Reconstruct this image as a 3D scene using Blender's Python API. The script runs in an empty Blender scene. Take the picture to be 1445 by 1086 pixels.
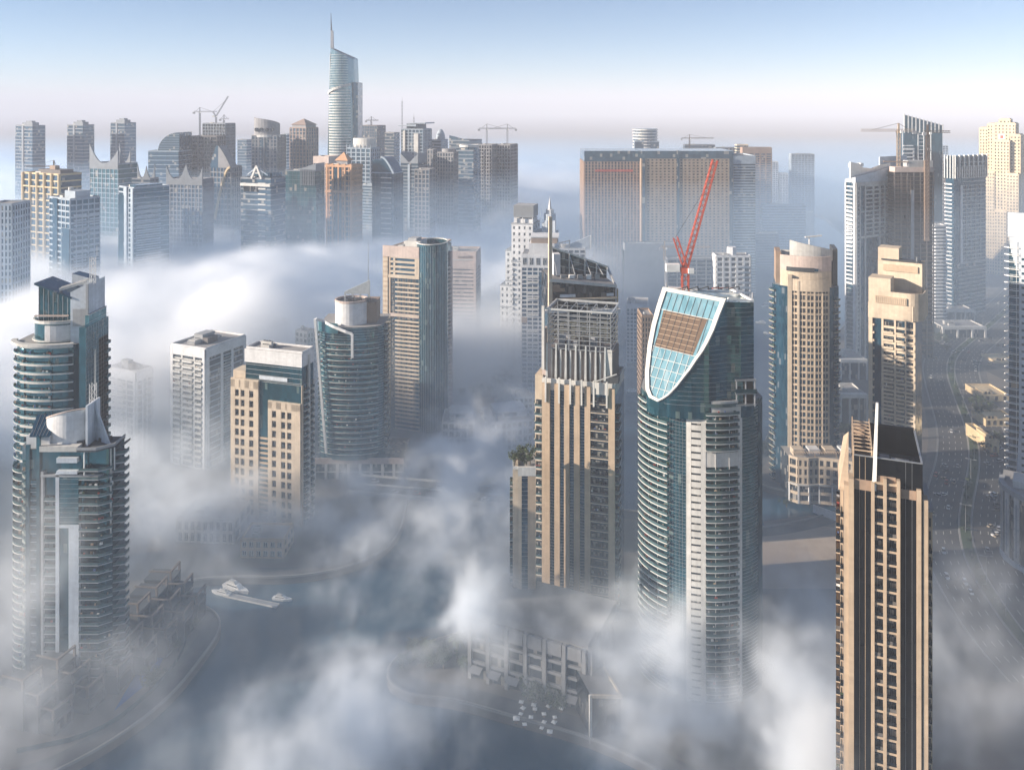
import bpy, bmesh, math, random
from mathutils import Vector, Matrix
R = math.radians
sc = bpy.context.scene
COL = sc.collection
random.seed(7)
# ---------------------------------------------------------------- camera, sky, sun, exposure
F, HC, YH, CX = 1200.0, 225.0, 150.0, 722.5     # focal length in photo pixels, camera height, horizon row, centre column
cam = bpy.data.cameras.new('camera'); co = bpy.data.objects.new('camera', cam); COL.objects.link(co)
co.location = (0, 0, HC); co.rotation_euler = (R(90), 0, 0)
cam.sensor_width = 36; cam.lens = 36 * F / 1445; cam.shift_y = -(543 - YH) / 1445
cam.clip_start = 1; cam.clip_end = 80000
sc.camera = co
SUN_EL, SUN_AZ = R(17), R(-98)                  # azimuth clockwise from the view direction
w = bpy.data.worlds.new('World'); sc.world = w; w.use_nodes = True
nt = w.node_tree; nt.nodes.clear()
wo = nt.nodes.new('ShaderNodeOutputWorld'); wb = nt.nodes.new('ShaderNodeBackground'); ws = nt.nodes.new('ShaderNodeTexSky')
ws.sky_type = 'NISHITA'; ws.sun_disc = False; ws.sun_elevation = SUN_EL; ws.sun_rotation = SUN_AZ
ws.air_density = 1.0; ws.dust_density = 0.1; ws.ozone_density = 2.2; ws.altitude = 4000
wb.inputs[1].default_value = 0.054
nt.links.new(ws.outputs[0], wb.inputs[0]); nt.links.new(wb.outputs[0], wo.inputs[0])
sl = bpy.data.lights.new('sun', 'SUN'); so = bpy.data.objects.new('sun', sl); COL.objects.link(so)
sl.energy = 5.0; sl.angle = R(0.5); sl.color = (1, 0.865, 0.72)
sd = Vector((math.sin(SUN_AZ) * math.cos(SUN_EL), math.cos(SUN_AZ) * math.cos(SUN_EL), math.sin(SUN_EL)))
so.rotation_euler = sd.to_track_quat('Z', 'Y').to_euler(); so.location = sd * 500 + Vector((0, 0, 300))
sc.view_settings.view_transform = 'Standard'; sc.view_settings.look = 'None'
sc.view_settings.exposure = 1.38; sc.view_settings.gamma = 1.0
cy = sc.cycles
cy.max_bounces = 22; cy.volume_bounces = 20; cy.diffuse_bounces = 2; cy.glossy_bounces = 3; cy.transmission_bounces = 4
cy.volume_step_rate = 2.0; cy.volume_max_steps = 256; cy.use_denoising = True
cy.sample_clamp_indirect = 4.0
# ---------------------------------------------------------------- pixel <-> world
GZ = 3.0                                         # quay level above the water
def X(px, D): return (px - CX) * D / F
def Z(py, D): return HC - (py - YH) * D / F
def at(px, py, D): return (X(px, D), D, Z(py, D))
def G(px, py, z=GZ):
    D = F * (HC - z) / (py - YH); return (X(px, D), D)
# ---------------------------------------------------------------- materials
_M = {}
def nodes_mat(name):
    m = bpy.data.materials.new(name); m.use_nodes = True
    t = m.node_tree; return m, t, t.nodes['Principled BSDF']
def N(t, ty, **kw):
    n = t.nodes.new(ty)
    for k, v in kw.items(): setattr(n, k, v)
    return n
def _coord(t, scale=(1, 1, 1)):
    c = N(t, 'ShaderNodeTexCoord'); mp = N(t, 'ShaderNodeMapping'); mp.inputs['Scale'].default_value = scale
    t.links.new(c.outputs['Object'], mp.inputs['Vector']); return mp.outputs[0]
def stone(name, col, rough=.8, var=.16, panel=True, metallic=0.0, streak=.12):
    """painted render, stone or concrete: cloudy tone, rain streaks, faint cladding panels"""
    if name in _M: return _M[name]
    m, t, p = nodes_mat(name); L = t.links.new
    p.inputs['Roughness'].default_value = rough; p.inputs['Metallic'].default_value = metallic
    n1 = N(t, 'ShaderNodeTexNoise'); n1.inputs['Scale'].default_value = .12; n1.inputs['Detail'].default_value = 5; L(_coord(t), n1.inputs['Vector'])
    n2 = N(t, 'ShaderNodeTexNoise'); n2.inputs['Scale'].default_value = 1.0; n2.inputs['Detail'].default_value = 3; L(_coord(t, (1.1, 1.1, .06)), n2.inputs['Vector'])
    a = N(t, 'ShaderNodeMapRange'); L(n1.outputs[0], a.inputs[0]); a.inputs[1].default_value = .3; a.inputs[2].default_value = .7; a.inputs[3].default_value = 1 - var; a.inputs[4].default_value = 1 + var * .6
    b = N(t, 'ShaderNodeMapRange'); L(n2.outputs[0], b.inputs[0]); b.inputs[1].default_value = .35; b.inputs[2].default_value = .65; b.inputs[3].default_value = 1 - streak; b.inputs[4].default_value = 1.0
    mu = N(t, 'ShaderNodeMath', operation='MULTIPLY'); L(a.outputs[0], mu.inputs[0]); L(b.outputs[0], mu.inputs[1])
    f = mu.outputs[0]
    if panel:
        s = N(t, 'ShaderNodeVectorMath', operation='FLOOR'); L(_coord(t, (1 / 1.6, 1 / 1.6, 1 / 1.1)), s.inputs[0])
        wn = N(t, 'ShaderNodeTexWhiteNoise'); L(s.outputs[0], wn.inputs['Vector'])
        c = N(t, 'ShaderNodeMapRange'); L(wn.outputs['Value'], c.inputs[0]); c.inputs[3].default_value = .93; c.inputs[4].default_value = 1.04
        m2 = N(t, 'ShaderNodeMath', operation='MULTIPLY'); L(f, m2.inputs[0]); L(c.outputs[0], m2.inputs[1]); f = m2.outputs[0]
    mx = N(t, 'ShaderNodeVectorMath', operation='SCALE'); mx.inputs[0].default_value = col; L(f, mx.inputs['Scale'])
    L(mx.outputs[0], p.inputs['Base Color'])
    _M[name] = m; return m
def glass(name, col, col2=None, metal=.55, rough=.07, cell=(1.5, 1.5, 3.5), blind=.10, wob=.05, blind_col=(.32, .30, .27)):
    """coated tower glazing: every pane its own tint, tilt and gloss, some with blinds drawn"""
    if name in _M: return _M[name]
    col2 = col2 or tuple(c * 1.8 for c in col)
    m, t, p = nodes_mat(name); L = t.links.new
    v = _coord(t, tuple(1 / c for c in cell))
    s = N(t, 'ShaderNodeVectorMath', operation='FLOOR'); L(v, s.inputs[0])
    oi = N(t, 'ShaderNodeObjectInfo'); om = N(t, 'ShaderNodeMath', operation='MULTIPLY'); L(oi.outputs['Random'], om.inputs[0]); om.inputs[1].default_value = 97.0
    oa = N(t, 'ShaderNodeVectorMath', operation='ADD'); L(s.outputs[0], oa.inputs[0]); L(om.outputs[0], oa.inputs[1])
    wn = N(t, 'ShaderNodeTexWhiteNoise'); L(oa.outputs[0], wn.inputs['Vector'])
    mx = N(t, 'ShaderNodeMix', data_type='RGBA'); mx.inputs[6].default_value = (*col, 1); mx.inputs[7].default_value = (*col2, 1); L(wn.outputs['Value'], mx.inputs[0])
    gt = N(t, 'ShaderNodeMath', operation='GREATER_THAN'); L(wn.outputs['Value'], gt.inputs[0]); gt.inputs[1].default_value = 1 - blind
    m3 = N(t, 'ShaderNodeMix', data_type='RGBA'); L(gt.outputs[0], m3.inputs[0]); L(mx.outputs[2], m3.inputs[6]); m3.inputs[7].default_value = (*blind_col, 1)
    L(m3.outputs[2], p.inputs['Base Color'])
    me = N(t, 'ShaderNodeMapRange'); L(gt.outputs[0], me.inputs[0]); me.inputs[3].default_value = metal; me.inputs[4].default_value = metal * .25; L(me.outputs[0], p.inputs['Metallic'])
    ro = N(t, 'ShaderNodeMapRange'); L(wn.outputs['Color'], ro.inputs[0]); ro.inputs[3].default_value = rough; ro.inputs[4].default_value = rough * 2.4; L(ro.outputs[0], p.inputs['Roughness'])
    g = N(t, 'ShaderNodeNewGeometry')
    sb = N(t, 'ShaderNodeVectorMath', operation='SUBTRACT'); L(wn.outputs['Color'], sb.inputs[0]); sb.inputs[1].default_value = (.5, .5, .5)
    scl = N(t, 'ShaderNodeVectorMath', operation='SCALE'); L(sb.outputs[0], scl.inputs[0]); scl.inputs['Scale'].default_value = wob
    ad = N(t, 'ShaderNodeVectorMath', operation='ADD'); L(g.outputs['Normal'], ad.inputs[0]); L(scl.outputs[0], ad.inputs[1])
    nm = N(t, 'ShaderNodeVectorMath', operation='NORMALIZE'); L(ad.outputs[0], nm.inputs[0]); L(nm.outputs[0], p.inputs['Normal'])
    p.inputs['IOR'].default_value = 1.6
    _M[name] = m; return m
def plain(name, col, rough=.6, metallic=0.0):
    if name in _M: return _M[name]
    m, t, p = nodes_mat(name); L = t.links.new
    n1 = N(t, 'ShaderNodeTexNoise'); n1.inputs['Scale'].default_value = .6; n1.inputs['Detail'].default_value = 4; L(_coord(t), n1.inputs['Vector'])
    a = N(t, 'ShaderNodeMapRange'); L(n1.outputs[0], a.inputs[0]); a.inputs[1].default_value = .3; a.inputs[2].default_value = .7; a.inputs[3].default_value = .86; a.inputs[4].default_value = 1.08
    mx = N(t, 'ShaderNodeVectorMath', operation='SCALE'); mx.inputs[0].default_value = col; L(a.outputs[0], mx.inputs['Scale'])
    L(mx.outputs[0], p.inputs['Base Color']); p.inputs['Roughness'].default_value = rough; p.inputs['Metallic'].default_value = metallic
    _M[name] = m; return m
BEIGE = stone('beige_stone', (.50, .40, .29)); BEIGE_L = stone('light_beige_stone', (.54, .445, .335)); TAN = stone('tan_stone', (.44, .33, .23))
YST = stone('warm_tan_stone', (.43, .33, .235)); WHITE = stone('white_render', (.64, .64, .64), streak=.08); OFFWHITE = stone('offwhite_render', (.55, .54, .51)); GREY = stone('grey_concrete', (.34, .35, .36)); PALEBLUE = stone('pale_panel', (.52, .57, .62))
PINK = stone('pinkish_render', (.52, .42, .37)); BROWN = stone('brown_stone', (.30, .21, .15)); ORANGE = stone('orange_stone', (.50, .28, .15)); DARKC = stone('dark_concrete', (.14, .125, .12)); SAND = stone('sandy_render', (.60, .46, .27))
ROOFM = stone('roof_felt', (.30, .29, .28), panel=False); DKROOF = stone('dark_roof', (.07, .08, .09), panel=False)
TEAL = glass('teal_glass', (.015, .085, .118), (.034, .150, .198), blind=.04, metal=.72, blind_col=(.10, .15, .15)); TEAL_L = glass('light_teal_glass', (.04, .16, .20), (.08, .24, .29), blind=.08, blind_col=(.16, .22, .22))
BLUEG = glass('blue_glass', (.012, .065, .115), (.028, .115, .18), blind=.05, metal=.6, blind_col=(.12, .15, .18)); DARKG = glass('dark_glass', (.012, .018, .024), (.03, .04, .05), blind=.10, blind_col=(.14, .13, .12))
BLACKG = glass('black_glass', (.003, .004, .006), (.007, .009, .012), blind=.0, metal=.1, rough=.05); BLACKG.node_tree.nodes['Principled BSDF'].inputs['IOR'].default_value = 1.25
SKYG = glass('sky_blue_glass', (.07, .165, .215), (.12, .25, .31), blind=.0, metal=0.0, rough=.34, cell=(1.7, 1.7, 4.2), wob=.05); SKYG.node_tree.nodes['Principled BSDF'].inputs['Specular IOR Level'].default_value = .07
GREYG = glass('grey_glass', (.05, .065, .08), (.10, .125, .14), blind=.14)
RAIL = glass('rail_glass', (.045, .10, .11), (.09, .15, .155), blind=.0, metal=.4, rough=.12, cell=(2.2, 2.2, 9))
PANE = glass('window_pane', (.014, .026, .036), (.06, .08, .095), blind=.26, blind_col=(.24, .225, .20), wob=.06, cell=(.9, .9, 1.9))
METAL = plain('grey_metal', (.35, .36, .37), .4, .6); DKMETAL = plain('dark_metal', (.05, .055, .06), .5, .3); SILVER = plain('silver_metal', (.62, .62, .60), .35, .5); WPAINT = plain('white_paint', (.78, .77, .74), .5)
REDP = plain('red_paint', (.52, .10, .06), .5); YELP = plain('yellow_paint', (.45, .27, .08), .5); BROWNM = plain('rusty_brown', (.085, .052, .032), .8); GREYP = plain('grey_paint', (.3, .31, .33), .6)
RUBBER = plain('rubber', (.02, .02, .02), .9)
# ---------------------------------------------------------------- mesh helpers
class MB:
    def __init__(s): s.v = []; s.f = []; s.mi = []; s.mats = []
    def slot(s, m):
        if m not in s.mats: s.mats.append(m)
        return s.mats.index(m)
    def face(s, idx, m): s.f.append(idx); s.mi.append(s.slot(m))
    def poly(s, pts, m):
        b = len(s.v); s.v += [tuple(p) for p in pts]; s.face(tuple(range(b, b + len(pts))), m)
    def hexa(s, p, m):        # p: four bottom points counter-clockwise, then four top
        b = len(s.v); s.v += [tuple(q) for q in p]
        for q in ((3, 2, 1, 0), (4, 5, 6, 7), (0, 1, 5, 4), (1, 2, 6, 5), (2, 3, 7, 6), (3, 0, 4, 7)): s.face(tuple(b + i for i in q), m)
    def box(s, x0, x1, y0, y1, z0, z1, m):
        s.hexa([(x0, y0, z0), (x1, y0, z0), (x1, y1, z0), (x0, y1, z0), (x0, y0, z1), (x1, y0, z1), (x1, y1, z1), (x0, y1, z1)], m)
    def bar(s, p, q, wd, m, h=None):
        p, q = Vector(p), Vector(q); d = (q - p)
        if d.length < 1e-6: return
        d.normalize(); up = Vector((0, 0, 1)) if abs(d.z) < .95 else Vector((0, 1, 0))
        a = d.cross(up).normalized() * wd / 2; c = a.cross(d).normalized() * (h or wd) / 2
        s.hexa([p - a - c, p + a - c, q + a - c, q - a - c, p - a + c, p + a + c, q + a + c, q - a + c], m)
    def prism(s, poly, z0, z1, m, cap=None, poly2=None):
        n = len(poly); b = len(s.v); p2 = poly2 or poly
        z0s = z0 if isinstance(z0, (list, tuple)) else [z0] * n; z1s = z1 if isinstance(z1, (list, tuple)) else [z1] * n
        s.v += [(x, y, z) for (x, y), z in zip(poly, z0s)] + [(x, y, z) for (x, y), z in zip(p2, z1s)]
        for i in range(n):
            j = (i + 1) % n; s.face((b + i, b + j, b + n + j, b + n + i), m)
        s.face(tuple(b + n + i for i in range(n)), cap or m); s.face(tuple(b + i for i in reversed(range(n))), m)
    def tube(s, p, q, r0, r1, m, n=8):
        p, q = Vector(p), Vector(q); d = (q - p).normalized(); up = Vector((0, 0, 1)) if abs(d.z) < .95 else Vector((0, 1, 0))
        a = d.cross(up).normalized(); c = a.cross(d).normalized(); b = len(s.v)
        for o, r in ((p, r0), (q, r1)):
            for i in range(n):
                t = 2 * math.pi * i / n; s.v.append(tuple(o + a * (r * math.cos(t)) + c * (r * math.sin(t))))
        for i in range(n):
            j = (i + 1) % n; s.face((b + i, b + j, b + n + j, b + n + i), m)
        s.face(tuple(b + n + i for i in range(n)), m); s.face(tuple(b + i for i in reversed(range(n))), m)
    def strip(s, path, d0, d1, z0, z1, m):
        """solid band along a plan path, from outward offset d0 to d1"""
        o = offset(path, d1); i_ = offset(path, d0)
        for k in range(len(path) - 1):
            s.hexa([(*o[k], z0), (*o[k + 1], z0), (*i_[k + 1], z0), (*i_[k], z0), (*o[k], z1), (*o[k + 1], z1), (*i_[k + 1], z1), (*i_[k], z1)], m)
    def mesh(s, name):
        me = bpy.data.meshes.new(name); me.from_pydata(s.v, [], s.f)
        for m in s.mats: me.materials.append(m)
        if len(s.mats) > 1: me.polygons.foreach_set('material_index', s.mi)
        me.update(); return me
    def build(s, name, parent=None, loc=None, label=None):
        if not s.f: return None
        ob = bpy.data.objects.new(name, s.mesh(name)); COL.objects.link(ob)
        if parent: ob.parent = parent
        if loc: ob.location = loc
        if label: ob['label'] = label
        return ob
    def add(s, me, M):
        b = len(s.v); s.v += [tuple(M @ v.co) for v in me.vertices]
        for p in me.polygons: s.face(tuple(b + i for i in p.vertices), me.materials[p.material_index])
def offset(path, d):
    """offset a plan path to its right-hand (outer) side"""
    if d == 0: return list(path)
    out = []; n = len(path)
    for k in range(n):
        ns = []
        for a, b in ((k - 1, k), (k, k + 1)):
            if 0 <= a and b < n:
                dx, dy = path[b][0] - path[a][0], path[b][1] - path[a][1]; l = math.hypot(dx, dy) or 1; ns.append((dy / l, -dx / l))
        nx = sum(q[0] for q in ns); ny = sum(q[1] for q in ns); l2 = (nx * nx + ny * ny) or 1
        f = d * len(ns) / l2 if len(ns) == 1 else 2 * d / l2
        out.append((path[k][0] + nx * f, path[k][1] + ny * f))
    return out
def arc(cx, cy, rx, ry, a0, a1, n):
    return [(cx + rx * math.cos(R(a0 + (a1 - a0) * i / n)), cy + ry * math.sin(R(a0 + (a1 - a0) * i / n))) for i in range(n + 1)]
def tag(o, label, cat, group=None, kind=None):
    if label: o['label'] = label
    if cat: o['category'] = cat
    if group: o['group'] = group
    if kind: o['kind'] = kind
    return o
def empty(name, loc=(0, 0, 0), rz=0.0):
    o = bpy.data.objects.new(name, None); o.empty_display_size = 2; COL.objects.link(o); o.location = loc; o.rotation_euler = (0, 0, rz); return o
class Face:
    """a vertical facade plane: origin, along, outward"""
    def __init__(s, o, u): s.o = Vector((o[0], o[1], 0)); s.u = Vector((u[0], u[1], 0)).normalized(); s.n = Vector((s.u.y, -s.u.x, 0))
    def p(s, u, d, z): return s.o + s.u * u + s.n * d + Vector((0, 0, z))
    def box(s, mb, u0, u1, d0, d1, z0, z1, m):
        mb.hexa([s.p(u0, d1, z0), s.p(u1, d1, z0), s.p(u1, d0, z0), s.p(u0, d0, z0), s.p(u0, d1, z1), s.p(u1, d1, z1), s.p(u1, d0, z1), s.p(u0, d0, z1)], m)
    def M(s, u, d, z):
        q = s.p(u, d, z); return Matrix(((s.u.x, -s.n.x, 0, q.x), (s.u.y, -s.n.y, 0, q.y), (0, 0, 1, q.z), (0, 0, 0, 1)))   # local x along, local -y outward
_bal = {}
def balcony_mesh(wd, pr, rail, slab, h=1.1, side=True):
    k = (round(wd, 2), round(pr, 2), rail.name, slab.name, h)
    if k in _bal: return _bal[k]
    b = MB(); b.box(0, wd, -pr, 0, -.32, 0, slab); b.box(0, wd, -pr + .02, -pr + .14, 0.002, h, rail)
    if side:
        b.box(0.02, .14, -pr + .142, 0, 0.002, h, rail); b.box(wd - .14, wd - .02, -pr + .142, 0, 0.002, h, rail)
    _bal[k] = b.mesh('balcony'); return _bal[k]
_win = {}
def window_mesh(wd, h, frame=None, mull=1, sill=None):
    frame = frame or WPAINT
    k = (round(wd, 2), round(h, 2), frame.name, mull, sill and sill.name)
    if k in _win: return _win[k]
    b = MB(); t = .09
    b.box(0, wd, -.05, -.002, 0, h, PANE)
    b.box(0, wd, -.12, -.052, h - t, h, frame); b.box(0, wd, -.12, -.052, 0, t, frame); b.box(0, t, -.12, -.052, t, h - t, frame); b.box(wd - t, wd, -.12, -.052, t, h - t, frame)
    for i in range(mull):
        x = wd * (i + 1) / (mull + 1); b.box(x - t / 2, x + t / 2, -.12, -.052, t, h - t, frame)
    if sill: b.box(-.1, wd + .1, -.45, 0, -.2, -.002, sill)
    _win[k] = b.mesh('window'); return _win[k]
PLURAL = {'balcony': 'lower_balconies', 'window': 'lower_windows', 'fin': 'lower_fins'}
_cl = random.Random(21); CLUT = [WPAINT, DKMETAL, BROWNM, plain('plant_green', (.03, .06, .02), .9), plain('cloth_red', (.25, .04, .03), .9), plain('cloth_blue', (.05, .09, .22), .9), TAN, GREYP, BROWN]
OWNER = {'drum_rim': 'roof_drum', 'drum_deck': 'glass_drum', 'screen_frame': 'roof_screen', 'unglazed_panel': 'sloping_glazing', 'sloping_mullions': 'sloping_glazing', 'coping': 'roof_screen', 'mullion_frame': 'glazed_core', 'roof_edge': 'glass_box', 'parapet': 'roof', 'lift_house': 'roof', 'lettering': 'facade_frame', 'podium_frame': 'podium'}
class Bld:
    """one building: Empty at the left end of its front face, x along the front, y into depth, z up from the ground"""
    def __init__(s, name, label, l, c, r, D, a=0.0, dep=None, cat='tower', group=None, base=GZ, cap=100):
        s.a = R(a); s.cap = cap; s.D = D; s.base = base
        Cx, Cy = X(c, D), D; ca, sa = math.cos(s.a), math.sin(s.a); k = (l - CX) / F
        s.w = (Cx - k * Cy) / (ca + k * sa)
        k2 = (r - CX) / F
        s.d = dep if dep else (k2 * Cy - Cx) / (sa - k2 * ca)
        s.O = Vector((Cx - s.w * ca, Cy + s.w * sa, base)); s.ux = Vector((ca, -sa, 0)); s.uy = Vector((sa, ca, 0))
        s.root = empty(name, s.O, -s.a); tag(s.root, label, cat, group); s.reps = {}; s.made = {}; s.cl = MB()
        s.A = Face((0, 0), (1, 0)); s.B = Face((s.w, 0), (0, 1)); s.L = Face((0, s.d), (0, -1)); s.K = Face((s.w, s.d), (-1, 0))
    def u(s, px):            # column on the front face
        k = (px - CX) / F; return (k * s.O.y - s.O.x) / (s.ux.x - k * s.ux.y)
    def v(s, px):            # column on the right face
        q = s.O + s.ux * s.w; k = (px - CX) / F; return (k * q.y - q.x) / (s.uy.x - k * s.uy.y)
    def z(s, py, D=None): return Z(py, D or s.D) - s.base
    def rep(s, kind, me, M): s.reps.setdefault(kind, []).append((me, M))
    def part(s, name, mb, label=None):
        up = s.made.get(OWNER.get(name)); o = mb.build(name, up or s.root, None, label)
        if o is not None: s.made[name] = o
        return o
    def core(s, h, m, inset=0.0, x0=None, x1=None, y0=None, y1=None, name='glazed_core', z0=-1.0, cap=None):
        b = MB(); x0 = inset if x0 is None else x0; x1 = s.w - inset if x1 is None else x1; y0 = inset if y0 is None else y0; y1 = s.d - inset if y1 is None else y1
        b.prism([(x0, y0), (x1, y0), (x1, y1), (x0, y1)], z0, h, m, cap or ROOFM); return s.part(name, b)
    def grid(s, mb, f, u0, u1, z0, z1, nb, nf, m, pw=.5, sh=1.0, d=.35, d2=None, ends=True, sm=None):
        """piers and spandrels standing proud of the glazing; nb bays, nf floors"""
        d2 = d if d2 is None else d2; fh = (z1 - z0) / nf; bw = (u1 - u0) / nb
        for i in range(nb + 1):
            if not ends and i in (0, nb): continue
            x = u0 + i * bw; a, c = max(u0, x - pw / 2), min(u1, x + pw / 2)
            f.box(mb, a, c, .01, d, z0, z1, m)
        for j in range(nf + 1):
            z = z0 + j * fh; a, c = max(z0, z - sh / 2), min(z1, z + sh / 2)
            f.box(mb, u0, u1, .01, d2 - .004, a, c, sm or m)
    def windows(s, f, u0, u1, z0, z1, nb, nf, wf=.6, hf=.55, frame=None, mull=1, sill=None, d=0.0, skip=None):
        fh = (z1 - z0) / nf; bw = (u1 - u0) / nb; me = window_mesh(bw * wf, fh * hf, frame, mull, sill)
        for j in range(nf):
            for i in range(nb):
                if skip and skip(i, j): continue
                s.rep('window', me, f.M(u0 + bw * (i + (1 - wf) / 2), d, z0 + fh * (j + (1 - hf) / 2)))
    def balconies(s, f, u0, u1, z0, z1, nf, pr=1.5, rail=None, slab=None, h=1.1, d=0.0, skip=None, lift=0.0):
        me = balcony_mesh(u1 - u0, pr, rail or RAIL, slab or OFFWHITE, h); fh = (z1 - z0) / nf
        for j in range(nf):
            if skip and skip(j): continue
            s.rep('balcony', me, f.M(u0, d, z0 + fh * j + lift)); s.clutter([tuple(f.p(u0 + .5, d + pr * .5, 0))[:2], tuple(f.p(u1 - .5, d + pr * .5, 0))[:2]], z0 + fh * j + lift, pr)
    def curve_balconies(s, path, z0, z1, nf, pr=1.5, rail=None, slab=None, h=1.1, inner=0.0, skip=None):
        b = MB(); b.strip(path, inner, pr, -.32, 0, slab or OFFWHITE); b.strip(path, pr - .14, pr - .02, .002, h, rail or RAIL); me = b.mesh('balcony'); fh = (z1 - z0) / nf
        for j in range(nf):
            if skip and skip(j): continue
            s.rep('balcony', me, Matrix.Translation((0, 0, z0 + fh * j))); s.clutter(offset(path, (pr + inner) * .55), z0 + fh * j, pr)
    def clutter(s, path, z, pr):
        """chairs, plants, racks and boxes left out on the balconies"""
        if s.D > 560 or pr < .8: return
        for a, c in zip(path, path[1:]):
            ln = math.hypot(c[0] - a[0], c[1] - a[1])
            for k in range(int(ln / 2.2) + 1):
                if _cl.random() < .42:
                    t = _cl.random(); x, y = a[0] + (c[0] - a[0]) * t, a[1] + (c[1] - a[1]) * t; w_, h_ = _cl.uniform(.15, .5), _cl.uniform(.5, 1.5)
                    s.cl.box(x - w_, x + w_, y - w_ * .7, y + w_ * .7, z + .003, z + h_, _cl.choice(CLUT))
    def roof(s, poly, z, m=None, ph=1.2, units=3, seed=0, pm=None, t=.35, plant=True):
        """roof deck with a parapet and roof plant"""
        b = MB(); b.prism(poly, z, z + .15, ROOFM); o = s.part('roof', b)
        p = MB(); p.strip(list(poly) + [poly[0]], -t, .02, z - .05, z + ph, pm or m or OFFWHITE); s.part('parapet', p)
        if units:
            rnd = random.Random(seed + len(poly)); xs = [q[0] for q in poly]; ys = [q[1] for q in poly]; x0, x1, y0, y1 = min(xs), max(xs), min(ys), max(ys)
            for i in range(units):
                ww, dd, hh = rnd.uniform(.12, .25) * (x1 - x0), rnd.uniform(.12, .28) * (y1 - y0), rnd.uniform(1.2, 3.2)
                xx, yy = x0 + (x1 - x0) * rnd.uniform(.15, .62), y0 + (y1 - y0) * rnd.uniform(.15, .62)
                q = MB(); q.box(0, ww, 0, dd, 0, hh, rnd.choice((GREY, OFFWHITE, METAL)))
                for k in range(3): q.tube((ww * (.25 + .25 * k), dd / 2, hh + .002), (ww * (.25 + .25 * k), dd / 2, hh + .35), ww * .09, ww * .09, DKMETAL, 8)
                q.build('roof_plant', o, (xx, yy, z + .152 + i * .004))
    def finish(s):
        if s.cl.f: s.cl.build('balcony_furniture', s.root)['kind'] = 'stuff'
        for kind, lst in s.reps.items():
            lst.sort(key=lambda t: -t[1].translation.z)
            for me, M in lst[:s.cap]:
                o = bpy.data.objects.new(kind, me); COL.objects.link(o); o.parent = s.root; o.matrix_basis = M
            if len(lst) > s.cap:
                b = MB()
                for me, M in lst[s.cap:]: b.add(me, M)
                b.build(PLURAL.get(kind, 'lower_' + kind), s.root)['kind'] = 'stuff'
        return s
def rect(x0, x1, y0, y1): return [(x0, y0), (x1, y0), (x1, y1), (x0, y1)]
def lattice(mb, p, q, wd, m, bay=None, t=.18, n=4):
    """lattice mast or jib from p to q"""
    p, q = Vector(p), Vector(q); d = (q - p); ln = d.length; d.normalize(); up = Vector((0, 0, 1)) if abs(d.z) < .9 else Vector((0, 1, 0))
    a = d.cross(up).normalized() * wd / 2; c = a.cross(d).normalized() * wd / 2; k = max(2, int(ln / (bay or wd * 1.3)))
    cs = [a + c, a - c, -a - c, -a + c]
    for o in cs: mb.bar(p + o, q + o, t, m)
    for i in range(k):
        s0, s1 = p + d * ln * i / k, p + d * ln * (i + 1) / k
        for j in range(4):
            e, f = cs[j], cs[(j + 1) % 4]
            mb.bar(s0 + e, s1 + f, t * .6, m)
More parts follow.
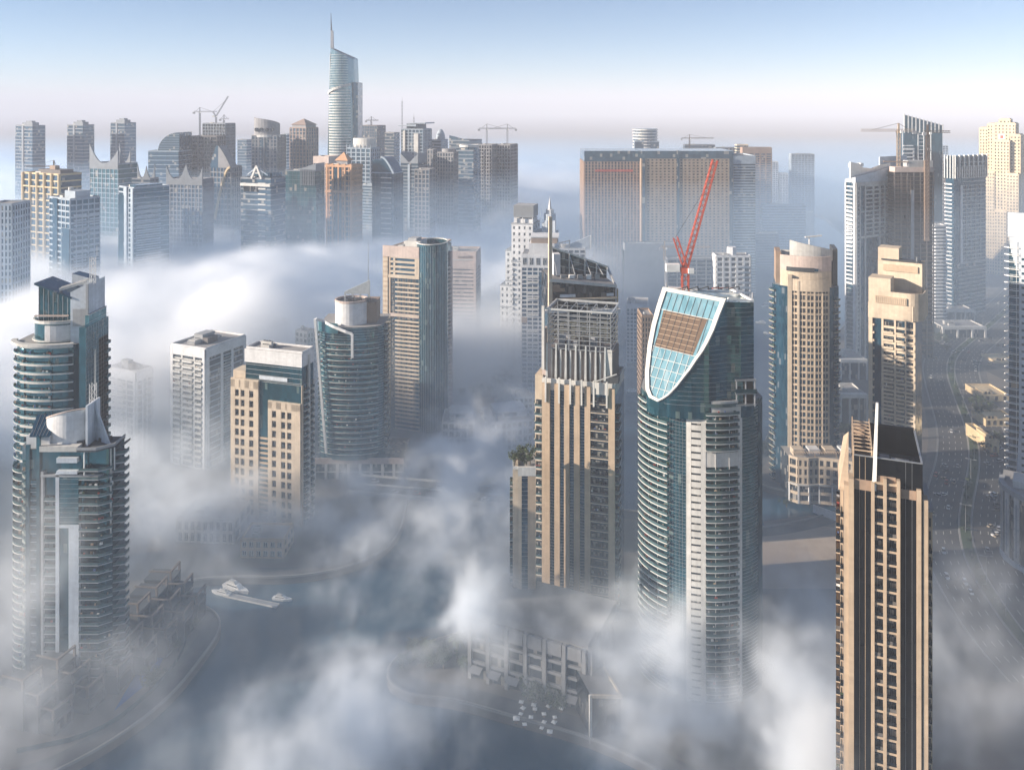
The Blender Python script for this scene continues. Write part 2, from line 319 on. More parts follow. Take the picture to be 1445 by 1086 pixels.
# ================================================================ nearest towers
def dark_frame_tower():
    b = Bld('apartment_tower', 'black glass tower with beige grid and white blade fin, nearest the camera beside the highway', 1205, 1302, 1306, 229, 21, dep=25)
    D = 231; W = b.w; zs = b.z(655); zb = b.z(697); zg = b.z(688); u = b.u
    core = MB(); core.prism(rect(.02, W - .02, .02, 25), -1, zs - 7.5, BLACKG, DKROOF); b.part('glazed_core', core)
    # glass screen around the roof well
    sc_ = MB(); A = b.A
    A.box(sc_, 0, W, -.3, 0.02, zs - 7.4, zs, BLACKG); sc_.box(0, .3, .3, 25, zs - 7.4, zs - 1, BLACKG); sc_.box(W - .3, W, .3, 25, zs - 7.4, zs, BLACKG); sc_.box(W * .28, W - .3, 24.6, 25, zs - 7.4, zs + 1.0, BLACKG); b.part('roof_screen', sc_)
    cp = MB(); A.box(cp, 0, W, -.35, .12, zs + .003, zs + .25, METAL); cp.box(W - .4, W + .1, .36, 25, zs + .003, zs + .2, METAL); b.part('coping', cp)
    # brown steel frame in the left part of the well
    st = MB()
    for i in range(9):
        y = 1 + 2.9 * i; st.bar((-.1, y, zs - 7), (-.1, y, zs + 2.4), .32, TAN); st.bar((4.6, y, zs - 7), (4.6, y, zs + 1.6), .3, TAN); st.bar((-.1, y, zs + 1.2), (4.6, y, zs + 1.2), .26, TAN); st.bar((-.1, y, zs - 3), (4.6, y, zs - 3), .3, BROWN)
    for z in (zs - 5.5, zs - 3.6, zs - 1.6, zs + .3, zs + 2.2): st.bar((-.1, 1, z), (-.1, 24.5, z), .3, TAN); st.bar((4.6, 1, z), (4.6, 24.5, z), .26, TAN)
    st.box(.2, 4.5, 20.5, 24.4, zs - 7.3, zs + .6, BROWN); b.part('roof_steelwork', st)
    for (x, y, sx, sy, h) in ((7, 6, 3.5, 2.4, 1.6), (12, 4, 2.6, 3, 2.1), (10, 12, 5, 3, 2.4), (15, 10, 2, 5, 1.4), (7, 16, 3, 2.4, 1.8)):
        q = MB(); q.box(0, sx, 0, sy, 0, h, DKMETAL); q.box(.2, sx - .2, .2, sy - .2, h + .002, h + .25, GREYP); q.build('roof_plant', b.root, (x, y, zs - 7.49))
    pp = MB()
    for k in range(3): pp.tube((6 + k, 3 + k, zs - 6.6), (16, 3 + k, zs - 6.6), .22, .22, METAL); pp.tube((16, 3 + k, zs - 6.6), (16, 17 - k, zs - 6.6), .22, .22, METAL)
    b.part('pipework', pp)
    # white blade fin
    f = MB(); x0 = u(1233); zt = b.z(576)
    f.hexa([(x0 - .55, -.9, zb - 2), (x0 + .55, -.9, zb - 2), (x0 + .55, 1.5, zb - 2), (x0 - .55, 1.5, zb - 2), (x0 + .55, -.3, zt), (x0 + 1.15, -.3, zt), (x0 + 1.15, .7, zt), (x0 + .55, .7, zt)], WPAINT); b.part('blade_fin', f)
    # mullion lines over the black bands
    fr = MB()
    for px in (1213, 1221): A.box(fr, u(px) - .05, u(px) + .05, .021, .06, -1, zs + .35, TAN)
    for px in (1278, 1287): A.box(fr, u(px) - .035, u(px) + .035, .021, .06, -1, zs + .8, METAL)
    A.box(fr, 0, u(1230), .021, .22, zb - 1.2, zb + 1.6, BROWN); A.box(fr, u(1271), W - 1.6, .021, .22, zb - 1.9, zb + .6, BROWN); A.box(fr, u(1238), u(1264), .021, .25, zs - 8.5, zs - 4.6, BROWN); b.part('mullion_frame', fr)
    # beige grid: three uprights, a beam per floor
    g = MB(); ux_ = (u(1231.5), u(1248.5), u(1267.5))
    for k, x in enumerate(ux_): A.box(g, x - .42, x + .42, .021, 1.5, -1, zg + (1.5 if k else 0), YST)
    nf = 33; z0 = -1; fh = (zg - z0) / nf
    for j in range(nf + 1):
        z = z0 + fh * j
        for k in (0, 1): A.box(g, ux_[k] + .42, ux_[k + 1] - .42, .021, 1.15, z - .35, z + .2, YST)
    b.part('facade_frame', g)
    for k in (0, 1):
        ww = ux_[k + 1] - ux_[k] - .84; me = window_mesh(ww, 2.7, DKMETAL, 3)
        rl = MB(); rl.box(0, ww, -1.0, -.9, 0, 1.0, DARKG); rm = rl.mesh('balcony_rail')
        for j in range(nf):
            b.rep('window', me, A.M(ux_[k] + .42, .03, z0 + fh * j + .22)); b.rep('balcony_rail', rm, A.M(ux_[k] + .42, .03, z0 + fh * j + .22))
    # outer fins
    f2 = MB(); A.box(f2, -1.35, -.02, -3, 1.0, -1, b.z(688), YST); A.box(f2, -2.6, -1.37, -6, .2, -1, b.z(700), YST); A.box(f2, W - 1.5, W - .4, .021, 1.0, -1, b.z(690), YST); A.box(f2, W + .02, W + 1.3, -3, .6, -1, b.z(704), YST)
    b.part('corner_fin', f2)
    # left flank with planted balconies and its sloping top slab
    lf = MB(); zl = b.z(694, 236); xl = u(1197) ; xo = u(1184)
    lf.box(xo + .3, -2.7, 1.5, 17, -1, zl, YST); b.part('side_wing', lf)
    sp = MB(); sp.hexa([(xo - .2, 1.0, zl + .01), (-1.4, 1.0, zl + .01), (-1.4, 18, zl + .01), (xo - .2, 18, zl + .01), (xo + .1, 1.0, zl + .8), (-1.4, 1.0, zl + 1.2), (-1.2, 18, zl + 10.5), (xo + 1.2, 18, zl + 9.0)], YST); b.part('sloping_slab', sp)
    LF = Face((xo + .28, 14.5), (0, -1)); FF = Face((xo + .3, 1.5), (1, 0))
    b.balconies(LF, 0, 12.5, -.5, zl - 3.6, 31, 1.1, DARKG, YST); ww = -2.7 - xo - .5
    me = window_mesh(ww - .4, 2.3, DKMETAL, 1)
    for j in range(31): b.rep('window', me, FF.M(.15, .02, .2 + (zl - 3.6) / 31 * j))
    b.balconies(FF, 0, ww + .1, -.5, zl - 3.6, 31, 1.2, DARKG, YST)
    # right flank
    rf = MB(); zr = b.z(708, 236); rf.box(W + 1.32, u(1317), 2, 20, -1, zr, TAN); b.part('side_wing', rf)
    rr = MB(); rr.box(W + 1.3, u(1318), 1.9, 20.1, zr + .002, zr + .3, GREY); b.part('wing_roof', rr)
    RF = Face((W + 1.4, 2), (1, 0)); ww = u(1317) - W - 1.6
    b.balconies(RF, 0, ww, -.5, zr - 7.2, 30, 1.3, DARKG, TAN); me = window_mesh(ww - .5, 2.4, DKMETAL, 1)
    for j in range(32): b.rep('window', me, RF.M(.3, .02, (zr - 7.2) / 30 * j - .3))
    return b.finish()
dark_frame_tower()

def curved_glass_tower():
    D = 316
    b = Bld('apartment_tower', 'curved teal tower whose top is sliced by a tilted white framed glass face', 908, 1070, 1070, D, 0, dep=44)
    ox, oy = b.O.x, b.O.y
    zr = b.z(566, 322); W = b.w
    cx, cy, rx, ry = 75.5 - ox, 338 - oy, 24.0, 22.0
    def pth(p0, p1, n=10):      # arc of the front between two photo columns
        def ang(px):
            best = None
            for k in range(0, 1801):
                t = 180 + k / 10; x, y = ox + cx + rx * math.cos(R(t)), oy + cy + ry * math.sin(R(t)); e = abs(CX + F * x / y - px)
                if y < 338.5 and (best is None or e < best[0]): best = (e, t)
            return best[1]
        return arc(cx, cy, rx, ry, ang(p0), ang(p1), n)
    front = arc(cx, cy, rx, ry, 178, 330, 30)
    plan = front + [(front[-1][0], 44), (8, 44)]
    c = MB(); c.prism(plan, -1, zr, TEAL, ROOFM); b.part('glazed_core', c)
    nf = 41; fh = (zr - 2) / nf
    left = pth(907, 945, 9); strip_ = pth(945, 968, 5); white = pth(969, 1046, 12); right = pth(1048, 1069, 5)
    b.curve_balconies(left, 2, zr, nf, 2.0, RAIL, OFFWHITE, 1.0)
    m = MB()
    for j in range(nf * 2): m.strip(strip_, .01, .10, 2 + j * fh / 2, 2 + j * fh / 2 + .09, METAL); m.strip(right, .01, .10, 2 + j * fh / 2, 2 + j * fh / 2 + .12, METAL)
    for k in range(6): q = strip_[min(k, 5)]; m.bar((q[0], q[1] - .05, 0), (q[0], q[1] - .05, zr), .10, METAL)
    b.part('mullion_frame', m)
    # white panelled wall: solid strip, window column, balcony column
    wl = MB()
    def split(a, c_): return [white[i] for i in range(a, c_ + 1)]
    wl.strip(split(0, 1), .01, .6, 0, zr + 2.2, OFFWHITE); wl.strip(split(3, 4), .01, .6, 0, zr, OFFWHITE); wl.strip(split(11, 12), .01, .6, 0, zr, OFFWHITE)
    for j in range(nf + 1): wl.strip(split(1, 3), .01, .55, 2 + j * fh - 1.0, min(2 + j * fh + .9, zr), OFFWHITE)
    wl.strip(split(4, 11), .01, .6, zr - 2.6, zr + 2.2, OFFWHITE); wl.strip(split(1, 4), .01, .6, zr - .8, zr + 2.2, OFFWHITE); wl.strip(split(4, 11), .01, .5, zr - 8.3 * fh - .3, zr - 6.4 * fh, OFFWHITE)
    b.part('white_wall', wl)
    b.curve_balconies(split(4, 11), 2, zr, nf, 1.6, RAIL, OFFWHITE, 1.0, skip=lambda j: j in (nf - 8, nf - 7))
    p0, p1 = white[1], white[3]; wf = Face(p0, (p1[0] - p0[0], p1[1] - p0[1])); ln = math.hypot(p1[0] - p0[0], p1[1] - p0[1])
    me = window_mesh(ln * .84, fh * .48, DKMETAL, 1)
    for j in range(nf): b.rep('window', me, wf.M(ln * .08, .35, 2 + j * fh + .95))
    # dividing screens and clutter on the balconies
    dv = MB()
    for q in (left[3], left[6], white[6], white[9]): dv.bar((q[0], q[1] - .6, 1), (q[0], q[1] - .6, zr - 3), .25, OFFWHITE)
    b.part('party_screen', dv)
    # ---- upper volume sliced by the tilted plane
    P1, P2, P3 = Vector((60.7, 338, 153)), Vector((80.5, 317, 152.2)), Vector((54.9, 319, 114))
    nrm = (P2 - P1).cross(P3 - P1).normalized(); nrm = -nrm if nrm.y > 0 else nrm
    def hit(px, py):
        d = Vector(((px - CX) / F, 1, -(py - YH) / F)); t = nrm.dot(P1 - Vector((0, 0, HC))) / nrm.dot(d); return d * t + Vector((0, 0, HC))
    RB = [hit(*q) for q in ((929, 567), (937, 563), (944.5, 558), (956, 546), (966, 533), (975, 522), (983, 510), (993, 496), (1000.6, 483), (1009, 465), (1016, 446), (1025.7, 422))]
    LB = [hit(*q) for q in ((936.7, 405.5), (929, 428.7), (921, 457.7), (915.5, 486.7), (911.6, 525.4), (912.6, 550.5), (917, 561))]
    O_ = Vector((ox, oy, b.base)); RB = [q - O_ for q in RB]; LB = [q - O_ for q in LB]; P1, P2, P3 = P1 - O_, P2 - O_, P3 - O_
    xr = X(1057, 325) - ox; zt = 153.6 - b.base
    ufr = [(q.x, q.y) for q in RB]; yf = ufr[len(RB) - 1][1]; ufr = ufr + [(ufr[-1][0] + (xr - ufr[-1][0]) * .5, yf - .4)]
    upl = ufr + [(xr, yf + 1.0), (xr, 36), (72 - ox, 36)] + [(q.x, q.y) for q in LB]
    vol = MB(); vol.prism(upl, zr - 4.5, zt + 3, TEAL)
    bm = bmesh.new(); bm.from_mesh(vol.mesh('upper_glass_volume')); bmesh.ops.recalc_face_normals(bm, faces=bm.faces)
    def cut(bm, pt, no):
        bmesh.ops.bisect_plane(bm, geom=bm.verts[:] + bm.edges[:] + bm.faces[:], plane_co=pt, plane_no=no, clear_outer=True); bmesh.ops.holes_fill(bm, edges=[e for e in bm.edges if e.is_boundary])
    cut(bm, (0, 0, zt - .5), (0.03, .08, 1)); cut(bm, P1, nrm)
    me = bpy.data.meshes.new('upper_glass_volume'); bm.to_mesh(me); bm.free(); me.materials.append(TEAL); o = bpy.data.objects.new('upper_glass_volume', me); COL.objects.link(o); o.parent = b.root
    loop = RB + LB
    # in-plane axes
    e1 = Vector((-nrm.y, nrm.x, 0)).normalized(); e1 = e1 if e1.x > 0 else -e1; e2 = nrm.cross(e1); e2 = e2 if e2.z > 0 else -e2
    q2 = [((p - P1).dot(e1), (p - P1).dot(e2)) for p in loop]
    a2 = sum(q2[i][0] * q2[(i + 1) % len(q2)][1] - q2[(i + 1) % len(q2)][0] * q2[i][1] for i in range(len(q2)))
    if a2 < 0: q2.reverse()
    P = lambda a, d: tuple(P1 + e1 * a[0] + e2 * a[1] + nrm * d)
    cxy = (sum(q[0] for q in q2) / len(q2), sum(q[1] for q in q2) / len(q2))
    inn = [(cxy[0] + (q[0] - cxy[0]) * .86, cxy[1] + (q[1] - cxy[1]) * .94) for q in q2]
    ys = [q[1] for q in q2]; ymn, ymx = min(ys), max(ys); xs = [q[0] for q in q2]
    fr = MB(); n = len(q2)
    for i in range(n):
        j = (i + 1) % n
        fr.hexa([P(q2[i], .02), P(q2[j], .02), P(inn[j], .02), P(inn[i], .02), P(q2[i], .75), P(q2[j], .75), P(inn[j], .75), P(inn[i], .75)], OFFWHITE)
    b.part('sloping_frame', fr)
    def span(poly, y):      # x-range of the polygon at height y
        r = []
        for i in range(len(poly)):
            (x0, y0), (x1, y1) = poly[i], poly[(i + 1) % len(poly)]
            if (y0 - y) * (y1 - y) <= 0 and abs(y1 - y0) > 1e-6: r.append(x0 + (x1 - x0) * (y - y0) / (y1 - y0))
        return (min(r), max(r)) if len(r) >= 2 else None
    iy0, iy1 = min(q[1] for q in inn), max(q[1] for q in inn)
    pn = MB(); b0 = [P(q, .12) for q in inn]; pn.poly(b0, SKYG); b.part('sloping_glazing', pn)
    br = MB(); ya, yb = iy0 + (iy1 - iy0) * .46, iy0 + (iy1 - iy0) * .82
    sa, sb = span(inn, ya), span(inn, yb)
    if sa and sb: br.poly([P((sa[0] + 1.2, ya), .16), P((sa[1] - 1.6, ya), .16), P((sb[1] - 2.6, yb), .16), P((sb[0] + 1.2, yb), .16)], BROWNM)
    b.part('unglazed_panel', br)
    mu = MB(); K = 9
    for k in range(1, K):
        t = k / K; prev = None
        for s_ in range(0, 41):
            y = iy0 + .3 + (iy1 - iy0 - .6) * s_ / 40; sp = span(inn, y)
            if not sp: continue
            top = span(inn, iy1 - .4); x = top[0] + (top[1] - top[0]) * t - (iy1 - y) * .10
            pt = P((x, y), .26) if sp[0] < x < sp[1] else None
            if pt and prev: mu.bar(prev, pt, .12, DKMETAL if y > ya else SILVER)
            prev = pt
    for t in (.09, .18, .27, .36, .46, .82):
        y = iy0 + (iy1 - iy0) * t; sp = span(inn, y)
        if sp: mu.bar(P((sp[0], y), .24), P((sp[1], y), .24), .20, SILVER)
    for k in range(7):
        y = ya + (yb - ya) * (k + .5) / 7; mu.bar(P((sa[0] + 1.2, y), .22), P((sa[1] - 1.6 - .6 * k / 7, y), .22), .14, TAN)
    b.part('sloping_mullions', mu)
    # mullions, recessed corner terrace and roof of the upper volume
    ln_ = MB(); pfr = ufr + [(xr, yf + 1.0)]
    for k in range(24):
        z = zr + .6 + k * 1.7; sel = [pfr[i] for i in range(len(pfr)) if i >= len(RB) or RB[i].z > z + .3]
        if z < zt - 2.5 and len(sel) > 1: ln_.strip(sel, .01, .09, z, z + .1, METAL)
    b.part('mullion_frame', ln_)
    tz = MB()   # open terrace levels at the corner
    for z in (zr + .3, zr + 4.6, zr + 9.4): tz.prism([(xr - 7.5, -2.0 + yf), (xr + .4, -1.2 + yf), (xr + .4, yf + .4), (xr - 7.5, yf + .2)], z, z + .5, METAL)
    tz.box(xr - 7.5, xr + .3, yf - 1.9, yf - 1.7, zr + 5.1, zr + 6.6, TEAL)
    for x in (xr - 7, xr - 3.6, xr - .2): tz.bar((x, yf - 1.2, zr), (x, yf - 1.2, zr + 9.4), .4, GREYP)
    tz.box(xr - 6.6, xr - .6, yf - .15, yf + .35, zr + .8, zr + 9.3, BLACKG); b.part('corner_terrace', tz)
    rf = MB(); zq = zt - 2.2
    rf.bar((62 - ox, 337.4 - oy, zt - .4), (xr, 19, zt - 2.6), 1.2, WPAINT, .8); rf.bar((xr - .4, yf + 1, zt - 1.4), (xr - .4, 35, zt - 3.9), .9, WPAINT, .8); rf.bar((80.6 - ox, 317.6 - oy, zt - .3), (xr, yf + .8, zt - 1.6), .7, WPAINT, .7)
    for k in range(6):
        a = Vector((65 - ox + 4.2 * k, 334 - oy + .6 * k, zt - .6 - .1 * k)); rf.bar(a, a + Vector((3.6, -1.4, 1.5)), .35, DKMETAL); rf.bar(a + Vector((3.6, -1.4, 1.5)), a + Vector((4.2, .6, 0)), .35, DKMETAL)
    rf.bar((78 - ox, 331 - oy, zt + .6), (xr - 1, 25, zt - 1.2), .5, REDP, .25)
    b.part('roof_truss', rf)
    for (x, y) in ((61.2 - ox, 337 - oy), (xr - .4, yf + 1.2)):
        q = MB(); q.tube((x, y, zt - .5), (x, y, zt + 1.6), .35, .25, GREYP); b.part('roof_light', q)
    tr = MB(); tr.strip(offset(pth(975, 1068, 10), -.2), 1.2, 1.35, zr + .05, zr + 1.3, RAIL); b.part('terrace_rail', tr)
    return b.finish(), zt
_, ZT_CURVED = curved_glass_tower()

def banded_teal_front():
    """left front tower with white drum, solar roof and wing balconies"""
    D = 324; b = Bld('apartment_tower', 'teal balcony tower with white drum and sloping solar roof above the promenade steps', 36, 150, 168, D, 0, dep=13)
    W = b.w; u = b.u; A = b.A; zr = b.z(634); nf = 27; fh = (zr - 3) / nf
    lp = arc(0, 6, -u(16) + .5, 6.5, 170, 268, 8)
    c = MB(); c.prism([(0.01, 0), (W, 0), (W + 1, 2.5), (W + 1, 13), (-3.5, 13), (-3.5, 4)], -1, zr, TEAL, DKROOF); b.part('glazed_core', c)
    b.curve_balconies(lp, 3, zr - fh * 1.5, nf, 1.3, RAIL, OFFWHITE, 1.0, inner=-2.5)
    me = balcony_mesh(u(60) - u(52), 1.0, TEAL, GREY); me2 = balcony_mesh(u(81) - u(64), 1.3, RAIL, GREY)
    b.balconies(A, u(44.5), u(53), 3, zr, nf + 1, .7, TEAL, GREY, skip=lambda j: j > nf - 3); b.balconies(A, u(64), u(81), 3, zr, nf + 1, 1.2, RAIL, GREY, skip=lambda j: j > nf - 5)
    wf = MB()
    A.box(wf, u(38), u(43.5), .01, .9, -1, zr + 2, TEAL); A.box(wf, u(53.5), u(58), .01, 1.1, -1, zr + 5, TEAL); b.part('glass_pier', wf)
    pr = MB(); A.box(pr, u(60), u(63.5), .01, 1.2, -1, zr - 8, GREY); A.box(pr, u(81), u(86), .01, 1.4, -1, zr - 8.5, PALEBLUE); A.box(pr, u(86), u(114), .01, 1.5, b.z(742), b.z(738), PALEBLUE); A.box(pr, u(99.5), u(114), .01, 1.45, -1, b.z(742), PALEBLUE); b.part('panel_pier', pr)
    gl = MB(); A.box(gl, u(86.2), u(113), .01, 1.2, b.z(738) + .02, zr - 9, TEAL); A.box(gl, u(86.2), u(99.3), .01, 1.1, -1, b.z(742), TEAL)
    for k in range(34):
        z = zr - 9 - k * 1.8
        if z > b.z(738): A.box(gl, u(86.3), u(112.8), 1.21, 1.28, z, z + .09, METAL)
    b.part('bay_window', gl)
    # angled balconies around the right corner, tapered flying balconies on the flank
    rp = [(u(115), -.2), (u(140), -.2), (W + .9, 2.3)]
    b.curve_balconies(rp, 3, zr - 4, nf - 1, 2.0, RAIL, GREY, .9)
    fb = MB(); x0 = W + 1.0
    fb.hexa([(x0, 3, -.3), (x0 + 4.2, 4.2, -.3), (x0 + 4.2, 8, -.3), (x0, 10, -.3), (x0, 3, 0), (x0 + 4.2, 4.2, .25), (x0 + 4.2, 8, .25), (x0, 10, 0)], GREY)
    fb.hexa([(x0, 3, .01), (x0 + 4.2, 4.2, .26), (x0 + 4.2, 4.35, .26), (x0, 3.15, .01), (x0, 3, 1.1), (x0 + 4.2, 4.2, 1.3), (x0 + 4.2, 4.35, 1.3), (x0, 3.15, 1.1)], RAIL)
    fb.box(x0 + 4.05, x0 + 4.2, 4.4, 8, .26, 1.3, RAIL); fm_ = fb.mesh('balcony')
    for j in range(nf): b.rep('balcony', fm_, Matrix.Translation((0, 0, 3 + fh * j)))
    cl = MB(); cl.tube((W + .9, 1.6, b.z(755)), (W + .9, 1.6, zr - .3), .35, .35, OFFWHITE); b.part('corner_column', cl)
    rr = MB()                      # recessed top storeys: bands, terrace roof, columns
    rr.box(u(58), u(112), -1.3, 9, zr - .4, zr + 1.6, OFFWHITE); rr.box(u(83), u(112), -1.8, 4, zr - 4.4, zr - 2.6, PALEBLUE); rr.box(u(83), u(112), -1.8, 3, zr - 8.6, zr - 7.5, PALEBLUE); rr.prism([(u(60), -1.4), (u(141), -1.4), (W + 1.4, 2), (W + 1.4, 3), (u(60), 2)], zr - 9.9, zr - 9.1, GREY)
    b.part('terrace_band', rr)
    tr = MB(); tr.prism([(u(112), -2.2), (W - 3, -2.0), (W + 2, 2.5), (W + 2, 11.5), (u(112), 11.5)], zr - .2, zr + .5, DKROOF); b.part('roof_terrace', tr)
    tb = MB(); tb.strip([(u(112), -2.2), (W - 3, -2.0), (W + 2, 2.5), (W + 2, 11.5)], -.3, .15, zr + .5, zr + 1.5, GREY); b.part('parapet', tb)
    wg = MB(); wg.hexa([(W + 1.5, 4, zr - 2), (W + 5.2, 4.6, zr + .2), (W + 5.2, 9, zr + .2), (W + 1.5, 11, zr - 2), (W + 1.5, 4, zr - 1.6), (W + 5.2, 4.6, zr + 1.0), (W + 5.2, 9, zr + 1.0), (W + 1.5, 11, zr - 1.6)], DKROOF); b.part('wing_terrace', wg)
    for x, y in ((u(122), -1.6), (W + 1.7, 3)):
        q = MB(); q.tube((x, y, zr - 9), (x, y, zr - .2), .28, .28, WPAINT); b.part('slender_column', q)
    # drum with sloping rim
    dcx, dcy, drx, dry = (u(54) + u(118)) / 2, 6.8, (u(118) - u(54)) / 2, 5.6
    full = arc(dcx, dcy, drx, dry, 180, 540, 40)[:-1]; zlo, zhi = b.z(592), b.z(577)
    dr = MB(); dr.prism(full, zr - .1, [zlo + (zhi - zlo) * (x - dcx + drx) / (2 * drx) - (y - dcy + dry) * .42 for x, y in full], WHITE, PINK); b.part('roof_drum', dr)
    rm = MB()
    for k in range(40):
        a_, c_ = full[k], full[(k + 1) % 40]; zf = lambda p: zlo + (zhi - zlo) * (p[0] - dcx + drx) / (2 * drx) - (p[1] - dcy + dry) * .42
        rm.bar((*a_, zf(a_) + .2), (*c_, zf(c_) + .2), .5, PINK)
    b.part('drum_rim', rm)
    sw = MB(); sw.box(u(117), u(120), 2, 12, zr, zhi + .5, PALEBLUE); sw.hexa([(u(120), 8, zr), (u(150), 3, zr), (u(150), 4, zr), (u(120), 9, zr), (u(120), 8, zhi - 2), (u(122), 8, zhi - 3), (u(122), 9, zhi - 3), (u(120), 9, zhi - 2)], PALEBLUE)
    for k in range(8):
        t0, t1 = k / 8, (k + 1) / 8; q = lambda t: (u(120) + (u(152) - u(120)) * t, 8 - 4 * t, zr + (zhi - zr) * (1 - t) ** 2.2)
        sw.bar(q(t0), q(t1), .7, PALEBLUE)
    b.part('sweeping_wall', sw)
    st = MB(); st.box(u(35), u(68), 1, 9, zr - 1.2, b.z(616), WHITE); b.part('stair_block', st)
    so_ = MB(); za, zb_ = b.z(617), b.z(598); so_.hexa([(u(41), .2, za), (u(69), .2, za), (u(69), 9, zb_), (u(34), 9, zb_), (u(41), .2, za + .4), (u(69), .2, za + .4), (u(69), 9, zb_ + .4), (u(34), 9, zb_ + .4)], BLUEG)
    for k in range(1, 6):
        t = k / 6; so_.bar((u(41) + (u(69) - u(41)) * t, .2, za + .5), (u(34) + (u(69) - u(34)) * t, 9, zb_ + .5), .12, METAL)
    b.part('solar_roof', so_)
    ms = MB(); mx_, my_ = u(115), 9; lattice(ms, (mx_, my_, zhi - 4), (mx_, my_, b.z(535, 338)), 1.9, WPAINT, t=.16); ms.tube((mx_ + .8, my_, b.z(545, 338)), (mx_ + .8, my_, b.z(488, 338)), .16, .08, WPAINT); b.part('lattice_mast', ms)
    for k, (x, y, s1, s2, h) in enumerate(((u(72), 3, 6, 3, 2.2), (u(95), 2.2, 5, 2.6, 1.8), (u(128), 6, 4, 3, 1.4))):
        q = MB(); q.box(0, s1, 0, s2, 0, h, DKMETAL); q.build('roof_plant', b.root, (x, y, zr + .51))
    return b.finish()
banded_teal_front()

def silver_crown_tower():
    D = 364; b = Bld('apartment_tower', 'beige ribbed tower with silver fins and an open lattice crown', 765, 868, 876, D, 16, dep=26)
    W, A = b.w, b.A; z1 = b.z(545); u = b.u; nf = 26; fh = z1 / nf
    b.core(z1 - .5, BLUEG, .05)
    pr = MB(); cols = ((765.5, 776.5), (783, 790.5), (796.5, 804), (810.5, 818.5), (825.5, 833.5), (859, 868))
    for a_, c_ in cols: A.box(pr, max(u(a_), 0), min(u(c_), W), .01, 1.1, -1, z1 - 1, TAN)
    b.part('stone_pier', pr)
    sp = MB()
    for j in range(nf * 3):
        for a_, c_ in ((776.5, 783), (790.5, 796.5), (804, 810.5), (818.5, 825.5)): A.box(sp, u(a_), u(c_), .01, .12, j * fh / 3, j * fh / 3 + .14, METAL)
    b.part('mullion_frame', sp)
    b.balconies(A, u(833.7), u(858.8), 1, z1 - 4, nf - 1, 1.0, DKMETAL, BEIGE_L, h=.9, d=.05)
    me = window_mesh((u(858.8) - u(833.7)) * .94, 2.6, DKMETAL, 4)
    for j in range(nf - 1): b.rep('window', me, A.M(u(834.5), .06, 1 + (z1 - 5) / (nf - 1) * j + .05))
    # left side, balcony stack lit by the sun
    LW = MB(); LW.box(-3.6, -.02, 1.5, 24, -1, z1 + 1.5, BEIGE_L); b.part('side_wing', LW)
    LF = Face((-3.6, 12.5), (0, -1)); FF = Face((-3.4, 1.5), (1, 0))
    b.balconies(FF, 0, 3.2, 1, z1 - 8, nf - 2, 1.3, RAIL, OFFWHITE, h=.9); b.balconies(LF, 0, 9, 1, z1 - 8, nf - 2, 1.0, RAIL, OFFWHITE, h=.9)
    me = window_mesh(2.6, 2.5, DKMETAL, 1)
    for j in range(nf - 2): b.rep('window', me, FF.M(.3, .02, 1.1 + (z1 - 9) / (nf - 2) * j))
    b.balconies(b.B, 2, 10, 1, z1 - 8, nf - 2, 1.3, RAIL, GREY)
    # crown storeys
    z2 = b.z(497, 368); cr = MB(); cr.box(u(770), u(862), 4, 22, z1 - .5, z2 - 1, DARKC); b.part('crown_block', cr)
    pa = MB(); pa.strip(rect(0, W, 0, 26) + [(0, 0)], -.4, .05, z1 - 4.2, z1 + .9, OFFWHITE); b.part('parapet', pa)
    CF = Face((u(768), 3.9), (1, 0)); fin = MB(); cw = u(862) - u(768)
    for t in (0, .14, .29, .44, .59, .74, .88): fin.hexa([tuple(CF.p(cw * t, 1.8, z1)), tuple(CF.p(cw * t + 1.0, 1.8, z1)), tuple(CF.p(cw * t + 1.0, 0, z1)), tuple(CF.p(cw * t, 0, z1)), tuple(CF.p(cw * t + .2, .9, z2 + 2)), tuple(CF.p(cw * t + .8, .9, z2 + 2)), tuple(CF.p(cw * t + .8, 0, z2 + 2)), tuple(CF.p(cw * t + .2, 0, z2 + 2))], SILVER)
    for t in (.04, .18, .33, .48, .63, .78): CF.box(fin, cw * t + .9, cw * t + 1.6, .01, .5, z1 - .5, z2 - .5, SILVER)
    CF.box(fin, 0, cw * .08, .02, .8, z1 - .4, z2 + 2, PINK); CF.box(fin, cw * .9, cw, .02, .7, z1 - .4, z2 + 1, OFFWHITE); b.part('silver_fin', fin)
    fl = MB()
    for t in (.0, .17, .31, .45, .6, .76): A.box(fl, W * (.05 + t * 1.1), W * (.05 + t * 1.1) + .7, 1.11, 1.9, z1 - 9, z1 + 2, OFFWHITE)
    b.part('parapet_fin', fl)
    z3 = b.z(443, 368); la = MB(); x0, x1 = u(771), u(860)
    for k in range(7):
        x = x0 + (x1 - x0) * k / 6; la.bar((x, 3.5, z2 - 1), (x, 3.5, z3), .4, METAL); la.bar((x, 22, z2 - 1), (x, 22, z3), .35, METAL); la.bar((x, 3.5, z3), (x, 22, z3), .35, METAL)
    for k in range(9):
        z = z2 + (z3 - z2) * (k / 8) ** 1.0; la.box(x0, x1, 3.1, 3.5, z - .16, z + .16, METAL); la.box(x0, x1, 21.8, 22.1, z - .16, z + .16, METAL)
        for x in (x0, x1): la.box(x - .16, x + .16, 3.6, 21.7, z - .16, z + .16, METAL)
    la.box(x0 - .8, x1 + .8, 2.6, 3.3, z3 + .18, z3 + .9, SILVER); la.box(x0 - .8, x1 + .8, 22.2, 22.8, z3 + .18, z3 + .8, SILVER); la.box(x0 - .8, x0 - .2, 3.32, 22.18, z3 + .18, z3 + .8, SILVER); la.box(x1 + .2, x1 + .8, 3.32, 22.18, z3 + .18, z3 + .8, SILVER)
    b.part('lattice_crown', la)
    mc = MB()
